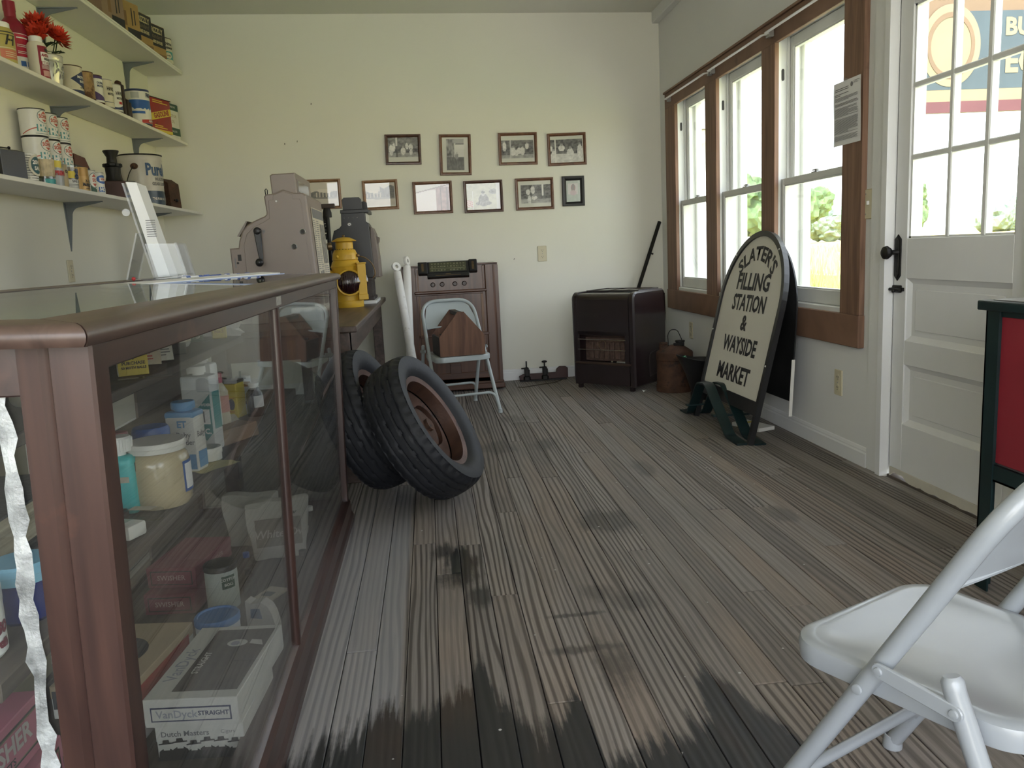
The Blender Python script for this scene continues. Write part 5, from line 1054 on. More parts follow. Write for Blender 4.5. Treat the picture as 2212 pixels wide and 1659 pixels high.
# local x: front of the stand (towards the aisle)
S = B(); S.prism([(-0.005, 0.0), (0.0, 0.0), (-0.047, 0.235), (-0.052, 0.235)], -0.06, 0.06, 'y').prism([(-0.07, 0), (-0.066, 0), (-0.030, 0.115), (-0.034, 0.115)], -0.06, 0.06, 'y').box(-0.07, 0.075, -0.06, 0.06, -0.0002, 0.003)
S.prism([(0.070, 0.0), (0.076, 0.0), (0.058, 0.088), (0.052, 0.088)], -0.06, 0.06, 'y').prism([(0.0, 0.0), (0.074, 0.0), (0.054, 0.086), (-0.016, 0.088)], 0.057, 0.060, 'y').prism([(0.0, 0.0), (0.074, 0.0), (0.054, 0.086), (-0.016, 0.088)], -0.060, -0.057, 'y')
S.done('stand', m_acryl, t)
B().prism([(0.004, 0.006), (0.032, 0.006), (-0.020, 0.236), (-0.044, 0.238)], -0.05, 0.05, 'y').done('leaflets', m_paper, t)
b = B()
for k in range(8): b.box(-0.010, 0.012, -0.0508, -0.0502, 0.105 + 0.0055 * k, 0.1068 + 0.0055 * k, M=Matrix.Rotation(-0.0, 4, 'Y'))
o = b.done('lettering', m_inkg, t)
b = B(); b.cyl((-0.050, -0.061, 0.165), (-0.050, -0.056, 0.165), 0.009); b.done('suction_clip', m_acryl, t)
t = T('clip_file', 'flat white plastic document sleeve with blue edge on the case top', 'document sleeve', top(-0.725, 2.50), math.radians(33 - 90)); t.rotation_euler = (0.02, 0.030, math.radians(33 - 90))
o = B(); o.box(-0.075, 0.075, -0.23, 0.28, 0.0015, 0.0045, bev=0.001); o.done('sleeve', m_acryl, t); B().box(-0.068, 0.068, -0.22, 0.27, 0.0046, 0.0066).done('sheets', m_paper, t); B().box(0.0755, 0.0775, -0.23, 0.28, 0.0015, 0.0050).done('edge', MT('pale_blue_edge', (0.30, 0.36, 0.52), 0.3), t)
def pen(lab, x, y, rz, m):
    t = T('ballpoint_pen', lab, 'pen', (top(x, y)[0], y, top(x, y)[2] + 0.0052), 0, 'pens on the display case', rot=(0, -0.035, math.radians(rz)))
    b = B(); M_ = MX((0, 0, 0), (1, 0, 0), (0, 0, 1), (0, 1, 0)); b.lathe([(0, -0.070), (0.004, -0.070), (0.005, -0.062), (0.005, 0.045), (0.0018, 0.062), (0, 0.066)], 12, M=M_); b.done('barrel', m_paper if m is None else m, t, True)
    b = B(); b.lathe([(0.0054, -0.055), (0.0054, -0.030)], 12, M=M_).lathe([(0.0054, 0.020), (0.0054, 0.045)], 12, M=M_); b.box(-0.001, 0.001, -0.065, -0.03, 0.005, 0.007); b.done('clip', m_pen_b, t, True); return t
pen('blue and white pen lying nearest the brochure stand', -0.790, 2.84, -16, None)
pen('blue pen in the middle of the row on the display case', -0.755, 2.95, -14, m_pen_b)
pen('white pen with blue grip in the row on the display case', -0.715, 3.07, -14, None)
pen('last pen of the row on the display case', -0.672, 3.20, -14, None)
t = T('red_pushpin', 'little red round pin head beside the brochure stand', 'pin', (top(-0.925, 2.66)[0], 2.66, top(-0.925, 2.66)[2])); B().ball((0, 0, 0.0065), 0.0062).done('head', m_red, t, True); B().cyl((0.005, 0, 0.004), (0.02, 0.004, 0.003), 0.0012, seg=6).done('needle', m_tin, t)
t = T('black_clip', 'small black clip behind the brochure stand', 'clip', top(-0.92, 3.12), 0.4); B().prism([(-0.012, 0), (0.012, 0), (0.003, 0.009), (-0.003, 0.009)], -0.010, 0.010, 'y').done('clip', m_ink, t); B().tube([(0.004, 0.006, 0.009), (0.02, 0.006, 0.004), (0.02, -0.006, 0.004), (0.004, -0.006, 0.009)], 0.0008, 6).done('wire_handle', m_tin, t)
# ------------------------------------------------------------------ wall shelves on the left
SH = []
for z0, th, xf, lab in ((1.510, 0.020, -1.768, 'lowest white wall shelf, crowded with oil cans and glasses'), (2.047, 0.021, -1.826, 'middle white wall shelf, with flowers and motor oil cans'), (2.580, 0.030, -1.811, 'topmost white wall shelf, with brake shoe cartons')):
    y1 = 6.80; y0 = 2.2
    s = T('wall_shelf', lab, 'shelf', (XL, 0, z0))
    if th > 0.025:
        B().box(0.002, xf - XL, y0, y1, 0, 0.0165, bev=0.001).done('board', m_shelfp, s); B().box(0.002, xf - XL + 0.002, y0, y1 - 0.004, 0.0172, th, bev=0.001).done('board', m_shelfp, s)
    else: B().box(0.002, xf - XL, y0, y1, 0, th, bev=0.002).done('board', m_shelfp, s)
    for yb in (2.45, 3.75, 5.05, 6.345):
        d = 0.200; h = 0.27
        def blade(a, b_, w0, w1, t=0.0035):
            return a
        k = B()
        # stamped steel bracket: wall leg, shelf arm, curved inner fillet; both legs taper
        out = [(0.002, -0.001), (d, -0.001), (d, -0.008)]
        r = 0.050
        out += [(0.034 + r - r * math.sin(a), -0.030 - r + r * math.cos(a)) for a in [i * math.pi / 16 for i in range(9)]]
        out += [(0.006, -h), (0.002, -h)]
        k.prism([(p_[0], p_[1]) for p_ in out], yb - 0.0016, yb + 0.0016, 'y')
        k.prism([(yb - 0.024, -0.001), (yb + 0.024, -0.001), (yb + 0.005, -h - 0.012), (yb - 0.005, -h - 0.012)], 0.0, 0.004, 'x')
        k.prism([(0.0, yb - 0.026), (0.0, yb + 0.026), (d + 0.012, yb + 0.004), (d + 0.012, yb - 0.004)], -0.0055, -0.0006, 'z')
        k.done('bracket', m_bracket, s)
    SH.append(s)
Z1, Z2, Z3 = 1.5305, 2.0685, 2.6105
AF = math.radians(-8)     # labels face the room
def rim_can(name, lab, cat, x, y, z, R, h, mats, mis=None, prof=None, group=None, seg=36):
    """tin can with seamed rims; bands of print from bottom to top"""
    t = T(name, lab, cat, (x, y, z), 0, group)
    bands = prof or [0.0, 1.0]
    P = [(0, 0.002), (R * .97, 0.002), (R * 1.015, 0.0), (R * 1.015, 0.004)]; mi = [1, 1, 1]
    for i, f in enumerate(bands):
        P.append((R, 0.005 + f * (h - 0.010))); mi.append((mis[i] if mis and i < len(mis) else 0))
    P += [(R * 1.015, h - 0.004), (R * 1.015, h), (R * .97, h), (R * .96, h - 0.004), (0, h - 0.004)]
    mi = [1, 1, 1] + [1] + [(mis[i] if mis else 0) for i in range(len(bands) - 1)] + [1, 1, 1, 1, 1]
    b = B(); b.lathe(P, seg, mis=mi); b.done('can', mats, t, True); return t

# ---- middle shelf, left to right
t = T('soap_bottle', 'yellow bottle of horse soap with white cap, at the left end of the middle shelf', 'bottle', (-1.90, 4.145, Z2))
b = B(); b.lathe([(0, 0), (0.056, 0), (0.060, 0.006), (0.060, 0.140), (0.050, 0.160), (0.036, 0.166)], 36); b.done('body', MT('olive_yellow_plastic', (0.43, 0.36, 0.10), 0.4, var=0.06), t, True)
b = B(); b.lathe([(0.044, 0.160), (0.046, 0.166), (0.046, 0.184), (0.042, 0.187), (0, 0.187)], 30); b.done('cap', m_plw, t, True)
b = B(); patch(0.060, 0.020, 0.062, math.radians(-70), math.radians(10), 0, b); b.text('H', 0.065, MX((0.061 * math.cos(-.5), 0.061 * math.sin(-.5), 0.102), (0.479, 0.878, 0), (0, 0, 1), (0.878, -0.479, 0)), 1, 0.0015, shear=0.3, wrap=0.061)
patch(0.060, 0.135, 0.140, math.radians(-70), math.radians(10), 1, b); patch(0.060, 0.124, 0.127, math.radians(-70), math.radians(10), 1, b); patch(0.060, 0.066, 0.070, math.radians(-70), math.radians(10), 2, b)
for k in range(3): patch(0.060, 0.030 + k * 0.009, 0.033 + k * 0.009, math.radians(-50), math.radians(0), 2, b, 0.0008)
b.done('label', [MT('coral_label', (0.55, 0.17, 0.10), 0.5), m_ink, MT('cream_ink', (0.62, 0.56, 0.36), 0.5)], t)
t = T('fuel_jug', 'tall maroon bottle with white label, behind the white one', 'bottle', (-1.985, 4.47, Z2))
b = B(); b.lathe([(0, 0), (0.060, 0), (0.063, 0.008), (0.063, 0.225), (0.055, 0.265), (0.034, 0.290), (0.026, 0.300), (0.026, 0.345)], 36); b.done('body', m_maroon, t, True)
b = B(); b.lathe([(0.028, 0.330), (0.028, 0.375), (0, 0.377)], 24); b.done('cap', m_maroon, t, True)
b = B(); patch(0.0632, 0.030, 0.215, math.radians(-130), math.radians(20), 0, b, n=20); patch(0.0634, 0.105, 0.212, math.radians(-62), math.radians(20), 1, b, 0.0006)
for k, (z0, z1) in enumerate(((0.192, 0.198), (0.160, 0.163), (0.152, 0.155), (0.128, 0.131), (0.120, 0.123))): patch(0.0636, z0, z1, math.radians(-55), math.radians(0), 0, b, 0.0012)
patch(0.0636, 0.060, 0.085, math.radians(-48), math.radians(-25), 2, b, 0.0008); patch(0.0636, 0.060, 0.085, math.radians(-18), math.radians(5), 2, b, 0.0008); WT(b, 'PREMIUM', 0.012, 0.064, 0.044, math.radians(-20), 3, 0.0006, th=0.001)
b.done('label', [m_plw, MT('crimson_label', (0.48, 0.02, 0.055), 0.5), m_blue, m_ink], t)
t = T('dust_cap_bottle', 'brown screw cap of a jar behind the yellow bottle', 'jar', (-2.03, 4.24, Z2)); b = B(); b.lathe([(0, 0), (0.050, 0), (0.050, 0.190), (0.035, 0.205)], 28); b.done('jar', m_amberd, t, True)
b = B(); b.lathe([(0.040, 0.2), (0.040, 0.228), (0, 0.23)], 28); b.done('cap', MT('brown_cap', (0.11, 0.045, 0.04), 0.5), t, True)
t = T('antifreeze_bottle', 'slim white bottle with maroon anti-freeze label', 'bottle', (-1.885, 4.478, Z2))
b = B(); b.lathe([(0, 0), (0.042, 0), (0.045, 0.006), (0.045, 0.165), (0.036, 0.180), (0.024, 0.184)], 32); b.done('body', MT('cream_white_plastic', (0.70, 0.66, 0.54), 0.4, var=0.02), t, True)
b = B(); b.lathe([(0.029, 0.182), (0.030, 0.186), (0.030, 0.207), (0.027, 0.210), (0, 0.210)], 26); b.done('cap', m_plw, t, True)
b = B(); patch(0.0452, 0.008, 0.160, math.radians(-62), math.radians(40), 0, b); patch(0.0454, 0.085, 0.130, math.radians(-48), math.radians(30), 1, b, 0.0008)
WT(b, 'ANTI-SEIZE', 0.018, 0.0462, 0.115, math.radians(2), 0, 0.0012, 0.85, th=0.0012); WT(b, 'SOLVENT', 0.015, 0.0462, 0.097, math.radians(2), 2, 0.0010, 0.85, th=0.0012); WT(b, 'REDUCER', 0.017, 0.0462, 0.076, math.radians(0), 1, 0.0008, th=0.0012)
for k in range(5): patch(0.0456, 0.050 + k * .004, 0.0515 + k * .004, math.radians(-50), math.radians(30), 1, b, 0.0008)
patch(0.0456, 0.015, 0.042, math.radians(-45), math.radians(20), 3, b, 0.0008); patch(0.0456, 0.134, 0.150, math.radians(-20), math.radians(25), 2, b, 0.0008)
b.done('label', [m_maroon, m_plw, m_ink, MT('pink_block', (0.55, 0.30, 0.28), 0.5)], t)
# flowers in an embossed tin
t = T('flower_pail', 'embossed tin pail full of orange-red artificial chrysanthemums', 'flower pail', (-1.90, 4.62, Z2))
b = B(); b.lathe([(0, 0.002), (0.056, 0.002), (0.058, 0.0), (0.070, 0.110), (0.072, 0.113), (0.070, 0.116), (0.073, 0.120), (0.073, 0.145), (0.0755, 0.148), (0.073, 0.150), (0.070, 0.148), (0.066, 0.12), (0, 0.12)], 36); b.done('pail', MT('whitewashed_tin', (0.60, 0.60, 0.55), 0.3, 0.5, var=0.12, scale=14, bump=0.1), t, True)
b = B(); random.seed(2)
for k in range(26):
    a = math.radians(random.uniform(-85, 20)); z = random.uniform(0.022, 0.095); R = 0.0585 + z * 0.108; l = random.uniform(0.012, 0.024); w = random.uniform(-0.5, 0.5)
    b.tube([(R * math.cos(a), R * math.sin(a), z), ((R + 0.004) * math.cos(a + w * 0.12), (R + 0.004) * math.sin(a + w * 0.12), z + l * .5), ((R + .001) * math.cos(a + w * 0.3), (R + .001) * math.sin(a + w * 0.3), z + l)], [0.001, 0.0028, 0.001], 6)
b.done('embossed_sprigs', m_tindull, t)['kind'] = 'stuff'
def flower(cx_, cy_, cz, r, tilt, az, seed):
    rnd = random.Random(seed); b = B()
    for ring, (n, l, up) in enumerate(((20, 1.0, 0.05), (18, 0.88, 0.42), (15, 0.70, 0.80), (11, 0.5, 1.15), (7, 0.32, 1.4))):
        for k in range(n):
            a = 2 * math.pi * (k + rnd.uniform(-.3, .3)) / n + ring; u = up + rnd.uniform(-.14, .14); L = r * l * rnd.uniform(.88, 1.08); w = r * 0.14
            d = Vector((math.cos(a) * math.cos(u), math.sin(a) * math.cos(u), math.sin(u))); s_ = Vector((-math.sin(a), math.cos(a), 0)); nn = d.cross(s_)
            p0 = d * L * 0.12; p1 = d * L * 0.6 + nn * L * -0.06; p2 = d * L + nn * L * 0.10
            vs_ = [b.bm.verts.new(q) for q in (p0 - s_ * w * .4, p0 + s_ * w * .4, p1 + s_ * w, p2, p1 - s_ * w)]; b.bm.faces.new((vs_[0], vs_[1], vs_[2], vs_[4])); b.bm.faces.new((vs_[4], vs_[2], vs_[3]))
    M_ = Matrix.Translation((cx_, cy_, cz)) @ Matrix.Rotation(az, 4, 'Z') @ Matrix.Rotation(tilt, 4, 'Y'); bmesh.ops.transform(b.bm, matrix=M_, verts=b.bm.verts)
    return b
for k, (dx, dy, dz, r, tl, az) in enumerate(((0.0, -0.06, 0.300, 0.085, 0.5, -1.2), (0.055, 0.01, 0.250, 0.085, 0.8, -0.5), (0.02, 0.12, 0.265, 0.080, 0.9, 0.5), (-0.045, -0.02, 0.285, 0.075, 0.5, 2.6), (0.01, -0.10, 0.240, 0.070, 1.2, -1.6), (-0.03, 0.07, 0.305, 0.070, 0.3, 1.2))):
    flower(dx, dy, dz, r, tl, az, k).done('flower', m_petal, t)
    B().tube([(dx * .3, dy * .3, 0.12), (dx * .7, dy * .7, 0.19), (dx * .97, dy * .97, dz)], 0.003, 6).done('stem', m_leaf, t)
for k in range(16):
    a = k * 2.4; r = 0.05 + 0.05 * ((k * 7) % 5) / 5; z = 0.140 + 0.05 * ((k * 3) % 4) / 4; p = Vector((math.cos(a) * r, math.sin(a) * r, z + 0.03)); d = Vector((math.cos(a), math.sin(a), 0.35)).normalized() * 0.065; s_ = Vector((-math.sin(a), math.cos(a), 0.3)) * 0.020
    b = B(); q = [p - d * .5, p - d * .1 + s_, p + d * .3 + s_ * .8, p + d * .5 + Vector((0, 0, -0.01)), p + d * .3 - s_ * .8, p - d * .1 - s_]; b.poly(q); b.done('leaf', m_leaf, t)
t = rim_can('oil_can', 'big cream oil can with a navy diamond, beside the flowers', 'oil can', -1.925, 4.93, Z2, 0.070, 0.165, [m_cream, m_rust, m_navy], [2, 0], [0, 0.19, 1.0])
b = B(); patch(0.070, 0.03, 0.1, math.radians(-62), math.radians(50), 0, b, f=lambda a: (0.092 - 0.048 * (1 - abs(a + 0.0) / 1.1), 0.092 + 0.048 * (1 - abs(a + 0.0) / 1.1)), n=16); WT(b, 'MOTOR', 0.018, 0.0708, 0.104, math.radians(-6), 1, 0.0008); WT(b, 'BASE', 0.018, 0.0708, 0.082, math.radians(-6), 1, 0.0008); WT(b, 'OIL FIRST', 0.011, 0.0708, 0.048, math.radians(-5), 2, 0.0004); b.done('label', [m_navy, m_canw, m_ink], t)
t = rim_can('oil_can', 'badly rusted oil can on the middle shelf', 'oil can', -1.875, 5.005, Z2, 0.050, 0.150, [MT('rusted_label_tin', (0.30, 0.19, 0.09), 0.5, 0.3, var=0.4, scale=16, bump=0.1, dirt=(0.10, 0.045, 0.02), dirt_amt=0.48), m_rust])
t = rim_can('oil_can', 'white and purple oil can next to the rusted one', 'oil can', -1.875, 5.125, Z2, 0.054, 0.156, [m_canw, m_rust, MT('purple_print', (0.06, 0.03, 0.14), 0.4)], [0, 2], [0, 0.90, 1.0])
b = B(); patch(0.054, 0.02, 0.07, math.radians(-95), math.radians(40), 0, b, f=lambda a: (0.016, 0.062 - 0.026 * (a + 1.0)), n=14); WT(b, 'OUTBOARD', 0.016, 0.0545, 0.112, math.radians(-8), 1, 0.0008, 0.8); WT(b, 'MOTOR OIL', 0.016, 0.0545, 0.095, math.radians(-8), 1, 0.0008, 0.8); b.done('label', [MT('purple_sweep', (0.06, 0.03, 0.14), 0.4), m_navy], t)
for k, (y, m_, lab) in enumerate(((5.275, m_cream, 'yellowed oil can with black lettering beside the white one'), (5.415, m_canw, 'white oil can with black lettering, beside the iron clamp'))):
    t = rim_can('oil_can', lab, 'oil can', -1.875, y, Z2, 0.055, 0.163, [m_, m_tindull])
    b = B(); WT(b, 'HAVOLINE', 0.030, 0.0555, 0.108, math.radians(0), 0, 0.0012, 0.62); WT(b, 'MOTOR OIL', 0.019, 0.0555, 0.078, math.radians(-6), 0, 0.0008, 0.7)
    if k: patch(0.055, 0.0, 0.05, math.radians(-100), math.radians(30), 1, b, f=lambda a: (0.012, 0.036 + 0.012 * math.sin(a * 2))); patch(0.0555, 0.045, 0.060, math.radians(-30), math.radians(0), 2, b, 0.001)
    else: patch(0.055, 0.030, 0.033, math.radians(-100), math.radians(30), 1, b)
    b.done('label', [m_ink, m_navy, m_red], t)
t = T('iron_clamp', 'dark rusty wooden-jawed clamp standing on the middle shelf', 'clamp', (-1.885, 5.60, Z2))
b = B(); b.box(-0.028, 0.028, -0.030, 0.0, 0, 0.200, bev=0.004).box(-0.028, 0.028, 0.035, 0.062, 0, 0.120, bev=0.004).box(-0.028, 0.028, 0.075, 0.100, 0, 0.110, bev=0.004); b.done('jaws', MT('dark_clamp_wood', (0.028, 0.016, 0.012), 0.6, var=0.3, scale=14, bump=0.1), t)
b = B(); b.cyl((0, -0.034, 0.205), (0, 0.0, 0.212), 0.018, 0.014).tube([(0, -0.02, 0.205), (0, 0.05, 0.13), (0, 0.10, 0.112)], 0.010, 8).cyl((0, -0.045, 0.05), (0, 0.115, 0.05), 0.008); b.done('screw', m_rust, t)
t = rim_can('antifreeze_can', 'tall white and blue antifreeze can with snowy mountains', 'antifreeze can', -1.885, 5.905, Z2, 0.078, 0.225, [m_canw, m_navy, m_blue, m_red], [0, 2, 0, 1], [0.0, 0.30, 0.70, 0.96, 1.0])
b = B(); random.seed(6)
patch(0.078, 0.06, 0.09, math.radians(-110), math.radians(60), 1, b, n=34, f=lambda a: (0.055, 0.098 + 0.014 * mnoise.noise(Vector((a * 5, 0, 0))) + 0.008 * mnoise.noise(Vector((a * 13, 3, 0))))); patch(0.0785, 0.066, 0.082, math.radians(-110), math.radians(-40), 0, b)
WT(b, 'FRIGITEX', 0.036, 0.0790, 0.186, math.radians(5), 2, 0.0016, 0.62); patch(0.0785, 0.0, 0.025, math.radians(-60), math.radians(40), 3, b, f=lambda a: (0.006, 0.028 + 0.008 * (a + 0.8))); WT(b, 'ANTI', 0.022, 0.0798, 0.020, math.radians(-8), 1, 0.001)
patch(0.0785, 0.165, 0.205, math.radians(-100), math.radians(-62), 4, b); b.done('label', [m_blue, m_canw, m_navy, m_red, MT('pale_grey_block', (0.46, 0.48, 0.47), 0.5)], t)
t = T('paint_stick', 'weathered wooden stick leaning beside the blue antifreeze can', 'stick', (-1.87, 6.015, Z2)); B().prism([(-0.012, 0), (0.012, 0), (0.006, 0.15), (-0.002, 0.155)], -0.004, 0.012, 'y').done('stick', m_kraftp, t)
t = T('gasoline_can', 'red rectangular tin reading gasoline on a yellow band', 'gasoline can', (-1.925, 6.30, Z2), math.radians(-16))
b = B(); b.box(-0.085, 0.085, -0.13, 0.115, 0, 0.238, bev=0.006, seg=2); b.done('tin', m_redtin, t, True)
b = B(); b.lathe([(0.022, 0.238), (0.022, 0.252), (0, 0.254)], 18, M=Matrix.Translation((0, -0.05, 0))).box(-0.09, 0.09, -0.135, 0.12, 0.236, 0.240); b.done('cap', m_iron, t)
b = B(); b.prism([(-0.128, 0.075), (0.113, 0.135), (0.113, 0.185), (-0.128, 0.125)], 0.0852, 0.0856, 'x', 0); FT(b, 'GASOLINE', 0.048, (0.0862, -0.007, 0.130), (0, 0.97, 0.24), (0, -0.24, 0.97), 1, 0.002, 0.85)
for z, l in ((0.205, 0.18), (0.218, 0.12), (0.032, 0.15), (0.045, 0.1)): b.box(0.0852, 0.0858, -0.10, -0.10 + l, z, z + 0.006, 0)
FT(b, 'TWO GALLONS', 0.016, (-0.03, -0.1304, 0.11), (1, 0, 0), (0, 0, 1), 2); b.box(0.0852, 0.0856, -0.128, 0.113, 0.0, 0.022, 0); b.done('label', [m_yell, m_redtin, MT('dim_red_ink', (0.12, 0.012, 0.01), 0.5)], t)
t = T('green_oil_tin', 'green and white rectangular tin at the back end of the middle shelf', 'oil tin', (-1.935, 6.60, Z2), math.radians(-12))
b = B(); b.box(-0.080, 0.080, -0.09, 0.09, 0, 0.262, bev=0.006, seg=2); b.done('tin', m_canw, t, True)
b = B(); b.box(-0.081, 0.081, -0.091, 0.091, 0.210, 0.2625, bev=0.004).box(-0.081, 0.081, -0.091, 0.091, 0.030, 0.085); b.done('green_bands', m_green, t)
b = B(); FT(b, 'QUAKER STATE', 0.018, (0.0818, 0, 0.237), (0, 1, 0), (0, 0, 1), 0, 0.0003, 0.7); FT(b, 'MOTOR', 0.030, (0.0806, 0.0, 0.170), (0, 1, 0), (0, 0, 1), 1, 0.0005); FT(b, 'OIL', 0.030, (0.0806, 0.0, 0.130), (0, 1, 0), (0, 0, 1), 1, 0.0005); FT(b, '2 GALLONS', 0.020, (0.0818, 0, 0.058), (0, 1, 0), (0, 0, 1), 0, 0.0003, 0.8); b.done('lettering', [m_canw, MT('tan_ink', (0.40, 0.33, 0.20), 0.5)], t)

# ---- topmost shelf
for k, (y, lab, mb) in enumerate(((5.52, 'tan brake shoe carton with a running figure, leftmost on the topmost shelf', m_kraftp), (5.80, 'worn tan brake shoe carton, second on the topmost shelf', m_kraft), (6.055, 'brake shoe carton with black label, second from the right on the topmost shelf', m_kraft), (6.335, 'brake shoe carton with black label, nearest the corner', m_kraft))):
    t = T('brake_shoe_carton', lab, 'carton', (-1.925, y, Z3), math.radians(-13 - 3 * (k % 2)), 'brake shoe cartons on the topmost shelf')
    h = 0.215; B().box(-0.095, 0.095, -0.115, 0.115, 0, h, bev=0.002).done('carton', mb, t)
    q = B()
    if k >= 2:
        q.box(0.0952, 0.0956, -0.105, 0.113, 0.065, h - 0.004, 0); FT(q, 'GRIZZLY', 0.052, (0.0964, 0.004, h - 0.043), (0, 1, 0), (0, 0, 1), 1, 0.0022, 0.80); FT(q, 'Standard', 0.042, (0.0964, 0.004, h - 0.083), (0, 1, 0), (0, 0, 1), 2, 0.0008, 0.9, shear=0.4); FT(q, 'BRAKE SHOES', 0.028, (0.0964, 0.004, h - 0.121), (0, 1, 0), (0, 0, 1), 1, 0.0016, 0.80); q.box(0.0952, 0.0956, -0.113, 0.113, 0, 0.018, 3)
        FT(q, 'BRAKE', 0.018, (-0.02, -0.1154, 0.02), (1, 0, 0), (0, 0, 1), 0, 0.0008)
    else: q.box(0.0952, 0.0956, -0.02, 0.113, 0.0, 0.05, 0).box(0.0952, 0.0956, -0.05, -0.02, 0.06, 0.15, 3).box(0.0952, 0.0956, 0.03, 0.04, 0.07, 0.18, 0).box(0.0952, 0.0956, 0.06, 0.07, 0.08, 0.17, 0)
    q.done('label', [m_ink, MT('cream_carton_ink', (0.52, 0.44, 0.25), 0.5), MT('brown_carton_ink', (0.13, 0.10, 0.06), 0.5), MT('brown_wash', (0.20, 0.11, 0.045), 0.6)], t)
t = rim_can('coolant_can', 'red, white and green can at the back end of the topmost shelf', 'coolant can', -1.895, 6.60, Z3, 0.082, 0.185, [m_cream, m_rust, m_tealp], [0, 2, 0], [0, 0.16, 0.48, 1.0])
b = B(); patch(0.082, 0.015, 0.165, math.radians(-150), math.radians(-62), 0, b); WT(b, 'FREE', 0.030, 0.083, 0.120, math.radians(-92), 1, 0.001); patch(0.0825, 0.03, 0.07, math.radians(-95), math.radians(-70), 1, b); WT(b, 'LIVERMORE', 0.020, 0.083, 0.112, math.radians(-28), 2, 0.001, 0.8); WT(b, 'Prime', 0.032, 0.083, 0.142, math.radians(-32), 2, 0.001, shear=0.3); patch(0.0825, 0.04, 0.075, math.radians(-55), math.radians(-12), 1, b, 0.0006, f=lambda a: (0.058 - 0.022 * math.sqrt(max(0, 1 - ((a + 0.58) / 0.38) ** 2)), 0.058 + 0.022 * math.sqrt(max(0, 1 - ((a + 0.58) / 0.38) ** 2)))); WT(b, 'green', 0.016, 0.0838, 0.058, math.radians(-33), 2, 0.0005)
b.done('label', [MT('brick_red_print', (0.40, 0.075, 0.045), 0.5), m_cream, m_ink], t)

# ---- lowest shelf
t = T('black_lantern_box', 'tall black tin lamp box at the left end of the lowest shelf', 'lamp box', (-1.89, 4.00, Z1), math.radians(-20))
b = B(); b.prism([(-0.06, 0), (0.06, 0), (0.06, 0.130), (0.02, 0.142), (-0.06, 0.142)], -0.075, 0.06, 'y', bev=0.002); b.done('box', m_black, t)
b = B(); b.tube([(0, -0.03, 0.142), (0, -0.01, 0.150), (0, 0.03, 0.150), (0.0, 0.045, 0.142)], 0.003, 6).ball((0, 0.035, 0.152), 0.007); b.done('handle', m_iron, t)
def tumbler(lab, y, x, R, h, bands, mats, cat='drinking glass', name='drinking_glass'):
    t = T(name, lab, cat, (x, y, Z1), 0, 'promotional glasses on the lowest shelf')
    b = B(); b.lathe([(0, 0.002), (R * .86, 0.002), (R * .9, 0.0), (R, h), (R * .965, h), (R * .87, 0.008), (0, 0.008)], 32); b.done('glass', m_clearw, t, True)
    b = B()
    for z0, z1, a0, a1, mi in bands:
        n_ = 22
        for i in range(n_):
            a = a0 + (a1 - a0) * i / n_; c = a0 + (a1 - a0) * (i + 1) / n_; r0 = R * (.9 + .1 * z0 / h) + 0.0005; r1 = R * (.9 + .1 * z1 / h) + 0.0005
            b.poly([(r0 * math.cos(a), r0 * math.sin(a), z0), (r0 * math.cos(c), r0 * math.sin(c), z0), (r1 * math.cos(c), r1 * math.sin(c), z1), (r1 * math.cos(a), r1 * math.sin(a), z1)], mi)
    return t, b
t, b = tumbler('striped mug-like glass with a round green emblem', 4.165, -1.88, 0.056, 0.140, [(0.006, 0.138, -3.14, 3.14, 2)] + [(0.012 + k * .0115, 0.016 + k * .0115, -3.14, 3.14, 0) for k in range(11)], [m_ink])
patch(0.0575, 0.0, 0.1, math.radians(-50), math.radians(40), 1, b, f=lambda a: (0.085 - 0.05 * math.sqrt(max(0, 1 - ((a + 0.09) / 0.8) ** 2)), 0.085 + 0.05 * math.sqrt(max(0, 1 - ((a + 0.09) / 0.8) ** 2))), n=20); patch(0.0582, 0.0, 0.1, math.radians(-38), math.radians(28), 3, b, f=lambda a: (0.085 - 0.04 * math.sqrt(max(0, 1 - ((a + 0.09) / 0.6) ** 2)), 0.085 + 0.04 * math.sqrt(max(0, 1 - ((a + 0.09) / 0.6) ** 2))), n=20); WT(b, '20W', 0.026, 0.0590, 0.098, math.radians(-5), 2, 0.001); WT(b, 'SAE', 0.024, 0.0590, 0.070, math.radians(-5), 2, 0.001)
b.done('printed_bands', [m_ink, m_cream, m_canw, MT('dark_teal_print', (0.02, 0.085, 0.10), 0.5)], t)
t, b = tumbler('glass with a tan mottled band', 4.305, -1.855, 0.048, 0.132, [(0.045, 0.128, -3.14, 3.14, 0), (0.006, 0.034, -1.2, 1.2, 1)], None); b.done('printed_bands', [MT('mottled_tan_print', (0.48, 0.39, 0.24), 0.4, var=0.3, scale=30), m_tealp], t)
t, b = tumbler('grey glass with yellow square and red lettering', 4.405, -1.862, 0.054, 0.136, [(0.004, 0.090, -3.14, 3.14, 0), (0.098, 0.132, -1.1, -0.2, 1)], None); WT(b, 'PREMIUM', 0.030, 0.0545, 0.070, math.radians(-8), 2, 0.0016, 0.7); b.done('printed_bands', [MT('grey_frost_print', (0.33, 0.34, 0.35), 0.3), m_yell, m_red], t)
t = rim_can('oil_can', 'tan oil can squeezed between two glasses on the lowest shelf', 'oil can', -1.875, 4.50, Z1, 0.046, 0.128, [MT('tan_tin', (0.44, 0.35, 0.21), 0.4, var=0.15, scale=16), m_tindull])
b = B(); WT(b, 'OIL', 0.022, 0.0465, 0.090, math.radians(0), 0, 0.001); b.done('label', m_ink, t)
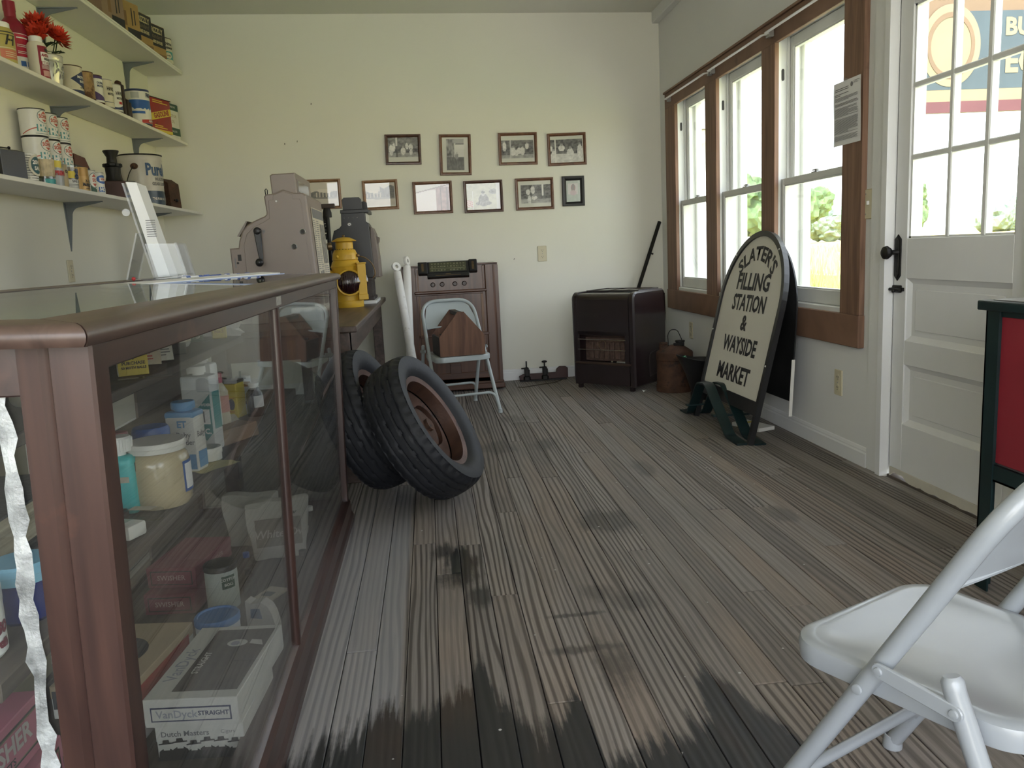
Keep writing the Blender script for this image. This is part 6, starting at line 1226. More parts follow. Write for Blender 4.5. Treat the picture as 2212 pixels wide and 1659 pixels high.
t, b = tumbler('glass with a blue letter and SAE lettering', 4.600, -1.868, 0.050, 0.130, [(0.064, 0.100, -1.3, -0.1, 0), (0.004, 0.058, -3.14, 3.14, 1)], None); WT(b, 'g', 0.070, 0.0505, 0.100, math.radians(-8), 2, 0.003); WT(b, 'SAE 10W', 0.018, 0.0490, 0.048, math.radians(-5), 3, 0.0008)
for k in range(4): patch(0.0480, 0.010 + k * .007, 0.0125 + k * .007, math.radians(-95), math.radians(20), 3, b, 0.0016)
b.done('printed_bands', [m_yell, m_canw, m_navy, m_inkg], t)
t = rim_can('oil_can', 'golden tan oil can reading multigrade on the lowest shelf', 'oil can', -1.872, 4.733, Z1, 0.055, 0.134, [m_gold, m_gold, MT('dark_gold', (0.36, 0.21, 0.06), 0.35, 0.3)], [0, 2], [0, 0.66, 1.0])
b = B(); WT(b, 'X-100', 0.019, 0.0556, 0.062, math.radians(-4), 0, 0.0006); WT(b, 'Multigrade', 0.026, 0.0556, 0.042, math.radians(-6), 0, 0.0011, 0.7); WT(b, 'motor oil', 0.010, 0.0556, 0.022, math.radians(-10), 0, 0.0003); b.done('label', m_ink, t)
t = rim_can('oil_can', 'white oil can with a grey oval, beside the golden one', 'oil can', -1.870, 4.850, Z1, 0.047, 0.132, [m_canw, m_tindull])
def oval_logo(b, R, z, a, w, h, txt, m_line, m_fill, m_txt, sz):
    f = lambda W_, H_: (lambda q: (z - H_ * math.sqrt(max(0, 1 - ((q - a) / W_) ** 2)), z + H_ * math.sqrt(max(0, 1 - ((q - a) / W_) ** 2))))
    patch(R, 0, 0, a - w, a + w, m_line, b, 0.0006, 20, f(w, h)); patch(R, 0, 0, a - w * .92, a + w * .92, m_fill, b, 0.0011, 20, f(w * .92, h * .90))
    for s in (1, -1): patch(R, 0, 0, a - w * .45, a + w * .45, m_txt, b, 0.0016, 12, lambda q: (lambda z0, z1: (min(z0, z1), max(z0, z1)))(z + s * h * 0.42, z + s * h * (0.42 + 0.42 * (1 - abs(q - a) / (w * .45)))))
    WT(b, txt, sz, R + 0.0018, z, a, m_txt, 0.0012, 0.85, th=0.0004)
m_sg = MT('teal_grey_line', (0.16, 0.22, 0.22), 0.5); m_hq = MT('hq_teal', (0.10, 0.30, 0.32), 0.5, var=0.06, bump=0.0); m_sohr = MT('faded_red_print', (0.46, 0.085, 0.055), 0.5)
b = B(); oval_logo(b, 0.047, 0.076, math.radians(-18), 0.72, 0.042, 'SO', 0, 1, 2, 0.026); patch(0.047, 0, 0, math.radians(-50), math.radians(0), 3, b, f=lambda a: (0.010, 0.044 - 0.03 * (a + 0.6))); b.done('label', [m_sg, m_canw, m_sohr, m_green], t)
t = rim_can('oil_can', 'white and blue oil can with a red oval, right of the grey oval one', 'oil can', -1.868, 4.955, Z1, 0.049, 0.130, [m_canw, m_tindull])
b = B(); patch(0.049, 0.070, 0.112, math.radians(-60), math.radians(40), 0, b, f=lambda a: (0.090 - 0.024 * math.sqrt(max(0, 1 - ((a + .17) / .9) ** 2)), 0.090 + 0.024 * math.sqrt(max(0, 1 - ((a + .17) / .9) ** 2)))); patch(0.0495, 0.080, 0.100, math.radians(-40), math.radians(20), 1, b, 0.0006); WT(b, 'SOHIO', 0.015, 0.0500, 0.090, math.radians(-10), 2, 0.0008, 0.8, th=0.0012); patch(0.0495, 0.020, 0.048, math.radians(-50), math.radians(40), 0, b); WT(b, 'HQ', 0.030, 0.0500, 0.034, math.radians(-18), 1, 0.0016, th=0.001); patch(0.0495, 0, 0, math.radians(-100), math.radians(-52), 2, b, f=lambda a: (0.014 + 0.012 * (a + 1.75), 0.018 + 0.012 * (a + 1.75))); b.done('label', [m_blue, m_canw, m_sohr], t)
# three columns of stacked motor oil cans against the wall
rows = ('bottom', 'middle', 'top')
proto = None
for c, y in enumerate((4.60, 4.735, 4.872)):
    for r in range(3):
        lab = 'white motor oil can with red oval, %s of the %s stacked column' % (rows[r], ('left', 'middle', 'right')[c])
        loc = (-2.006, y, Z1 + 0.1405 * r)
        if proto is None:
            proto = rim_can('motor_oil_can', lab, 'oil can', *loc, 0.063, 0.1402, [m_canw, m_iron], group='stacked motor oil cans on the lowest shelf')
            b = B(); oval_logo(b, 0.063, 0.100, math.radians(-8), 0.66, 0.034, 'SOHIO', 0, 1, 2, 0.026); patch(0.063, 0.024, 0.060, math.radians(-52), math.radians(50), 3, b); WT(b, 'HQD', 0.044, 0.0635, 0.042, math.radians(-6), 1, 0.0030, 0.9, th=0.0012)
            patch(0.063, 0, 0, math.radians(-120), math.radians(-52), 2, b, f=lambda a: (0.008 + 0.034 * math.sin(max(0, (a + 2.1)) * 1.0) , 0.013 + 0.034 * math.sin(max(0, (a + 2.1)) * 1.0))); patch(0.063, 0.012, 0.0145, math.radians(-60), math.radians(20), 0, b, 0.0005); b.done('label', [m_sg, m_canw, m_sohr, m_hq], proto)
        else: again(proto, lab, loc)
t = T('maroon_tin', 'maroon and navy sloping tin behind the small oil cans', 'tin', (-2.0, 5.10, Z1), math.radians(-10)); b = B(); b.prism([(-0.085, 0), (0.085, 0), (0.085, 0.130), (0.02, 0.235), (-0.085, 0.250)], -0.03, 0.03, 'x'); b.done('tin', MT('maroon_tin_paint', (0.10, 0.030, 0.022), 0.4, var=0.1), t); b = B(); b.prism([(-0.086, 0.05), (0.086, 0.05), (0.086, 0.130), (0.055, 0.178), (-0.086, 0.188)], -0.031, 0.031, 'x'); b.done('navy_band', MT('dark_slate_band', (0.018, 0.024, 0.030), 0.4), t)
t = T('screw_jack', 'old black iron screw jack on a brown block, on the lowest shelf', 'jack', (-1.90, 5.345, Z1), math.radians(20))
b = B(); b.box(-0.06, 0.06, -0.075, 0.06, 0, 0.115, bev=0.004); b.done('base_block', MT('brown_block', (0.055, 0.022, 0.018), 0.6, var=0.2), t)
b = B(); b.lathe([(0.05, 0.115), (0.042, 0.15), (0.045, 0.200), (0.052, 0.204), (0.052, 0.222), (0.030, 0.226), (0.028, 0.262), (0.046, 0.296), (0.046, 0.302), (0.03, 0.302), (0, 0.298)], 20).box(-0.02, 0.02, -0.09, 0.0, 0.200, 0.224, bev=0.006)
for k in range(12): a = k * math.pi / 6; b.box(0.044, 0.056, -0.006, 0.006, 0.204, 0.222, M=Matrix.Rotation(a, 4, 'Z'))
b.done('body', m_iron, t, True)
b = B(); b.cyl((0.0, 0.05, 0.20), (0.0, 0.12, 0.212), 0.020).tube([(0.03, 0.11, 0.215), (0.045, 0.06, 0.10), (0.05, 0.02, 0.015)], 0.010, 8); b.done('lever', m_rust, t)
t = rim_can('antifreeze_can', 'small dented white and blue antifreeze can in front of the bucket', 'antifreeze can', -1.835, 5.385, Z1, 0.044, 0.118, [m_canw, m_iron, m_blue], [0, 2, 0], [0, 0.40, 0.72, 1.0])
b = B(); WT(b, 'FRIGITEX', 0.022, 0.0445, 0.098, math.radians(-30), 0, 0.0010, 0.72); patch(0.0445, 0, 0, math.radians(-32), math.radians(2), 1, b, 0.0012, 14, lambda a: (0.070 - 0.013 * math.sqrt(max(0, 1 - ((a + .26) / .3) ** 2)), 0.070 + 0.013 * math.sqrt(max(0, 1 - ((a + .26) / .3) ** 2)))); patch(0.0445, 0.018, 0.032, math.radians(-120), math.radians(-60), 2, b); patch(0.0445, 0.016, 0.030, math.radians(-20), math.radians(30), 2, b); b.done('label', [m_navy, m_red, m_blue], t)
t = T('steel_bar', 'short dark steel bar lying under the small blue can', 'bar', (-1.845, 5.50, Z1)); B().box(-0.010, 0.010, -0.03, 0.12, 0, 0.014, bev=0.002).done('bar', m_iron, t)
t = T('grease_pail', 'large dented white and navy grease pail with wire bail', 'grease pail', (-1.938, 5.97, Z1 + 0.001))
R, h = 0.142, 0.345
m_pw = MT('dirty_white_pail', (0.50, 0.47, 0.43), 0.32, var=0.10, scale=7, bump=0.12, dirt=(0.10, 0.085, 0.075), dirt_amt=0.33, dscale=6); m_pn = MT('dark_blue_pail_band', (0.014, 0.040, 0.075), 0.3, var=0.15, scale=6, bump=0.08)
b = B(); b.lathe([(0, 0.004), (R * .93, 0.004), (R * .95, 0), (R * .95, 0.010), (R * .955, 0.100), (R * .985, 0.300), (R * 1.0, 0.306), (R * .99, 0.314), (R, 0.336), (R * 1.03, 0.341), (R * 1.03, h), (R * .98, h), (R * .96, 0.33), (R * .92, 0.02), (0, 0.02)], 48, mis=[1, 1, 1, 1, 0, 0, 0, 0, 2, 2, 2, 2, 2, 2]); b.done('pail', [m_pw, m_pn, m_iron], t, True)
b = B(); WT(b, 'Purelube', 0.110, 0.1398, 0.238, math.radians(-4), 0, 0.0042, 0.70, shear=0.0); WT(b, 'MULTI-PURPOSE', 0.028, 0.1388, 0.178, math.radians(3), 1, 0.0010, 0.9); WT(b, 'GEAR LUBRICANT', 0.028, 0.1385, 0.146, math.radians(-3), 1, 0.0010, 0.9); WT(b, 'THE PURE OIL CO', 0.020, 0.1365, 0.046, math.radians(-18), 2, 0.0010, 0.9)
patch(0.1365, 0, 0, math.radians(4), math.radians(32), 2, b, 0.0008, 18, lambda a: (0.050 - 0.036 * math.sqrt(max(0, 1 - ((a - .314) / .245) ** 2)), 0.050 + 0.036 * math.sqrt(max(0, 1 - ((a - .314) / .245) ** 2)))); patch(0.1365, 0, 0, math.radians(6), math.radians(30), 0, b, 0.0012, 18, lambda a: (0.050 - 0.030 * math.sqrt(max(0, 1 - ((a - .314) / .20) ** 2)), 0.050 + 0.030 * math.sqrt(max(0, 1 - ((a - .314) / .20) ** 2)))); patch(0.1365, 0, 0, math.radians(8), math.radians(28), 2, b, 0.0016, 18, lambda a: (0.050 - 0.026 * math.sqrt(max(0, 1 - ((a - .314) / .17) ** 2)), 0.050 + 0.026 * math.sqrt(max(0, 1 - ((a - .314) / .17) ** 2)))); WT(b, 'PURE', 0.018, 0.1385, 0.050, math.radians(18), 1, 0.001)
b.done('label', [MT('pail_blue_ink', (0.02, 0.065, 0.16), 0.4), m_inkg, m_pw], t)
b = B(); a = math.radians(-88); b.lathe([(0, 0), (0.026, 0.0), (0.022, 0.005), (0.010, 0.006), (0.008, 0.014), (0, 0.014)], 18, M=MX((0.139 * math.cos(a), 0.139 * math.sin(a), 0.262), (-math.sin(a), math.cos(a), 0), (0, 0, 0.8), (math.cos(a), math.sin(a), 0))); b.done('bail_ear', m_rust, t, True)
b = B(); q = [(0.153 * math.cos(w), 0.153 * math.sin(w), zz) for w, zz in ((math.radians(-88), 0.262), (math.radians(-100), 0.22), (math.radians(-112), 0.15), (math.radians(-116), 0.08))]; b.tube(fillet(q, 0.03, 4), 0.003, 6); b.done('bail', m_iron, t)
t = T('rusty_box_iron', 'rusty iron box on end at the back end of the lowest shelf', 'iron box', (-1.89, 6.27, Z1), math.radians(-10)); b = B(); b.prism([(-0.05, 0), (0.075, 0), (0.068, 0.18), (0.02, 0.215), (-0.05, 0.215)], -0.06, 0.10, 'y', bev=0.003); b.done('box', m_rust, t); b = B(); b.ball((0.082, 0.02, 0.06), 0.010).box(0.070, 0.082, -0.01, 0.05, 0.055, 0.065); b.done('catch', m_iron, t)
# ------------------------------------------------------------------ work table against the far end of the case
tb = T('work_table', 'dark wooden work table behind the display case, cash registers on it', 'table', (0, 0, 0))
tx0, tx1, ty0, ty1, tz = -1.12, -0.362, 3.90, 6.60, 0.785
b = B(); b.box(tx0, tx1, ty0, ty1, tz - 0.032, tz, bev=0.006, seg=2); b.done('table_top', m_table, tb)
b = B(); b.box(tx1 - 0.062, tx1 - 0.040, ty0 + 0.04, ty1 - 0.04, tz - 0.150, tz - 0.032); b.done('side_apron', m_table, tb)
b = B(); b.box(tx0 + 0.10, tx1 - 0.085, ty0 + 0.045, ty0 + 0.067, tz - 0.150, tz - 0.032); b.done('end_apron', MT('red_brown_apron', (0.075, 0.028, 0.020), 0.5, var=0.15), tb)
B().box(tx0 + 0.06, tx0 + 0.085, ty0 + 0.04, ty1 - 0.04, tz - 0.150, tz - 0.032).done('side_apron', m_table, tb)
B().box(tx0 + 0.06, tx1 - 0.06, ty1 - 0.07, ty1 - 0.05, tz - 0.150, tz - 0.032).done('end_apron', m_table, tb)
for x in (tx0 + 0.06, tx1 - 0.112):
    for y in (ty0 + 0.035, ty1 - 0.105): B().box(x, x + 0.072, y, y + 0.072, 0, tz - 0.032, bev=0.004).done('leg', m_table, tb)

# ------------------------------------------------------------------ big taupe cash register, its crank side towards the camera
ry, ry1, Zt = 4.36, 4.96, 0.785
reg = T('cash_register', 'big taupe antique cash register with black side crank', 'cash register', (-0.80, ry, Zt))
def RP(px, pz): return (px + 0.80, pz - Zt)
O = [(-1.012, Zt), (-1.020, 1.186), (-0.975, 1.187), (-0.968, 1.222), (-0.948, 1.272), (-0.920, 1.300), (-0.885, 1.320), (-0.850, 1.334), (-0.828, 1.342), (-0.818, 1.351), (-0.816, 1.362), (-0.822, 1.440), (-0.812, 1.4525), (-0.785, 1.4535), (-0.763, 1.4575), (-0.722, 1.4735), (-0.668, 1.4545), (-0.624, 1.4525), (-0.608, 1.438), (-0.578, Zt)]
b = B(); b.prism([RP(*q) for q in O], 0.0, ry1 - ry, 'y', bev=0.007); b.done('body', m_regp, reg)
b = B(); b.prism([RP(*q) for q in ((-0.785, 1.45), (-0.788, 1.548), (-0.776, 1.556), (-0.660, 1.558), (-0.656, 1.45))], 0.03, ry1 - ry - 0.03, 'y', bev=0.006); b.done('indicator_hood', m_regp, reg)
b = B(); b.box(0.140, 0.1465, 0.06, 0.46, 0.672, 0.742); b.box(0.1440, 0.1475, 0.075, 0.445, 0.680, 0.735, 1); b.done('indicator_window', [m_regp, m_glassdim], reg)
I = [(-0.945, Zt + 0.003), (-0.945, 1.20), (-0.925, 1.255), (-0.885, 1.290), (-0.835, 1.312), (-0.803, 1.330), (-0.799, 1.420), (-0.776, 1.424), (-0.774, 1.446), (-0.722, 1.463), (-0.676, 1.446), (-0.676, 1.424), (-0.640, 1.422), (-0.634, 1.40), (-0.606, Zt + 0.003)]
b = B(); b.prism([RP(*q) for q in I], -0.006, 0.002, 'y', bev=0.002); b.done('side_panel', m_regp, reg)
b = B(); b.tube([(-0.065, -0.010, 0.482), (-0.065, -0.032, 0.482)], 0.018, 16).prism([(-0.084, 0.482), (-0.065, 0.501), (-0.046, 0.482), (-0.049, 0.33), (-0.056, 0.328), (-0.068, 0.33)], -0.038, -0.024, 'y', bev=0.004).ball((-0.065, -0.034, 0.482), 0.020, sy=0.5); b.done('crank_arm', m_black, reg, True)
b = B(); b.cyl((-0.058, -0.04, 0.328), (-0.058, -0.075, 0.325), 0.008); b.ball((-0.058, -0.090, 0.322), 0.021); b.done('crank_knob', m_black, reg, True)
for x, z in ((0.160, 0.470), (0.110, 0.395)):
    b = B(); b.lathe([(0.0, 0), (0.006, 0), (0.006, 0.001), (0.011, 0.0015), (0.0125, 0.004), (0.015, 0.002), (0.015, 0.0)], 22, mis=[1, 1, 1, 0, 0, 0], M=MX((x, -0.0065, z), (1, 0, 0), (0, 0, 1), (0, -1, 0))); b.done('key_lock', [m_tin, m_slot], reg, True)
B().lathe([(0, 0), (0.005, 0), (0.004, 0.002), (0, 0.0025)], 14, M=MX((0.04, -0.0065, 0.630), (1, 0, 0), (0, 0, 1), (0, -1, 0))).done('stud', m_canw, reg, True)
b = B(); b.box(-0.2, -0.195, -0.0012, 0.0, 0.30, 0.35).text('9', 0.028, MX((-0.038, -0.0068, 0.478), (1, 0, 0), (0, 0, 1), (0, -1, 0)), bold=0.0003); b.done('lettering', m_inkg, reg)
b = B(); b.cyl((-0.185, -0.0015, 0.325), (-0.185, 0.001, 0.325), 0.006); b.box(-0.183, -0.165, -0.001, 0.0, 0.335, 0.368); b.done('drawer_lock', m_slot, reg)
# money tray guard standing off the keyboard side
b = B(); b.prism([(-0.198, 0.465), (-0.145, 0.542), (-0.138, 0.540), (-0.160, 0.500), (-0.188, 0.462)], 0.10, 0.50, 'y'); b.prism([(-0.178, 0.470), (-0.150, 0.518), (-0.120, 0.500), (-0.148, 0.462)], 0.14, 0.46, 'y'); b.done('printer_guard', m_regp, reg)
b = B(); b.box(-0.135, -0.115, 0.12, 0.48, 0.470, 0.485); b.done('guard_rail', m_tin, reg); b = B(); b.box(-0.052, -0.028, 0.20, 0.24, 0.535, 0.552, bev=0.002); b.done('release_key', m_black, reg)
b = B(); b.tube([(-0.016, 0.03, 0.655), (-0.018, 0.03, 0.690), (-0.012, 0.03, 0.698), (-0.006, 0.03, 0.690), (-0.008, 0.03, 0.660)], 0.0025, 6); b.done('wire_loop', m_iron, reg)
# framed newspaper page taped on the side that faces the aisle
b = B()
def sx(z): return 0.192 + (0.222 - 0.192) * (0.653 - z) / 0.653 + 0.003
for z0, z1, y0, y1, mi in ((0.05, 0.60, 0.10, 0.57, 0), (0.545, 0.595, 0.12, 0.55, 1), (0.30, 0.52, 0.36, 0.55, 2), (0.08, 0.26, 0.16, 0.30, 2)):
    e = 0.0012 * (mi > 0); b.poly([(sx(z0) + e, y0, z0), (sx(z0) + e, y1, z0), (sx(z1) + e, y1, z1), (sx(z1) + e, y0, z1)], mi)
random.seed(8)
for c in range(4):
    y0 = 0.115 + c * 0.112
    for k in range(42):
        z = 0.07 + k * 0.0112
        if (c == 2 or c == 3) and 0.29 < z < 0.53: continue
        if c < 2 and 0.07 < z < 0.27 and c == 0: continue
        l = 0.098 * random.choice((1, 1, .95, .6)); b.poly([(sx(z) + 0.001, y0, z), (sx(z) + 0.001, y0 + l, z), (sx(z + .004) + 0.001, y0 + l, z + 0.004), (sx(z + .004) + 0.001, y0, z + 0.004)], 1)
b.done('newspaper_page', [MT('yellowed_newsprint', (0.60, 0.55, 0.43), 0.6, var=0.06), m_inkg, MT('halftone_print', (0.20, 0.19, 0.17), 0.6, var=0.6, scale=40)], reg)
# second, dark register on its oak base and marble slab
r2 = T('cash_register', 'dark antique cash register on a panelled base, behind the yellow lamp', 'cash register', (-0.52, 5.80, Zt))
def R2(px, pz): return (px + 0.52, pz - Zt)
B().box(-0.155, 0.142, -0.055, 0.40, 0.0, 0.022, bev=0.002).done('marble_slab', m_marble, r2)
b = B(); b.box(-0.14, 0.124, 0.0, 0.36, 0.022, 0.045, bev=0.003).box(-0.125, 0.112, 0.010, 0.35, 0.045, 0.160).box(-0.14, 0.120, 0.0, 0.36, 0.160, 0.180, bev=0.003).box(0.112, 0.116, 0.05, 0.16, 0.065, 0.145, bev=0.002).box(0.112, 0.116, 0.20, 0.31, 0.065, 0.145, bev=0.002); b.done('drawer_base', m_regw, r2)
b = B(); b.prism([R2(*q) for q in ((-0.65, 0.965), (-0.67, 1.20), (-0.64, 1.30), (-0.60, 1.318), (-0.586, 1.335), (-0.582, 1.420), (-0.418, 1.420), (-0.416, 1.358), (-0.402, 1.340), (-0.396, 1.320), (-0.384, 0.965))], 0.0, 0.30, 'y', bev=0.004); b.done('cabinet', m_regb, r2)
b = B(); b.prism([R2(*q) for q in ((-0.405, 0.965), (-0.393, 1.322), (-0.380, 1.315), (-0.362, 1.27), (-0.350, 1.10), (-0.347, 0.965))], 0.05, 0.34, 'y', bev=0.004).prism([(0.155, 0.40), (0.175, 0.43), (0.180, 0.46), (0.160, 0.47)], 0.16, 0.26, 'y'); b.done('front_cover', m_regg, r2)
b = B(); b.box(-0.066, 0.128, -0.006, 0.34, 0.630, 0.655, bev=0.003); b.done('cornice', m_regb, r2)
b = B(); b.prism([R2(*q) for q in ((-0.567, 1.44), (-0.569, 1.508), (-0.556, 1.524), (-0.450, 1.522), (-0.437, 1.508), (-0.433, 1.44))], 0.0, 0.03, 'y', bev=0.002); b.done('crest', m_regb, r2)
b = B(); b.prism([R2(*q) for q in ((-0.545, 1.44), (-0.545, 1.50), (-0.430, 1.508), (-0.415, 1.498), (-0.412, 1.44))], 0.22, 0.25, 'y', bev=0.002); b.done('crest', m_regb, r2)
b = B(); b.box(0.1050, 0.1085, 0.02, 0.28, 0.568, 0.628); b.done('indicator_glass', m_canw, r2)
b = B(); b.lathe([(0.004, 0.0), (0.012, 0.0), (0.014, 0.003), (0.010, 0.007), (0.004, 0.007)], 18, M=MX((-0.010, -0.001, 0.555), (1, 0, 0), (0, 0, 1), (0, -1, 0))); b.done('side_lock', m_tindull, r2, True)
for k in range(4): B().lathe([(0, 0), (0.003, 0), (0, 0.002)], 8, M=MX((-0.042 + k * 0.030, -0.001, 0.600), (1, 0, 0), (0, 0, 1), (0, -1, 0))).done('stud', m_tindull, r2)
# ornate cast stand between the registers
st = T('cast_iron_stand', 'ornate dark cast-iron stand with a cross bar, between the two registers', 'iron stand', (-0.70, 5.62, Zt))
b = B(); b.box(-0.20, 0.10, -0.012, 0.012, 0.660, 0.690, bev=0.003); b.done('cross_bar', MT('dark_bronze', (0.035, 0.022, 0.016), 0.4, 0.5, var=0.2), st)
b = B(); b.tube([(0.045, 0, 0.02), (0.045, 0, 0.66)], 0.014, 10).lathe([(0.03, 0.60), (0.03, 0.63), (0.022, 0.66)], 12, M=Matrix.Translation((0.045, 0, 0))).lathe([(0, 0), (0.055, 0), (0.05, 0.02), (0.016, 0.04)], 16, M=Matrix.Translation((0.045, 0, 0))).box(-0.19, 0.06, -0.04, 0.04, 0.0, 0.01); b.tube([(-0.17, 0, 0.01), (-0.17, 0, 0.66)], 0.012, 8)
b.done('column', m_iron, st, True)
b = B(); random.seed(5)
for k in range(26): z = 0.46 + 0.15 * k / 26; b.ball((0.018 + 0.012 * math.sin(k * 1.7), 0.006 * math.cos(k), z), 0.009 + 0.004 * math.sin(k * 2.3), seg=6)
for k in range(16): b.ball((-0.03 + 0.006 * k, 0, 0.40 + 0.018 * math.sin(k * .8)), 0.010 + 0.004 * math.cos(k * 2.1), seg=6)
b.done('leaf_ornament', m_black, st)['kind'] = 'stuff'

# ------------------------------------------------------------------ yellow railway switch lamp
lp = T('railway_lamp', 'yellow railway switch lamp with dark red lenses on the work table', 'lamp', (-0.548, 5.50, Zt), math.radians(14))
b = B(); b.lathe([(0, 0), (0.098, 0), (0.100, 0.004), (0.100, 0.040), (0.095, 0.046), (0.095, 0.262), (0.100, 0.270), (0.095, 0.276), (0.088, 0.300), (0.080, 0.310), (0.085, 0.314), (0.080, 0.352), (0.070, 0.375), (0.058, 0.385), (0.058, 0.425), (0.050, 0.435), (0, 0.435)], 40); b.done('body', m_yel, lp, True)
b = B(); b.lathe([(0, 0.462), (0.040, 0.458), (0.080, 0.438), (0.082, 0.434), (0.078, 0.433), (0, 0.45)], 36); b.done('chimney_cap', m_yel, lp, True)
b = B()
for k in range(20): a = k * math.pi / 10; b.ball((0.0625 * math.cos(a), 0.0625 * math.sin(a), 0.381), 0.004, seg=6)
b.done('vent_holes', m_slot, lp)['kind'] = 'stuff'
for k in range(4):
    a = k * math.pi / 2; ca, sa = math.cos(a), math.sin(a)
    M_ = MX((0.090 * sa, -0.090 * ca, 0.165), (ca, sa, 0), (0, 0, 1), (sa, -ca, 0))
    b = B(); b.lathe([(0.075, -0.02), (0.083, 0.010), (0.088, 0.016), (0.086, 0.022), (0.076, 0.018), (0.074, 0.0)], 40, M=M_); h = b.done('lens_hood', m_yel, lp, True)
    b = B(); b.lathe([(0.075, 0.012), (0.062, 0.026), (0.040, 0.038), (0.0, 0.044)], 36, M=M_); ln = b.done('lens', m_lens, h, True)
    b = B()
    for i in range(-6, 7):
        x = i * 0.0112; w = math.sqrt(max(0, 0.072 ** 2 - x * x))
        pts = []
        for j in range(9):
            y = w * (j / 4 - 1); rr = min(0.0745, math.hypot(x, y)); pts.append(M_ @ Vector((x, y, 0.0455 - 0.033 * (rr / 0.075) ** 2)))
        b.tube(pts, 0.0042, 6)
    b.done('lens_ribs', m_lens, h, True)['kind'] = 'stuff'
b = B(); b.box(0.055, 0.112, -0.112, -0.070, 0.046, 0.285, bev=0.004).box(0.052, 0.116, -0.116, -0.07, 0.282, 0.292, bev=0.002).box(0.052, 0.116, -0.118, -0.07, 0.048, 0.085, bev=0.003); b.done('slide_box', m_yel, lp)
b = B(); b.box(-0.11, -0.085, -0.115, -0.075, 0.0, 0.105); b.done('mounting_shoe', m_iron, lp)
b = B(); b.tube(fillet([(0.075, -0.04, 0.335), (0.12, -0.06, 0.325), (0.17, -0.06, 0.28), (0.185, -0.06, 0.21), (0.165, -0.06, 0.185)], 0.05, 5), 0.004, 8).ball((0.078, -0.045, 0.338), 0.012); b.done('carrying_handle', m_brass, lp, True)
b = B(); b.lathe([(0.0, 0), (0.022, 0), (0.026, 0.012), (0.024, 0.026), (0.012, 0.03), (0, 0.03)], 20, M=MX((-0.085, -0.02, 0.405), (0, 1, 0), (0, 0, 1), (-1, 0, 0))).ball((0.0, 0, 0.468), 0.010); b.done('filler_cap', m_brass, lp, True)
b = B(); b.box(-0.008, 0.032, -0.0835, -0.079, 0.318, 0.345); b.ball((-0.06, -0.062, 0.335), 0.010); b.done('name_plate', m_yel, lp)

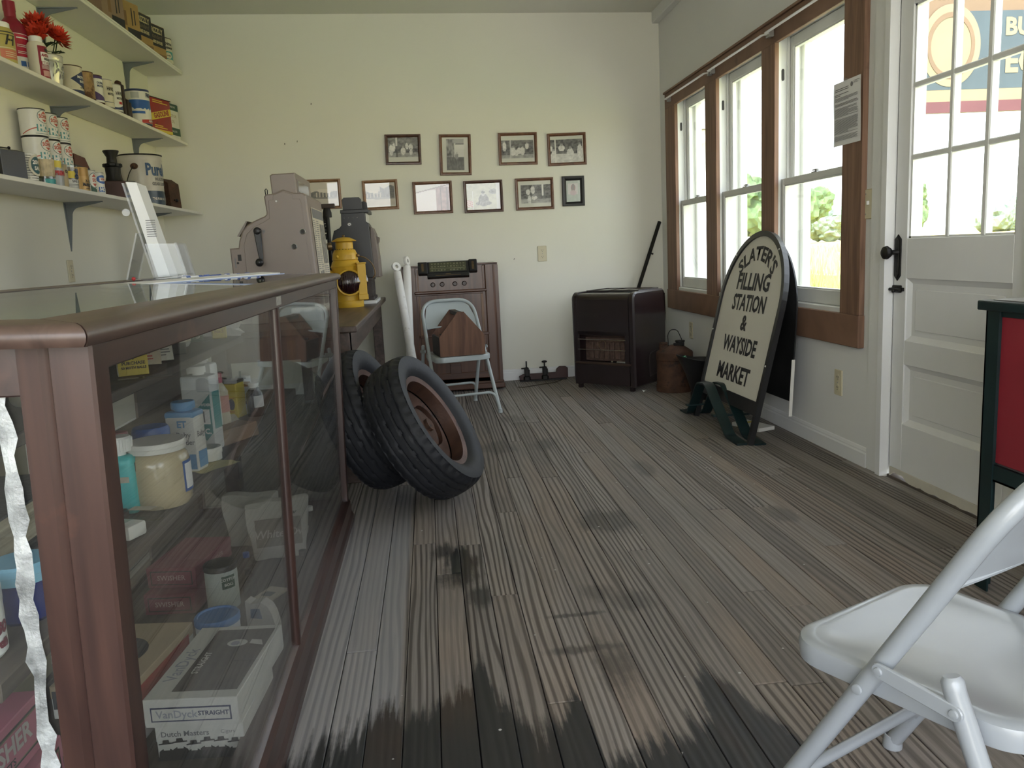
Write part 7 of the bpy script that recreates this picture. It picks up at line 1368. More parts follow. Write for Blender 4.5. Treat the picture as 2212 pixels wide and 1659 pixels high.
# ------------------------------------------------------------------ two truck wheels leaning together
def wheel(lab, C, lean, psi, R=0.337, seed=0):
    Lr = math.radians(lean); ps = math.radians(psi)
    n0 = Vector((math.cos(ps), -math.sin(ps), 0)); n = n0 * math.cos(Lr) + Vector((0, 0, math.sin(Lr))); t = (Vector((0, 0, 1)) - n * n.z).normalized(); h = n.cross(t)
    w = T('truck_wheel', lab, 'wheel', (0, 0, 0), group='two truck wheels with black tires')
    w.rotation_mode = 'QUATERNION'
    Mr = Matrix(((h.x, t.x, n.x), (h.y, t.y, n.y), (h.z, t.z, n.z))); w.rotation_quaternion = Mr.to_quaternion(); w.location = C
    # tread with zig-zag grooves and shoulder lugs
    N = 200; prof = [(0.228, -0.066), (0.240, -0.082), (0.262, -0.094), (0.290, -0.099), (0.314, -0.0985)]; M_ = 33
    bm = bmesh.new(); rings = []
    sm = [(-1 + 2 * j / (M_ - 1)) for j in range(M_)]
    for i in range(N):
        a = 2 * math.pi * i / N; zz = (abs((i % 10) / 10 - 0.5) * 4 - 1) * 0.035; ring = []
        def P(r, z): return bm.verts.new((r * math.cos(a), r * math.sin(a), z))
        for r, z in prof: ring.append(P(r * R / 0.337, z))
        for s in sm:
            base = R - 0.012 * s * s - 0.010 * s ** 6; z = s * 0.0935; d = 0.0
            for g in (-0.56, -0.2, 0.2, 0.56):
                if abs(s - g - zz) < 0.034: d = 0.0065
            if abs(s) > 0.76 and (i % 5) in (0, 1): d = 0.007 * min(1, (abs(s) - 0.76) / 0.08)
            ring.append(P(base - d, z))
        for k_, (r, z) in enumerate(reversed(prof)):
            rr = r * R / 0.337
            if k_ == 0 and (i % 5) in (0, 1): rr -= 0.004
            ring.append(P(rr, -z))
        rings.append(ring)
    for i in range(N):
        A, Bq = rings[i], rings[(i + 1) % N]
        for j in range(len(A) - 1): bm.faces.new((A[j], Bq[j], Bq[j + 1], A[j + 1]))
    b = B(); b.add(bm); bmesh.ops.recalc_face_normals(b.bm, faces=b.bm.faces); b.done('tire', m_rubber, w, True)
    b = B()
    for rr in (0.246, 0.262, 0.296):
        b.lathe([(rr - 0.002, 0.088 if rr < 0.25 else 0.0955), (rr, 0.0915 if rr < 0.25 else 0.1005), (rr + 0.002, 0.090 if rr < 0.25 else 0.098)], 72)
    b.done('sidewall_ridges', m_rubber, w, True)['kind'] = 'stuff'
    rp = [(0.232, 0.070), (0.236, 0.078), (0.231, 0.082), (0.224, 0.070), (0.212, 0.058), (0.206, 0.030), (0.198, 0.006), (0.180, 0.0), (0.160, 0.012), (0.140, 0.028), (0.100, 0.030), (0.100, 0.0), (0.101, -0.02)]
    b = B(); b.lathe(rp, 64); b.lathe([(0.228, -0.066), (0.205, -0.058), (0.198, 0.0)], 64); b.done('rim', m_rim, w, True)
    b = B(); b.lathe([(0.138, 0.026), (0.137, 0.036), (0.128, 0.042), (0.112, 0.043), (0.104, 0.038), (0.101, 0.026)], 56); b.done('hub_ring', m_ring, w, True)
    b = B(); b.lathe([(0.101, 0.0), (0.06, -0.012), (0.03, -0.014), (0.03, -0.03), (0, -0.03)], 48); 
    b.done('hub_disc', m_rust, w, True)
    for k in range(6):
        a = k * math.pi / 3; B().lathe([(0, 0), (0.009, 0), (0.009, 0.003), (0, 0.003)], 10, M=Matrix.Translation((0.078 * math.cos(a), 0.078 * math.sin(a), -0.006))).done('bolt_hole', m_slot, w)
    return w
wheel('front one of two black truck wheels, its rusty rim in view', (-0.062, 3.545, 0.343), 30.8, 15.5)
wheel('rear one of two black truck wheels, tilted in under the work table', (-0.318, 3.760, 0.354), 24, 10)

# ------------------------------------------------------------------ two white painted poles with eyes
for k, (x0, y0, x1, y1, h, rz, lab) in enumerate(((-0.125, 5.90, -0.243, 6.26, 1.045, 0.5, 'left white painted pole with an eye, tilting left'), (-0.188, 5.92, -0.166, 6.30, 1.085, 1.15, 'right white painted pole with an eye, standing nearly straight'))):
    p = T('eye_pole', lab, 'pole', (x0, y0, 0)); d = Vector((x1 - x0, y1 - y0, h - 0.05)); L_ = d.length; d.normalize()
    b = B(); b.tube([(0, 0, 0.0)] + [tuple(d * s) for s in (0.02, L_ - 0.05, L_ - 0.01)], [0.031, 0.031, 0.031, 0.028], 22); b.done('shaft', m_white, p, True)
    b = B(); c = d * (L_ + 0.032); u = Vector((math.cos(rz), math.sin(rz), 0)); u = (u - d * u.dot(d)).normalized(); nn = u.cross(d)
    M_ = Matrix(((u.x, d.x, nn.x, c.x), (u.y, d.y, nn.y, c.y), (u.z, d.z, nn.z, c.z), (0, 0, 0, 1))); b.lathe([(0.014, -0.011), (0.034, -0.011), (0.036, -0.008), (0.036, 0.008), (0.034, 0.011), (0.014, 0.011), (0.014, -0.011)], 28, M=M_); b.done('eye', m_white, p, True)

# ------------------------------------------------------------------ console radio
rd = T('console_radio', 'tall walnut console radio with slanted dial, against the back wall', 'radio', (0.165, 6.44, 0))
RW = 0.38
b = B(); b.prism([(-RW, 0.0), (RW, 0.0), (RW, 0.35), (-RW, 0.35)], 0.055, 1.0, 'z'); b.box(-RW, RW, 0.03, 0.345, 0.05, 1.012, bev=0.004); b.done('cabinet', m_radio, rd)
for s in (-1, 1):
    b = B(); prof = [(s * 0.255, 0.045), (s * 0.26, 0.005), (s * 0.28, -0.005)] + [(s * (0.335 + 0.045 * math.sin(a)), 0.045 - 0.050 * math.cos(a)) for a in [i * math.pi / 16 for i in range(9)]] + [(s * RW, 0.10)]
    b.prism(prof if s > 0 else list(reversed(prof)), 0.05, 1.005, 'z'); b.done('side_pillar', m_radio, rd)
b = B(); b.box(-RW - 0.006, RW + 0.006, -0.012, 0.345, 0.055, 0.075, bev=0.006, seg=2).box(-RW - 0.012, RW + 0.012, -0.020, 0.345, 0.012, 0.056, bev=0.008, seg=2).box(-0.29, 0.29, -0.006, 0.02, 0.10, 0.155, bev=0.006, seg=2).box(-0.29, 0.29, 0.0, 0.02, 0.075, 0.10); b.done('plinth', m_radio_h, rd)
b = B(); b.prism([(0.0, 0.815), (0.02, 1.012), (0.10, 1.02), (0.10, 0.815)], -0.262, 0.262, 'x'); b.done('control_panel', m_radio, rd)
b = B(); b.box(-0.29, 0.285, -0.030, 0.03, 0.797, 0.820, bev=0.008, seg=2).box(-0.29, 0.25, -0.012, 0.03, 0.783, 0.797, bev=0.003); b.done('ledge', m_radio_h, rd)
b = B(); b.box(-RW + 0.002, RW - 0.002, 0.0, 0.345, 1.010, 1.020, bev=0.003); b.done('top_board', m_radio_h, rd)
D_ = Matrix.Translation((-0.015, 0.008, 0.995)) @ Matrix.Rotation(math.radians(-24), 4, 'X')
b = B(); b.box(-0.225, 0.225, -0.016, 0.03, -0.045, 0.052, bev=0.006, M=D_); b.box(-0.235, -0.160, -0.026, 0.03, -0.052, 0.050, bev=0.006, M=D_); b.box(0.165, 0.232, -0.026, 0.03, -0.048, 0.056, bev=0.006, M=D_); b.box(-0.165, 0.165, -0.020, 0.02, -0.082, -0.045, bev=0.004, M=D_); b.done('dial_bezel', m_black, rd)
b = B(); b.box(-0.145, 0.145, -0.0185, -0.010, -0.036, 0.042, M=D_); b.done('dial_glass', m_glassdim, rd)
b = B(); random.seed(12)
for z in (0.028, 0.006, -0.024):
    for k in range(11):
        if z == -0.024 and k == 5: continue
        b.text(random.choice(('55', '60', '7', '80', '10', '12', '14', '16', '9', '6.2', '15')), 0.015, D_ @ MX((-0.125 + k * 0.025, -0.0192, z), (1, 0, 0), (0, 0, 1), (0, -1, 0)))
b.box(-0.14, 0.14, -0.0192, -0.0188, -0.010, -0.0085, M=D_); b.done('dial_numbers', MT('dial_cream_ink', (0.36, 0.34, 0.22), 0.5), rd)['kind'] = 'stuff'
b = B()
for x in (-0.198, 0.198):
    for k in range(6): b.box(x - 0.009, x + 0.009, -0.0275, -0.0255, -0.030 + k * 0.011, -0.022 + k * 0.011, M=D_)
b.box(-0.10, 0.10, -0.0215, -0.0198, -0.070, -0.067, M=D_).box(-0.02, 0.02, -0.0215, -0.0198, -0.060, -0.055, M=D_); b.done('push_buttons', m_brass, rd)['kind'] = 'stuff'
for x in (0.024, 0.097, 0.198, 0.273):
    b = B(); b.lathe([(0, 0.02), (0.013, 0.02), (0.016, 0.014), (0.020, 0.002), (0.021, -0.002), (0, -0.002)], 20, M=MX((x - 0.165, 0.004, 0.868), (1, 0, 0), (0, 0, 1), (0, -1, 0))); b.done('knob', MT('brown_knob', (0.04, 0.026, 0.019), 0.35, var=0.1) if x < 0.05 else D.materials['brown_knob'], rd, True)
for s in (-1, 1): B().box(s * 0.125 - 0.118, s * 0.125 + 0.118, 0.012, 0.03, 0.475, 0.783, bev=0.002).done('upper_panel', m_radio, rd)
for x0, x1 in ((-0.262, -0.246), (0.232, 0.252)): B().box(x0, x1, -0.002, 0.03, 0.46, 0.783, bev=0.002).done('panel_strip', m_radio_l, rd)
B().box(-0.262, -0.252, -0.002, 0.022, 0.822, 0.99, bev=0.002).done('panel_strip', m_radio_l, rd); B().box(0.252, 0.262, -0.004, 0.022, 0.822, 1.0, bev=0.002).done('panel_strip', m_radio, rd)
B().box(-0.27, 0.285, -0.010, 0.03, 0.450, 0.474, bev=0.005).done('mid_rail', m_radio_h, rd); B().box(-0.25, 0.25, 0.022, 0.028, 0.155, 0.455).done('grille_cloth', m_grille, rd)
for x0, x1 in ((-0.262, -0.235), (-0.045, 0.045), (0.235, 0.262)): B().box(x0, x1, -0.004, 0.024, 0.155, 0.455, bev=0.003).done('grille_bar', m_radio, rd)
B().box(-0.045, 0.045, -0.008, 0.02, 0.145, 0.235, bev=0.003).done('grille_block', m_radio_h, rd)

# ------------------------------------------------------------------ folding chairs
def folding_chair(lab, c, rz, mat, r=0.0145):
    ch = T('folding_chair', lab, 'chair', (c[0], c[1], 0), math.radians(rz), 'grey steel folding chairs')
    f0, f1 = Vector((0, -0.300, 0.012)), Vector((0, 0.157, 0.785)); k = 0.583
    def fy(z): return -0.300 + k * z
    pth = [(-0.218, fy(0.012), 0.012), (-0.203, fy(0.42), 0.42), (-0.190, fy(0.775), 0.775), (0.190, fy(0.775), 0.775), (0.203, fy(0.42), 0.42), (0.218, fy(0.012), 0.012)]
    pp = [Vector(p) for p in pth]; path = [pp[0]] + fillet(pp[1:5], 0.125, 8) + [pp[5]]
    b = B(); b.tube(path, r, 14); b.done('front_frame', mat, ch, True)
    b = B()
    zc, g = 0.0, 14
    def zt(x): u = abs(x) / 0.183; return 0.770 - (0.0 if u < 0.42 else 0.118 * (1 - math.sqrt(max(0, 1 - ((u - 0.42) / 0.58) ** 2))))
    for i in range(g):
        for j in range(4):
            q = []
            for a, c_ in ((i, j), (i + 1, j), (i + 1, j + 1), (i, j + 1)):
                x = -0.183 + 0.366 * a / g; zb = 0.588 + 0.010 * (1 - (x / 0.183) ** 2); z = zb + (max(zb, zt(x)) - zb) * c_ / 4; q.append((x, fy(z) + 0.020 * (1 - (x / 0.183) ** 2) - 0.004, z))
            b.poly(q)
    bmesh.ops.remove_doubles(b.bm, verts=b.bm.verts, dist=1e-5); fs = bmesh.ops.solidify(b.bm, geom=b.bm.faces[:], thickness=0.0035); b.done('back_panel', mat, ch, True)
    b = B(); b.tube([(-0.183 + 0.366 * i / 12, fy(0.592) + 0.020 * (1 - ((i / 6 - 1)) ** 2) - 0.003, 0.588 + 0.010 * (1 - (i / 6 - 1) ** 2)) for i in range(13)], 0.0065, 8); b.done('panel_bead', mat, ch, True)
    # pressed seat pan
    def outline(ins, z, rad):
        W0, W1, y0, y1 = 0.200 - ins, 0.186 - ins, -0.240 + ins, 0.170 - ins; pts = []
        for cx_, cy_, s0, rr in ((W0 - rad, y0 + rad, -90, rad), (W1 - rad, y1 - rad, 0, rad), (-W1 + rad, y1 - rad, 90, rad), (-W0 + rad, y0 + rad, 180, rad)):
            for i in range(9): a = math.radians(s0 + 90 * i / 8); pts.append((cx_ + rr * math.cos(a), cy_ + rr * math.sin(a), z))
        return pts
    loops = [outline(0.006, 0.372, 0.066), outline(0.002, 0.375, 0.068), outline(0.0, 0.400, 0.070), outline(0.003, 0.409, 0.068), outline(0.011, 0.4135, 0.064), outline(0.026, 0.4135, 0.056), outline(0.045, 0.409, 0.045), outline(0.10, 0.404, 0.03), outline(0.165, 0.402, 0.012)]
    bm = bmesh.new(); R_ = [[bm.verts.new(p) for p in l] for l in loops]; n = len(R_[0])
    for A, Bq in zip(R_[:-1], R_[1:]):
        for i in range(n): bm.faces.new((A[i], A[(i + 1) % n], Bq[(i + 1) % n], Bq[i]))
    bm.faces.new(R_[-1]); bmesh.ops.recalc_face_normals(bm, faces=bm.faces); b = B(); b.add(bm); bmesh.ops.solidify(b.bm, geom=b.bm.faces[:], thickness=0.0025); b.done('seat', mat, ch, True)
    for s in (-1, 1):
        b = B(); b.tube([(s * 0.206, 0.250, 0.012), (s * 0.212, 0.075, 0.455), (s * 0.212, 0.072, 0.467), (s * 0.212, 0.070, 0.474)], [r, r, r, r * .72], 14); b.done('rear_leg', mat, ch, True)
        b = B(); M_ = MX((s * 0.2255, 0.0, 0), (0, 1, 0), (0, 0, 1), (s, 0, 0)); a0 = (fy(0.452) + 0.004, 0.440); a1 = (0.085, 0.428); dx, dz = a1[0] - a0[0], a1[1] - a0[1]; L_ = math.hypot(dx, dz); ux, uz = dx / L_, dz / L_
        out = []
        for cx_, cz_, sg in ((a1[0], a1[1], 1), (a0[0], a0[1], -1)):
            for i in range(9): an = -math.pi / 2 + math.pi * i / 8; out.append((cx_ + 0.0125 * (sg * ux * math.cos(an) - sg * uz * math.sin(an)), cz_ + 0.0125 * (sg * uz * math.cos(an) + sg * ux * math.sin(an))))
        b.prism(out, *sorted((s * 0.2225, s * 0.229)), 'x', bev=0.0015); lk = b.done('link', mat, ch)
        for (yy, z) in (a0, a1): B().lathe([(0, 0), (0.007, 0), (0.006, 0.003), (0, 0.004)], 12, M=MX((s * 0.229, yy, z), (0, 1, 0), (0, 0, 1) if s > 0 else (0, 0, -1), (s, 0, 0))).done('rivet', mat, lk, True)
        B().lathe([(0, 0), (0.009, 0), (0.008, 0.003), (0, 0.005)], 14, M=MX((s * (0.204 + r), fy(0.388), 0.388), (0, 1, 0), (0, 0, 1) if s > 0 else (0, 0, -1), (s, 0, 0))).done('rivet', mat, ch, True)
        B().lathe([(0, 0), (0.009, 0), (0.008, 0.003), (0, 0.005)], 14, M=MX((s * (0.210 + r), 0.118, 0.345), (0, 1, 0), (0, 0, 1) if s > 0 else (0, 0, -1), (s, 0, 0))).done('rivet', mat, ch, True)
        for y, x in ((fy(0.012), 0.218), (0.250, 0.206)): B().lathe([(0, 0), (r * 1.25, 0), (r * 1.25, 0.010), (r * 1.06, 0.03), (r * .9, 0.03)], 14, M=Matrix.Translation((s * x, y, 0))).done('foot', mat, ch, True)
    y1 = fy(0.135); b = B(); b.tube(fillet([(-0.214, fy(0.05) - 0.004, 0.05), (-0.205, y1, 0.138), (0.205, y1, 0.138), (0.214, fy(0.05) - 0.004, 0.05)], 0.06, 6), r * 0.72, 10); b.done('front_stretcher', mat, ch, True)
    b = B(); b.tube(fillet([(-0.205, 0.235, 0.06), (-0.200, 0.198, 0.150), (0.200, 0.198, 0.150), (0.205, 0.235, 0.06)], 0.06, 6), r * 0.72, 10); b.done('rear_stretcher', mat, ch, True)
    return ch
folding_chair('grey steel folding chair in the right foreground', (0.861, 1.148), 205.5, m_chair, 0.0160)
folding_chair('pale folding chair holding the wooden tool tote', (0.147, 5.69), 14, m_chair2, 0.0125)

# wooden tool tote on the far chair
tt = T('tool_tote', 'worn wooden tool tote with gabled ends, on the far folding chair', 'tool tote', (0.170, 5.600, 0.4145), math.radians(9))
W_, L_ = 0.157, 0.155
gable = [(-W_, 0.0), (W_, 0.0), (W_, 0.135), (0.022, 0.298), (-0.022, 0.298), (-W_, 0.135)]
for y in (-L_, L_ - 0.016): B().prism(gable, y, y + 0.016, 'y', bev=0.0015).done('end_board', m_tote, tt)
B().box(-W_, -W_ + 0.012, -L_ + 0.016, L_ - 0.016, 0, 0.133).done('side_board', m_tote_dk, tt); B().box(W_ - 0.012, W_, -L_ + 0.016, L_ - 0.016, 0, 0.133).done('side_board', m_tote, tt); B().box(-W_ + 0.012, W_ - 0.012, -L_ + 0.016, L_ - 0.016, 0, 0.012).done('bottom_board', m_tote_dk, tt)
B().box(-0.022, 0.022, -L_ + 0.016, L_ - 0.016, 0.270, 0.296, bev=0.004).done('handle', m_tote_dk, tt)
B().box(0.075, 0.088, -L_ - 0.0008, -L_, 0.002, 0.205).done('pale_streak', MT('pale_wood_streak', (0.24, 0.125, 0.055), 0.6, var=0.2, stretch=(20, 20, 2)), tt, lab='') if False else None
t = T('iron_rod', 'short thin iron rod lying in the wooden tote', 'rod', (0.10, 5.63, 0.545), 0.5, rot=(0, 0.12, 0.5)); B().cyl((-0.06, 0, 0), (0.07, 0, 0), 0.006).done('rod', m_iron, t)

# ------------------------------------------------------------------ fretsaw jig by the back wall
jg = T('clamp_jig', 'old maroon board with two iron hold-down clamps, on the floor by the back wall', 'clamp jig', (0.91, 6.735, 0))
b = B(); b.prism([(-0.20, 0.012), (0.215, 0.012), (0.215, 0.095), (0.195, 0.110), (0.145, 0.112), (0.120, 0.092), (0.112, 0.062), (-0.17, 0.062), (-0.205, 0.045)], -0.012, 0.012, 'y', bev=0.002); b.done('board', MT('maroon_board', (0.045, 0.014, 0.012), 0.5, var=0.2), jg)
b = B(); b.box(-0.20, 0.20, -0.03, 0.03, 0, 0.012); b.done('base_bar', m_iron, jg)
for k, x in enumerate((-0.140, 0.015)):
    b = B(); b.box(x - 0.018, x + 0.018, -0.025, 0.015, 0.045, 0.118, bev=0.004).cyl((x, -0.008, 0.10), (x, -0.008, 0.172 if k == 0 else 0.155), 0.006).cyl((x - 0.045, -0.008, 0.112), (x, -0.008, 0.112), 0.006).box(x + 0.012, x + 0.026, -0.02, -0.012, 0.05, 0.10).box(x - 0.03, x + 0.03, -0.035, 0.018, 0.0, 0.05, bev=0.012)
    if k == 1: b.ball((x, -0.008, 0.160), 0.024, sy=0.5, sz=0.45)
    else: b.cyl((x, -0.008, 0.10), (x, -0.008, 0.15), 0.009, 0.004)
    b.done('clamp', m_iron, jg)
t = T('wire_scrap', 'thin wire lying on the floor in front of the clamp jig', 'wire', (0, 0, 0)); B().tube([(1.06, 6.67, 0.004), (0.98, 6.55, 0.004), (0.86, 6.50, 0.004), (0.76, 6.44, 0.005), (0.70, 6.41, 0.004), (0.655, 6.42, 0.008)], 0.0035, 6).done('wire', MT('brown_wire', (0.055, 0.042, 0.025), 0.6), t, True)

# ------------------------------------------------------------------ gas heater
ht = T('gas_heater', 'dark brown enamelled gas room heater in the back corner', 'heater', (1.465, 6.242, 0), math.radians(-45))
hw, hd = 0.283, 0.2415
b = B(); arc = lambda cx_, cz_, r, a0, a1, n=8: [(cx_ + r * math.cos(math.radians(a0 + (a1 - a0) * i / n)), cz_ + r * math.sin(math.radians(a0 + (a1 - a0) * i / n))) for i in range(n + 1)]
side = [(hd, 0.03), (hd, 0.72)] + arc(hd - 0.04, 0.715, 0.04, 0, 90) + arc(-hd + 0.055, 0.70, 0.055, 90, 180) + [(-hd, 0.60), (-hd + 0.006, 0.10), (-hd + 0.012, 0.03)]
b.prism(side, -hw + 0.022, -hw + 0.05, 'x'); b.prism(side, hw - 0.055, hw, 'x', bev=0.012); b.prism([(y, z) for y, z in side], -hw, -hw + 0.03, 'x', bev=0.012)
b.done('side_shell', m_heater, ht, True)
b = B(); wz0, wz1, wx0, wx1 = 0.215, 0.425, -0.215, 0.195
fr = lambda x0, x1, z0, z1, y0=-hd + 0.004: b.box(x0, x1, y0, y0 + 0.02, z0, z1)
fr(-hw + 0.03, hw - 0.05, wz1, 0.70); fr(-hw + 0.03, wx0, wz0, wz1); fr(wx1, hw - 0.05, wz0, wz1); fr(-hw + 0.03, hw - 0.05, 0.04, wz0)
b.prism([(-hd + 0.004, 0.690)] + arc(-hd + 0.054, 0.695, 0.050, 180, 90) + [(0.0, 0.745), (0.0, 0.72), (-hd + 0.03, 0.69)], -hw + 0.03, hw - 0.05, 'x'); b.box(-hw + 0.03, hw - 0.05, 0.0, hd - 0.02, 0.735, 0.744)
b.done('front_panel', m_heater, ht, True)
b = B(); b.prism([(-hd + 0.004, wz1), (-hd + 0.004, wz1 + 0.03), (-hd + 0.09, wz1 - 0.02), (-hd + 0.09, wz1 - 0.03)], wx0 - 0.02, wx1 + 0.02, 'x').box(wx0 - 0.004, wx0, -hd + 0.01, -hd + 0.10, wz0, wz1).box(wx1, wx1 + 0.004, -hd + 0.01, -hd + 0.10, wz0, wz1); b.done('window_hood', m_heater, ht)
b = B(); b.box(wx0, wx1, -hd + 0.09, -hd + 0.10, wz0, wz1); 
for k in range(7): b.box(wx0 + 0.04 + k * 0.048, wx0 + 0.075 + k * 0.048, -hd + 0.075, -hd + 0.09, wz0 + 0.015, wz1 - 0.06, bev=0.004)
b.done('radiants', m_heat_in, ht)
for z in (0.312, 0.392): B().cyl((wx0 - 0.012, -hd - 0.002, z), (wx1 + 0.012, -hd - 0.002, z), 0.003, seg=8).done('guard_bar', m_chrome, ht, True)
b = B(); b.tube([(0.032 * math.cos(a), -hd - 0.003, 0.352 + 0.036 * math.sin(a)) for a in [i * math.pi / 12 for i in range(24)]], 0.0016, 6, closed=True); b.done('emblem_ring', m_brass, ht, True)
b = B(); b.box(wx0 - 0.035, wx1 + 0.055, -hd - 0.016, -hd + 0.02, 0.198, 0.214, bev=0.003); b.done('window_ledge', MT('dark_bronze_ledge', (0.065, 0.040, 0.03), 0.4, 0.4, var=0.1), ht)
b = B(); b.text('Coleman', 0.052, MX((-0.130, -hd + 0.003, 0.585), (1, 0, 0), (0, 0, 1), (0, -1, 0)), shear=0.35); b.done('script_badge', MT('dull_badge', (0.055, 0.048, 0.046), 0.4, 0.5, bump=0.0), ht)
b = B()
for x in (-0.13, 0.02, 0.16): b.box(x - 0.05, x + 0.05, -0.06, 0.19, 0.752, 0.758, bev=0.002)
b.box(-0.22, 0.24, -0.09, -0.075, 0.750, 0.762, bev=0.002).box(-0.22, 0.24, 0.20, 0.215, 0.750, 0.762, bev=0.002).box(-0.235, -0.22, -0.09, 0.215, 0.75, 0.762).box(0.225, 0.24, -0.09, 0.215, 0.75, 0.762); b.done('top_grate', m_heater, ht)
b = B(); b.tube(fillet([(hw + 0.001, -0.02, 0.09), (hw + 0.001, -0.02, 0.27), (hw + 0.001, 0.12, 0.29), (hw + 0.001, 0.12, 0.11)], 0.03, 5), 0.003, 6, closed=True); b.done('side_door_bead', MT('heater_bead', (0.035, 0.022, 0.024), 0.3), ht, True)
b = B(); b.cyl((-hw - 0.03, -0.05, 0.30), (-hw + 0.002, -0.05, 0.30), 0.010).box(-hw - 0.034, -hw - 0.026, -0.07, -0.03, 0.292, 0.308); b.done('gas_valve', m_iron, ht)
for x in (-hw + 0.03, hw - 0.06):
    for y in (-hd + 0.02, hd - 0.05): B().box(x, x + 0.03, y, y + 0.03, 0, 0.032).done('leg', m_heater, ht)
t = T('iron_bar', 'long dark square iron bar leaning in the back corner behind the heater', 'iron bar', (1.46, 6.595, 0)); d = Vector((1.975 - 1.46, 6.80 - 6.595, 1.285)); 
b = B(); b.tube([(0, 0, 0.01), tuple(d)], 0.0155, 4); b.done('bar', m_iron, t); b = B(); q = d * 0.80; b.cyl(tuple(q), tuple(q + Vector((0.028, -0.01, -0.012))), 0.007); b.done('stud', m_iron, t)
t = T('paper_scrap', 'small white paper scrap on the floor by the heater foot', 'paper scrap', (1.55, 5.86, 0)); b = B(); b.poly([(0, 0, 0.001), (0.03, 0.005, 0.012), (0.025, 0.03, 0.004), (-0.004, 0.022, 0.015)]); b.done('scrap', m_paper, t)

# ------------------------------------------------------------------ gas can and coal bucket
gc = T('fuel_can', 'rusty round fuel can with a wire handle beside the heater', 'fuel can', (1.795, 5.86, 0))
b = B(); b.lathe([(0, 0.012), (0.130, 0.012), (0.137, 0.0), (0.138, 0.045), (0.133, 0.05), (0.132, 0.235), (0.137, 0.24), (0.137, 0.290), (0.133, 0.297), (0.085, 0.330), (0.03, 0.345), (0, 0.347)], 40); b.done('can', m_rust, gc, True)
b = B(); b.lathe([(0.030, 0.325), (0.033, 0.350), (0.030, 0.355), (0.030, 0.375), (0, 0.378)], 20, M=Matrix.Translation((-0.085, -0.01, -0.01))); 
for k in range(4): b.lathe([(0.030, 0.352 + 0.006 * k), (0.033, 0.354 + 0.006 * k), (0.030, 0.356 + 0.006 * k)], 18, M=Matrix.Translation((-0.085, -0.01, -0.005)))
b.done('spout_cap', m_rust, gc, True)
b = B(); b.lathe([(0.032, 0.335), (0.032, 0.365), (0.036, 0.366), (0.036, 0.376), (0, 0.378)], 24, M=Matrix.Translation((0.045, 0, 0))).box(-0.012, 0.06, -0.045, -0.02, 0.345, 0.362); b.done('filler_cap', m_iron, gc, True)
b = B(); b.tube(fillet([(-0.05, -0.02, 0.34), (-0.055, -0.02, 0.43), (-0.03, -0.02, 0.465), (0.02, -0.02, 0.46), (0.065, -0.02, 0.355)], 0.03, 5), 0.003, 6); b.done('wire_handle', m_iron, gc, True)
cb = T('coal_bucket', 'black coal bucket with a green bottle in it, between fuel can and sign', 'bucket', (1.860, 5.475, 0))
b = B(); b.lathe([(0, 0.014), (0.060, 0.014), (0.068, 0.0), (0.068, 0.045), (0.060, 0.052), (0.100, 0.18), (0.128, 0.275), (0.131, 0.279), (0.128, 0.283), (0.123, 0.275), (0.094, 0.18), (0.054, 0.055), (0, 0.05)], 40); 
for v in b.bm.verts:
    if v.co.z > 0.2: v.co.x += -0.035 * (v.co.z - 0.2) / 0.08 * (1 if v.co.x < 0 else 0); v.co.z += (0.03 * (-v.co.x / 0.13)) if v.co.x < 0 else 0
b.done('pail', m_black, cb, True)
t = T('green_bottle', 'green glass bottle neck sticking out of the black bucket', 'bottle', (1.842, 5.440, 0.075), rot=(math.radians(-6), math.radians(-24), 0)); b = B(); b.lathe([(0, 0), (0.020, 0), (0.021, 0.18), (0.020, 0.255), (0.017, 0.258)], 20); b.done('bottle', m_greenbot, t, True)

# ------------------------------------------------------------------ filling station sign
u = Vector((0.025, -0.9997, 0)); v_ = Vector((0.235, 0.020, 0.9718)).normalized(); v_ = (v_ - u * v_.dot(u)).normalized(); w_ = u.cross(v_)   # w_ points at the room
if w_.x > 0: w_ = -w_
sg = T('sandwich_sign', 'arched white filling station sign in a black frame, leaning by the windows', 'sign', (1.712, 4.512, 0.227))
sg.matrix_world = Matrix(((u.x, v_.x, w_.x, 1.712), (u.y, v_.y, w_.y, 4.512), (u.z, v_.z, w_.z, 0.227), (0, 0, 0, 1)))
PWd, SP, RA = 0.402, 0.512, 0.402
def arch(hw_, y0, grow=0.0):
    return [(hw_, y0)] + [(hw_ * math.cos(a), SP + (RA + grow) * math.sin(a)) for a in [i * math.pi / 28 for i in range(29)]] + [(-hw_, y0)]
b = B(); b.prism(arch(PWd, 0.0), -0.004, 0.004, 'z'); b.done('panel', m_sign, sg)
ou, inn = arch(PWd + 0.026, -0.235, 0.026), arch(PWd - 0.004, -0.235, -0.004)
bm = bmesh.new(); zz = (-0.014, 0.016); lay = [[[bm.verts.new((q[0], q[1], z)) for q in L] for L in (ou, inn)] for z in zz]
nn = len(ou)
for i in range(nn - 1):
    for (a, c) in ((lay[0][0], lay[1][0]), (lay[1][1], lay[0][1]), (lay[1][0], lay[1][1]), (lay[0][1], lay[0][0])): bm.faces.new((a[i], a[i + 1], c[i + 1], c[i]))
for i in (0, nn - 1): bm.faces.new((lay[0][0][i], lay[1][0][i], lay[1][1][i], lay[0][1][i]))
bmesh.ops.recalc_face_normals(bm, faces=bm.faces); b = B(); b.add(bm); b.done('frame', m_black, sg)
B().box(-PWd, PWd, -0.075, 0.0, -0.012, 0.010).done('bottom_rail', m_black, sg)
b = B()
def ST(txt, y, w, h, bold=0.004, **k): b.text(txt, 0.12, MX((0, y, 0.0055), (1, 0, 0), (0, 1, 0)), 0, bold, fit=(w, h), **k)
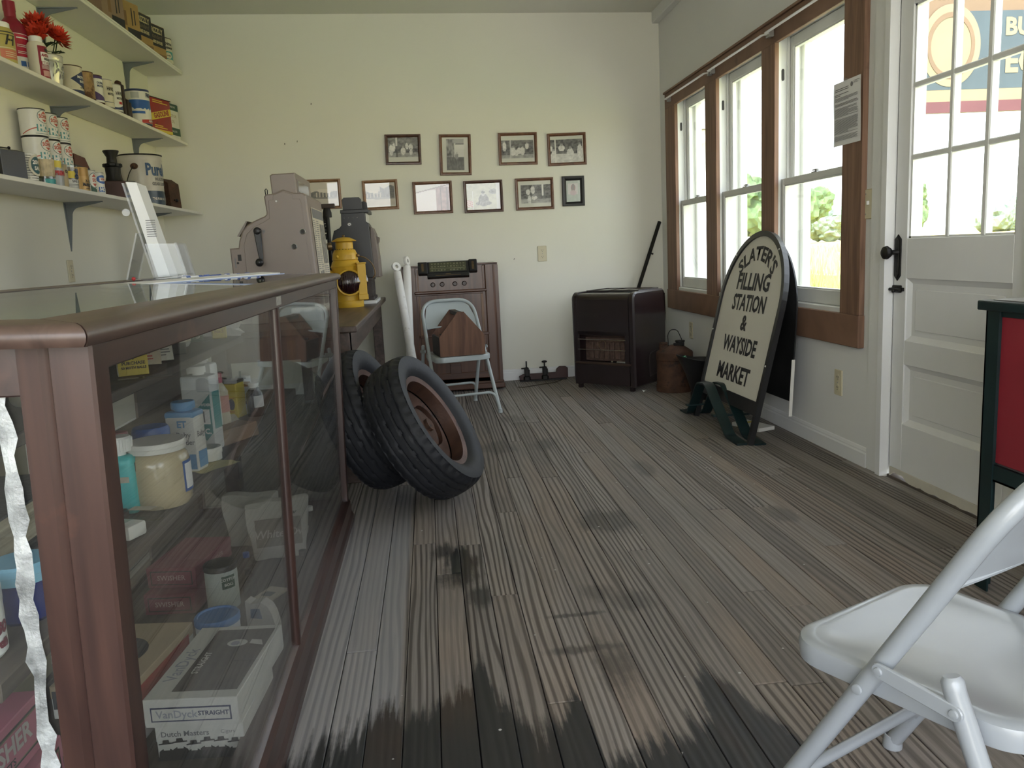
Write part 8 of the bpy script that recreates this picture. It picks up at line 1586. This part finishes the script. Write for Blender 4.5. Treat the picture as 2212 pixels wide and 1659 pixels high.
ST('MARKET', 0.105, 0.455, 0.100); ST('WAYSIDE', 0.270, 0.470, 0.100); ST('&', 0.403, 0.085, 0.092); ST('STATION', 0.520, 0.450, 0.100); ST('FILLING', 0.645, 0.440, 0.104)
b.text("SLATER'S", 0.12, MX((0, SP + 0.302, 0.0055), (1, 0, 0), (0, 1, 0)), 0, 0.004, fit=(0.54, 0.090), arc=0.34)
b.done('lettering', m_ink, sg)
for x, y in ((-PWd - 0.012, 0.33), (-0.30, 0.80), (0.26, 0.83), (PWd + 0.012, 0.2)): B().lathe([(0, 0), (0.006, 0), (0.004, 0.003), (0, 0.003)], 8, M=Matrix.Translation((x, y, 0.0165))).done('screw', m_canw, sg)
# rear leaf, standing nearly upright between the sign and the wall
rl = B(); aw = arch(PWd, 0.02); rl.prism(aw, -0.010, -0.002, 'z'); r = rl.done('rear_leaf', m_black, sg); r.matrix_basis = Matrix.Translation((0, 0.905, -0.016)) @ Matrix.Rotation(math.radians(10.5), 4, 'X') @ Matrix.Translation((0, -0.905, 0))
rl = B(); rl.box(PWd + 0.0, PWd + 0.004, -0.06, 0.25, -0.01, 0.008); r2_ = rl.done('white_edge', m_canw, sg); r2_.matrix_basis = r.matrix_basis.copy()

# iron trestle of two bent straps in front of the sign
ts = T('iron_trestle', 'dark green iron trestle of two bent straps in front of the sign', 'trestle', (0, 0, 0))
def strap(pts, w, th=0.010):
    """flat bar bent through the points, width w along x"""
    b = B(); P_ = [Vector(p) for p in pts]; bm = bmesh.new(); rows = []
    for i, p in enumerate(P_):
        a = P_[max(0, i - 1)]; c = P_[min(len(P_) - 1, i + 1)]; tg = (c - a).normalized(); s = Vector((1, 0, 0)); nrm = tg.cross(s).normalized()
        rows.append([bm.verts.new(p + s * sx_ * w / 2 + nrm * sn * th / 2) for sx_, sn in ((-1, -1), (1, -1), (1, 1), (-1, 1))])
    for A, Bq in zip(rows[:-1], rows[1:]):
        for k in range(4): bm.faces.new((A[k], A[(k + 1) % 4], Bq[(k + 1) % 4], Bq[k]))
    bm.faces.new(rows[0]); bm.faces.new(list(reversed(rows[-1]))); bmesh.ops.recalc_face_normals(bm, faces=bm.faces); b.add(bm); return b
for x, lab in ((1.625, 0), (1.715, 1)):
    dy = -0.03 * lab
    pts = fillet([(x, 5.10 + dy, 0.006), (x, 4.97 + dy, 0.006), (x, 4.76 + dy, 0.245), (x, 4.62 + dy, 0.255), (x, 4.28 + dy, 0.012), (x, 4.10 + dy, 0.006)], 0.035, 4)
    strap(pts, 0.062).done('strap', m_cartg, ts)
for y, z in ((4.92, 0.075), (4.44, 0.10)): B().box(1.58, 1.80, y - 0.02, y + 0.02, z - 0.005, z + 0.005).done('cross_bar', m_cartg, ts)
t = T('paper_can_liner', 'white and yellow printed carton lying on the floor behind the trestle', 'carton', (1.83, 4.50, 0), math.radians(20)); B().box(-0.05, 0.07, -0.13, 0.10, 0.0, 0.022, bev=0.002).done('carton', m_canw, t); B().box(-0.051, 0.071, 0.02, 0.05, 0.001, 0.0228).done('yellow_stripe', m_yell, t)

# ------------------------------------------------------------------ green and red cart at the right edge
ct = T('shop_cart', 'green steel cart with a red panel, at the right edge by the door', 'cart', (0, 0, 0))
cx0, cx1, cy0, cy1 = 1.630, 1.975, 1.15, 2.225
B().box(cx0 - 0.010, cx1, cy0, cy1 + 0.030, 0.858, 0.886, bev=0.003).done('top_frame', m_cartg, ct); B().box(cx0 + 0.02, cx1 - 0.02, cy0 + 0.02, cy1, 0.8862, 0.889).done('top_sheet', m_tindull, ct)
for x, y in ((cx0, cy1 - 0.05), (cx1 - 0.05, cy1 - 0.05), (cx0, cy0), (cx1 - 0.05, cy0)):
    sx_ = 1 if x == cx0 else -1; sy_ = -1 if y > 2 else 1; xx = x if sx_ > 0 else x + 0.05; yy = y + 0.05 if sy_ < 0 else y
    b = B(); b.box(*sorted((xx, xx + sx_ * 0.006)), *sorted((yy, yy + sy_ * 0.055)), 0, 0.858); b.box(*sorted((xx, xx + sx_ * 0.050)), *sorted((yy, yy + sy_ * 0.006)), 0, 0.858); b.done('leg', m_cartg, ct)
b = B(); b.box(cx0 + 0.012, cx0 + 0.018, cy0 + 0.03, cy1 - 0.048, 0.405, 0.842, bev=0.002); b.done('side_panel', m_cartr, ct)
b = B(); b.box(cx0 + 0.012, cx1 - 0.03, cy1 - 0.018, cy1 - 0.012, 0.405, 0.842, bev=0.002); b.done('end_panel', m_cartr, ct)
b = B(); b.box(cx0 + 0.008, cx0 + 0.014, cy0, cy1 - 0.030, 0.842, 0.858).box(cx0 + 0.008, cx0 + 0.016, cy1 - 0.052, cy1 - 0.040, 0.40, 0.858); b.done('panel_border', m_cartg, ct)
b = B(); b.box(cx0 + 0.004, cx0 + 0.040, cy0 + 0.01, cy1 - 0.045, 0.350, 0.356).box(cx0 + 0.004, cx0 + 0.010, cy0 + 0.01, cy1 - 0.045, 0.350, 0.398); b.done('side_rail', m_cartg, ct)
B().box(cx0 + 0.02, cx1 - 0.02, cy1 - 0.04, cy1 - 0.034, 0.345, 0.398).done('end_rail', m_cartg, ct); B().box(cx0 + 0.02, cx1 - 0.01, cy0 + 0.02, cy1 - 0.03, 0.398, 0.404).done('bottom_shelf', MT('dusty_steel_shelf', (0.12, 0.10, 0.10), 0.6, var=0.1), ct)
bk = B(); bx0, bx1, by0, by1, bz0, bz1 = 1.735, 1.93, 1.55, 2.12, 0.135, 0.300
for z in (bz0, 0.235): bk.tube([(bx0, by0, z), (bx1, by0, z), (bx1, by1, z), (bx0, by1, z)], 0.003, 6, closed=True)
for k in range(13): y = by0 + (by1 - by0) * k / 12; bk.tube([(bx0, y, bz1), (bx0, y, bz0), (bx1, y, bz0), (bx1, y, bz1)], 0.0022, 5)
for k in range(4): x = bx0 + (bx1 - bx0) * (k + 0.5) / 4; bk.tube([(x, by0, bz1), (x, by0, bz0), (x, by1, bz0), (x, by1, bz1)], 0.0022, 5)
wb_ = bk.done('wire_basket', m_wire, ct); wb_['kind'] = 'stuff'
q = B(); q.box(bx0 - 0.006, bx0 + 0.006, by0 - 0.006, by1 + 0.006, bz1 - 0.008, bz1 + 0.012).box(bx1 - 0.006, bx1 + 0.006, by0, by1, bz1 - 0.008, bz1 + 0.012).box(bx0, bx1, by1 - 0.006, by1 + 0.006, bz1 - 0.008, bz1 + 0.012).box(bx0, bx1, by0 - 0.006, by0 + 0.006, bz1 - 0.008, bz1 + 0.012); q.done('basket_rim', m_wire, ct)
for y in (1.6, 2.08):
    for x in (bx0, bx1): B().box(x - 0.004, x + 0.004, y - 0.012, y + 0.012, bz1 + 0.012, 0.398).done('basket_hanger', m_wire, ct)
t = T('basket_tin', 'slate blue tin standing in the wire basket of the cart', 'tin', (1.84, 2.02, 0.1385)); B().box(-0.05, 0.05, -0.04, 0.04, 0, 0.10, bev=0.003).done('tin', MT('slate_tin', (0.10, 0.12, 0.17), 0.5), t); B().box(-0.0508, -0.05, -0.03, 0.03, 0.02, 0.08).done('label', m_tindull, t)

# ------------------------------------------------------------------ framed photographs on the back wall
def img(kind):
    rnd = random.Random(kind)
    nz = lambda u, v, f, s=0: mnoise.noise(Vector((u * f, v * f, s + kind * 3.7)))
    def el(u, v, cu, cv, ru, rv): return 1 - math.hypot((u - cu) / ru, (v - cv) / rv)
    figs = {1: [(.10, .35, .07, .28), (.19, .5, .05, .22), (.50, .30, .08, .20), (.63, .55, .05, .16), (.76, .5, .07, .16), (.76, .25, .05, .16)], 3: [(.36, .38, .09, .24), (.47, .30, .06, .16), (.56, .42, .07, .18), (.66, .40, .07, .22), (.80, .66, .06, .16), (.10, .65, .06, .26)],
            4: [(.10, .32, .07, .22), (.62, .35, .11, .26), (.92, .45, .08, .32), (.02, .6, .05, .12), (.35, .62, .10, .14)], 9: [(.28, .20, .06, .24), (.44, .30, .10, .12), (.24, .62, .07, .16), (.40, .72, .07, .22)]}
    def f(u, v):
        t = 0.5
        if kind in (1, 3, 4, 9):
            t = 0.10 + 0.16 * nz(u, v, 9) + 0.10 * nz(u, v, 22); 
            if v < (0.22 if kind != 4 else 0.36): t += 0.25 if kind != 4 else 0.55
            for a, b_, c, d in figs[kind]:
                e = el(u, v, a, b_, c, d); 
                if e > 0: t = 0.72 + 0.22 * nz(u, v, 16)
                if el(u, v, a, b_ + d * 1.05, c * .45, c * .55) > 0: t = 0.30
            if kind == 1 and abs(u - .28) < .025: t = 0.62 if v > .55 else .05
            if kind == 4 and abs(u - .155) < .014: t = 0.8
            if kind == 9 and abs(u - .73) < .022 and v > .4: t = 0.85
            if kind == 3 and abs(u - .29) < .018: t = 0.55
            return (t, t * .985, t * .93)
        if kind == 2:
            t = 0.72
            if v < .42: t = 0.13 + 0.10 * nz(u, v, 12)
            elif u < .45: t = 0.25 + 0.35 * nz(u, v, 10)
            if u > .45 and v > .86: t = 0.35
            if u > .5 and .82 < v < .86: t = 0.08
            if el(u, v, .58, .45, .10, .10) > 0: t = 0.30
            if el(u, v, .58, .55, .05, .04) > 0: t = 0.55
            return (t, t * .985, t * .92)
        if kind in (5, 6):
            t = 0.12 + 0.10 * nz(u, v, 14)
            if v > .62 + 0.14 * nz(u, 0, 4) + (0.25 if (kind == 6 and u > .5) else 0): t = 0.66
            if v < .33: t = 0.58 + 0.05 * nz(u, v, 5)
            if v < .38 and v > .30 and u > .3: t = 0.20
            cu = .50 if kind == 5 else .28
            if abs(v - .66) < .07 and abs(u - cu) < .20 - abs(v - .66): t = 0.80
            if abs(v - .58) < .02 and abs(u - cu - .12) < .14: t = 0.78
            for k in range(5):
                if abs(u - (cu - .22 + .11 * k)) < .012 and .36 < v < .58: t = 0.70
            return (t * 1.0, t * .90, t * .74)
        if kind == 7:
            r, g, b_ = 0.62, 0.50, 0.50
            if v < .78 - .0 and u < .60: r, g, b_ = 0.88, 0.83, 0.86
            if v > .70 + .25 * u and u < .75: r, g, b_ = 0.70, 0.66, 0.62
            if u >= .60 and v < .90: 
                t = 0.30 + 0.14 * nz(u, v, 8); r, g, b_ = t * 1.25, t * .72, t * .75
                if abs(u - .74) < .025 or abs(u - .93) < .02: r, g, b_ = .16, .08, .09
            if abs(v - (.70 + .28 * u)) < .022: r, g, b_ = .26, .16, .16
            return (r, g, b_)
        if kind == 8:
            t = 0.58 + 0.10 * nz(u, v, 10) + 0.06 * nz(u, v, 25); r, g, b_ = t, t, t * .82
            if el(u, v, .5, .36, .15, .24) > 0: t = 0.16 + 0.12 * nz(u, v, 18); r = g = b_ = t
            if el(u, v, .5, .24, .24, .09) > 0: t = 0.22 + 0.3 * nz(u, v, 30); r = g = b_ = t
            if el(u, v, .49, .58, .05, .07) > 0: r = g = b_ = 0.55
            if el(u, v, .49, .66, .06, .05) > 0: r = g = b_ = 0.10
            if el(u, v, .80, .68, .13, .10) > 0: t = 0.25 + 0.3 * nz(u, v, 22); r = g = b_ = t
            if abs(u - .18) < .016 and v < .72: r, g, b_ = .85, .85, .84
            if u < .165 and .10 < v < .38 - .3 * u: r, g, b_ = ((.62, .25, .25) if int((v + u * .5) * 26) % 2 else (.80, .72, .70))
            if u > .88: r = g = b_ = 0.72
            return (r, g, b_)
        t = 0.60 + 0.05 * nz(u, v, 6); r, g, b_ = t * .92, t * 1.0, t * .92
        if .10 < u < .85 and .35 < v < .86: r, g, b_ = .70, .68, .66
        if el(u, v, .50, .66, .16, .18) > 0: r, g, b_ = .40 + .2 * nz(u, v, 9), .34, .34
        if el(u, v, .50, .42, .24, .12) > 0: r, g, b_ = .66, .56, .58
        return (r, g, b_)
    return f
def photo(lab, kind, x, z, w, h, ta, tb_, fm, fw=0.024, mat_=(0, 0, 0, 0), group='framed photographs on the back wall'):
    """mat_: pale paper margins left, right, bottom, top as part of the opening"""
    f = T('picture_frame', lab, 'picture', (x, YB, z), 0, group, rot=(0, -math.radians(ta), 0))
    sk = math.tan(math.radians(tb_ - ta)) * 0
    b = B()
    for s in ((-w / 2, -h / 2, w / 2, -h / 2, 0, 1), (w / 2, -h / 2, w / 2, h / 2, -1, 0), (w / 2, h / 2, -w / 2, h / 2, 0, -1), (-w / 2, h / 2, -w / 2, -h / 2, 1, 0)):
        x0, z0, x1, z1, ix, iz = s; dx, dz = (1 if x1 > x0 else -1 if x1 < x0 else 0), (1 if z1 > z0 else -1 if z1 < z0 else 0)
        bm = bmesh.new(); A = []; C_ = []
        for o_, y in ((0, -0.001), (0, -0.014), (0.004, -0.019), (fw * .55, -0.020), (fw - 0.003, -0.013), (fw, -0.009), (fw, -0.001)):
            A.append(bm.verts.new((x0 + ix * o_ + dx * o_, y, z0 + iz * o_ + dz * o_))); C_.append(bm.verts.new((x1 + ix * o_ - dx * o_, y, z1 + iz * o_ - dz * o_)))
        k = len(A); bm.faces.new(A); bm.faces.new(list(reversed(C_)))
        for i in range(k): bm.faces.new((A[i], C_[i], C_[(i + 1) % k], A[(i + 1) % k]))
        bmesh.ops.recalc_face_normals(bm, faces=bm.faces); b.add(bm)
    b.done('frame', fm, f)
    iw, ih = w - 2 * fw, h - 2 * fw; NX, NY = (56, 44) if w >= h else (40, 56)
    me = D.meshes.new('photograph'); vs_ = []; fc = []; colr = []
    g = img(kind); l, r, bt, tp = mat_
    for j in range(NY + 1):
        for i in range(NX + 1):
            uu, vv = i / NX, j / NY; vs_.append((-iw / 2 + iw * uu, -0.006, -ih / 2 + ih * vv))
            if uu < l or uu > 1 - r or vv < bt or vv > 1 - tp: c = (0.66, 0.66, 0.58)
            else: c = g((uu - l) / (1 - l - r), (vv - bt) / (1 - bt - tp))
            colr += [max(0, min(1, c[0])), max(0, min(1, c[1])), max(0, min(1, c[2])), 1.0]
    for j in range(NY):
        for i in range(NX): q = j * (NX + 1) + i; fc.append((q, q + 1, q + NX + 2, q + NX + 1))
    me.from_pydata(vs_, [], fc); at = me.color_attributes.new('ink', 'FLOAT_COLOR', 'POINT'); at.data.foreach_set('color', colr); me.materials.append(m_print)
    o = D.objects.new('photograph', me); COL.objects.link(o); o.parent = f
    B().box(-iw / 2, iw / 2, -0.0085, -0.0075, -ih / 2, ih / 2).done('glass', m_pic_gl, f)
    return f
photo('dark-framed landscape photograph of people on a porch, leftmost of the upper row', 1, -0.144, 1.960, 0.290, 0.240, -1.2, -1.0, m_frame_dk, mat_=(0, 0, .20, 0))
photo('portrait-format photograph of a boy before a house, second in the upper row', 2, 0.278, 1.902, 0.260, 0.326, -1.6, -1.4, m_frame, mat_=(.16, .16, .06, .05))
photo('photograph of a seated group under a tree, third in the upper row', 3, 0.797, 1.931, 0.323, 0.259, -0.6, -1.1, m_frame, mat_=(0, .03, .14, .17))
photo('photograph of figures on a bright lawn, rightmost of the upper row', 4, 1.207, 1.913, 0.325, 0.261, 0.4, -0.4, m_frame, mat_=(0, .03, .02, .12))
photo('sepia station photograph in a golden frame, partly hidden behind the big register', 5, -0.814, 1.633, 0.287, 0.238, -0.4, .7, m_frame_lt, mat_=(0, .02, .02, .02))
photo('sepia station photograph in a golden frame, right of the dark register', 6, -0.353, 1.608, 0.287, 0.239, 0.4, 1.9, m_frame_lt, mat_=(0, .02, .06, .03))
photo('reddish photograph of a porch gable, third in the lower row', 7, 0.072, 1.568, 0.324, 0.261, -0.3, 0, m_frame)
photo('pale photograph of a seated dark figure, beside the reddish one', 8, 0.491, 1.560, 0.325, 0.260, 0.0, -.4, m_frame_dk)
photo('black and white photograph of a person crouching, last big frame of the lower row', 9, 0.920, 1.562, 0.322, 0.260, 0.0, .2, m_frame, mat_=(.08, 0, .14, .15))
photo('small portrait in a black frame, rightmost of the lower row', 10, 1.248, 1.571, 0.189, 0.245, -0.3, -.5, m_black, fw=0.036)
for k, (x, z) in enumerate(((-1.085, 2.035), (-0.85, 2.335), (-0.985, 2.05), (0.72, 1.03))):
    t = T('wall_nail', ['bent nail in the back wall above the big register', 'small nail high on the back wall', 'little nail beside the bent one on the back wall', 'tiny nail low on the back wall'][k], 'nail', (x, YB, z)); B().cyl((0, 0.001, 0), (0.004, -0.018, 0.008), 0.0025, seg=6).done('nail', m_iron, t)
t = T('wall_nail', 'bent nail in the left wall under the middle shelf', 'nail', (XL, 4.02, 1.93)); B().tube([(-0.001, 0, 0), (0.03, 0.01, 0.002), (0.034, 0.012, 0.01)], 0.0025, 6).done('nail', m_iron, t)
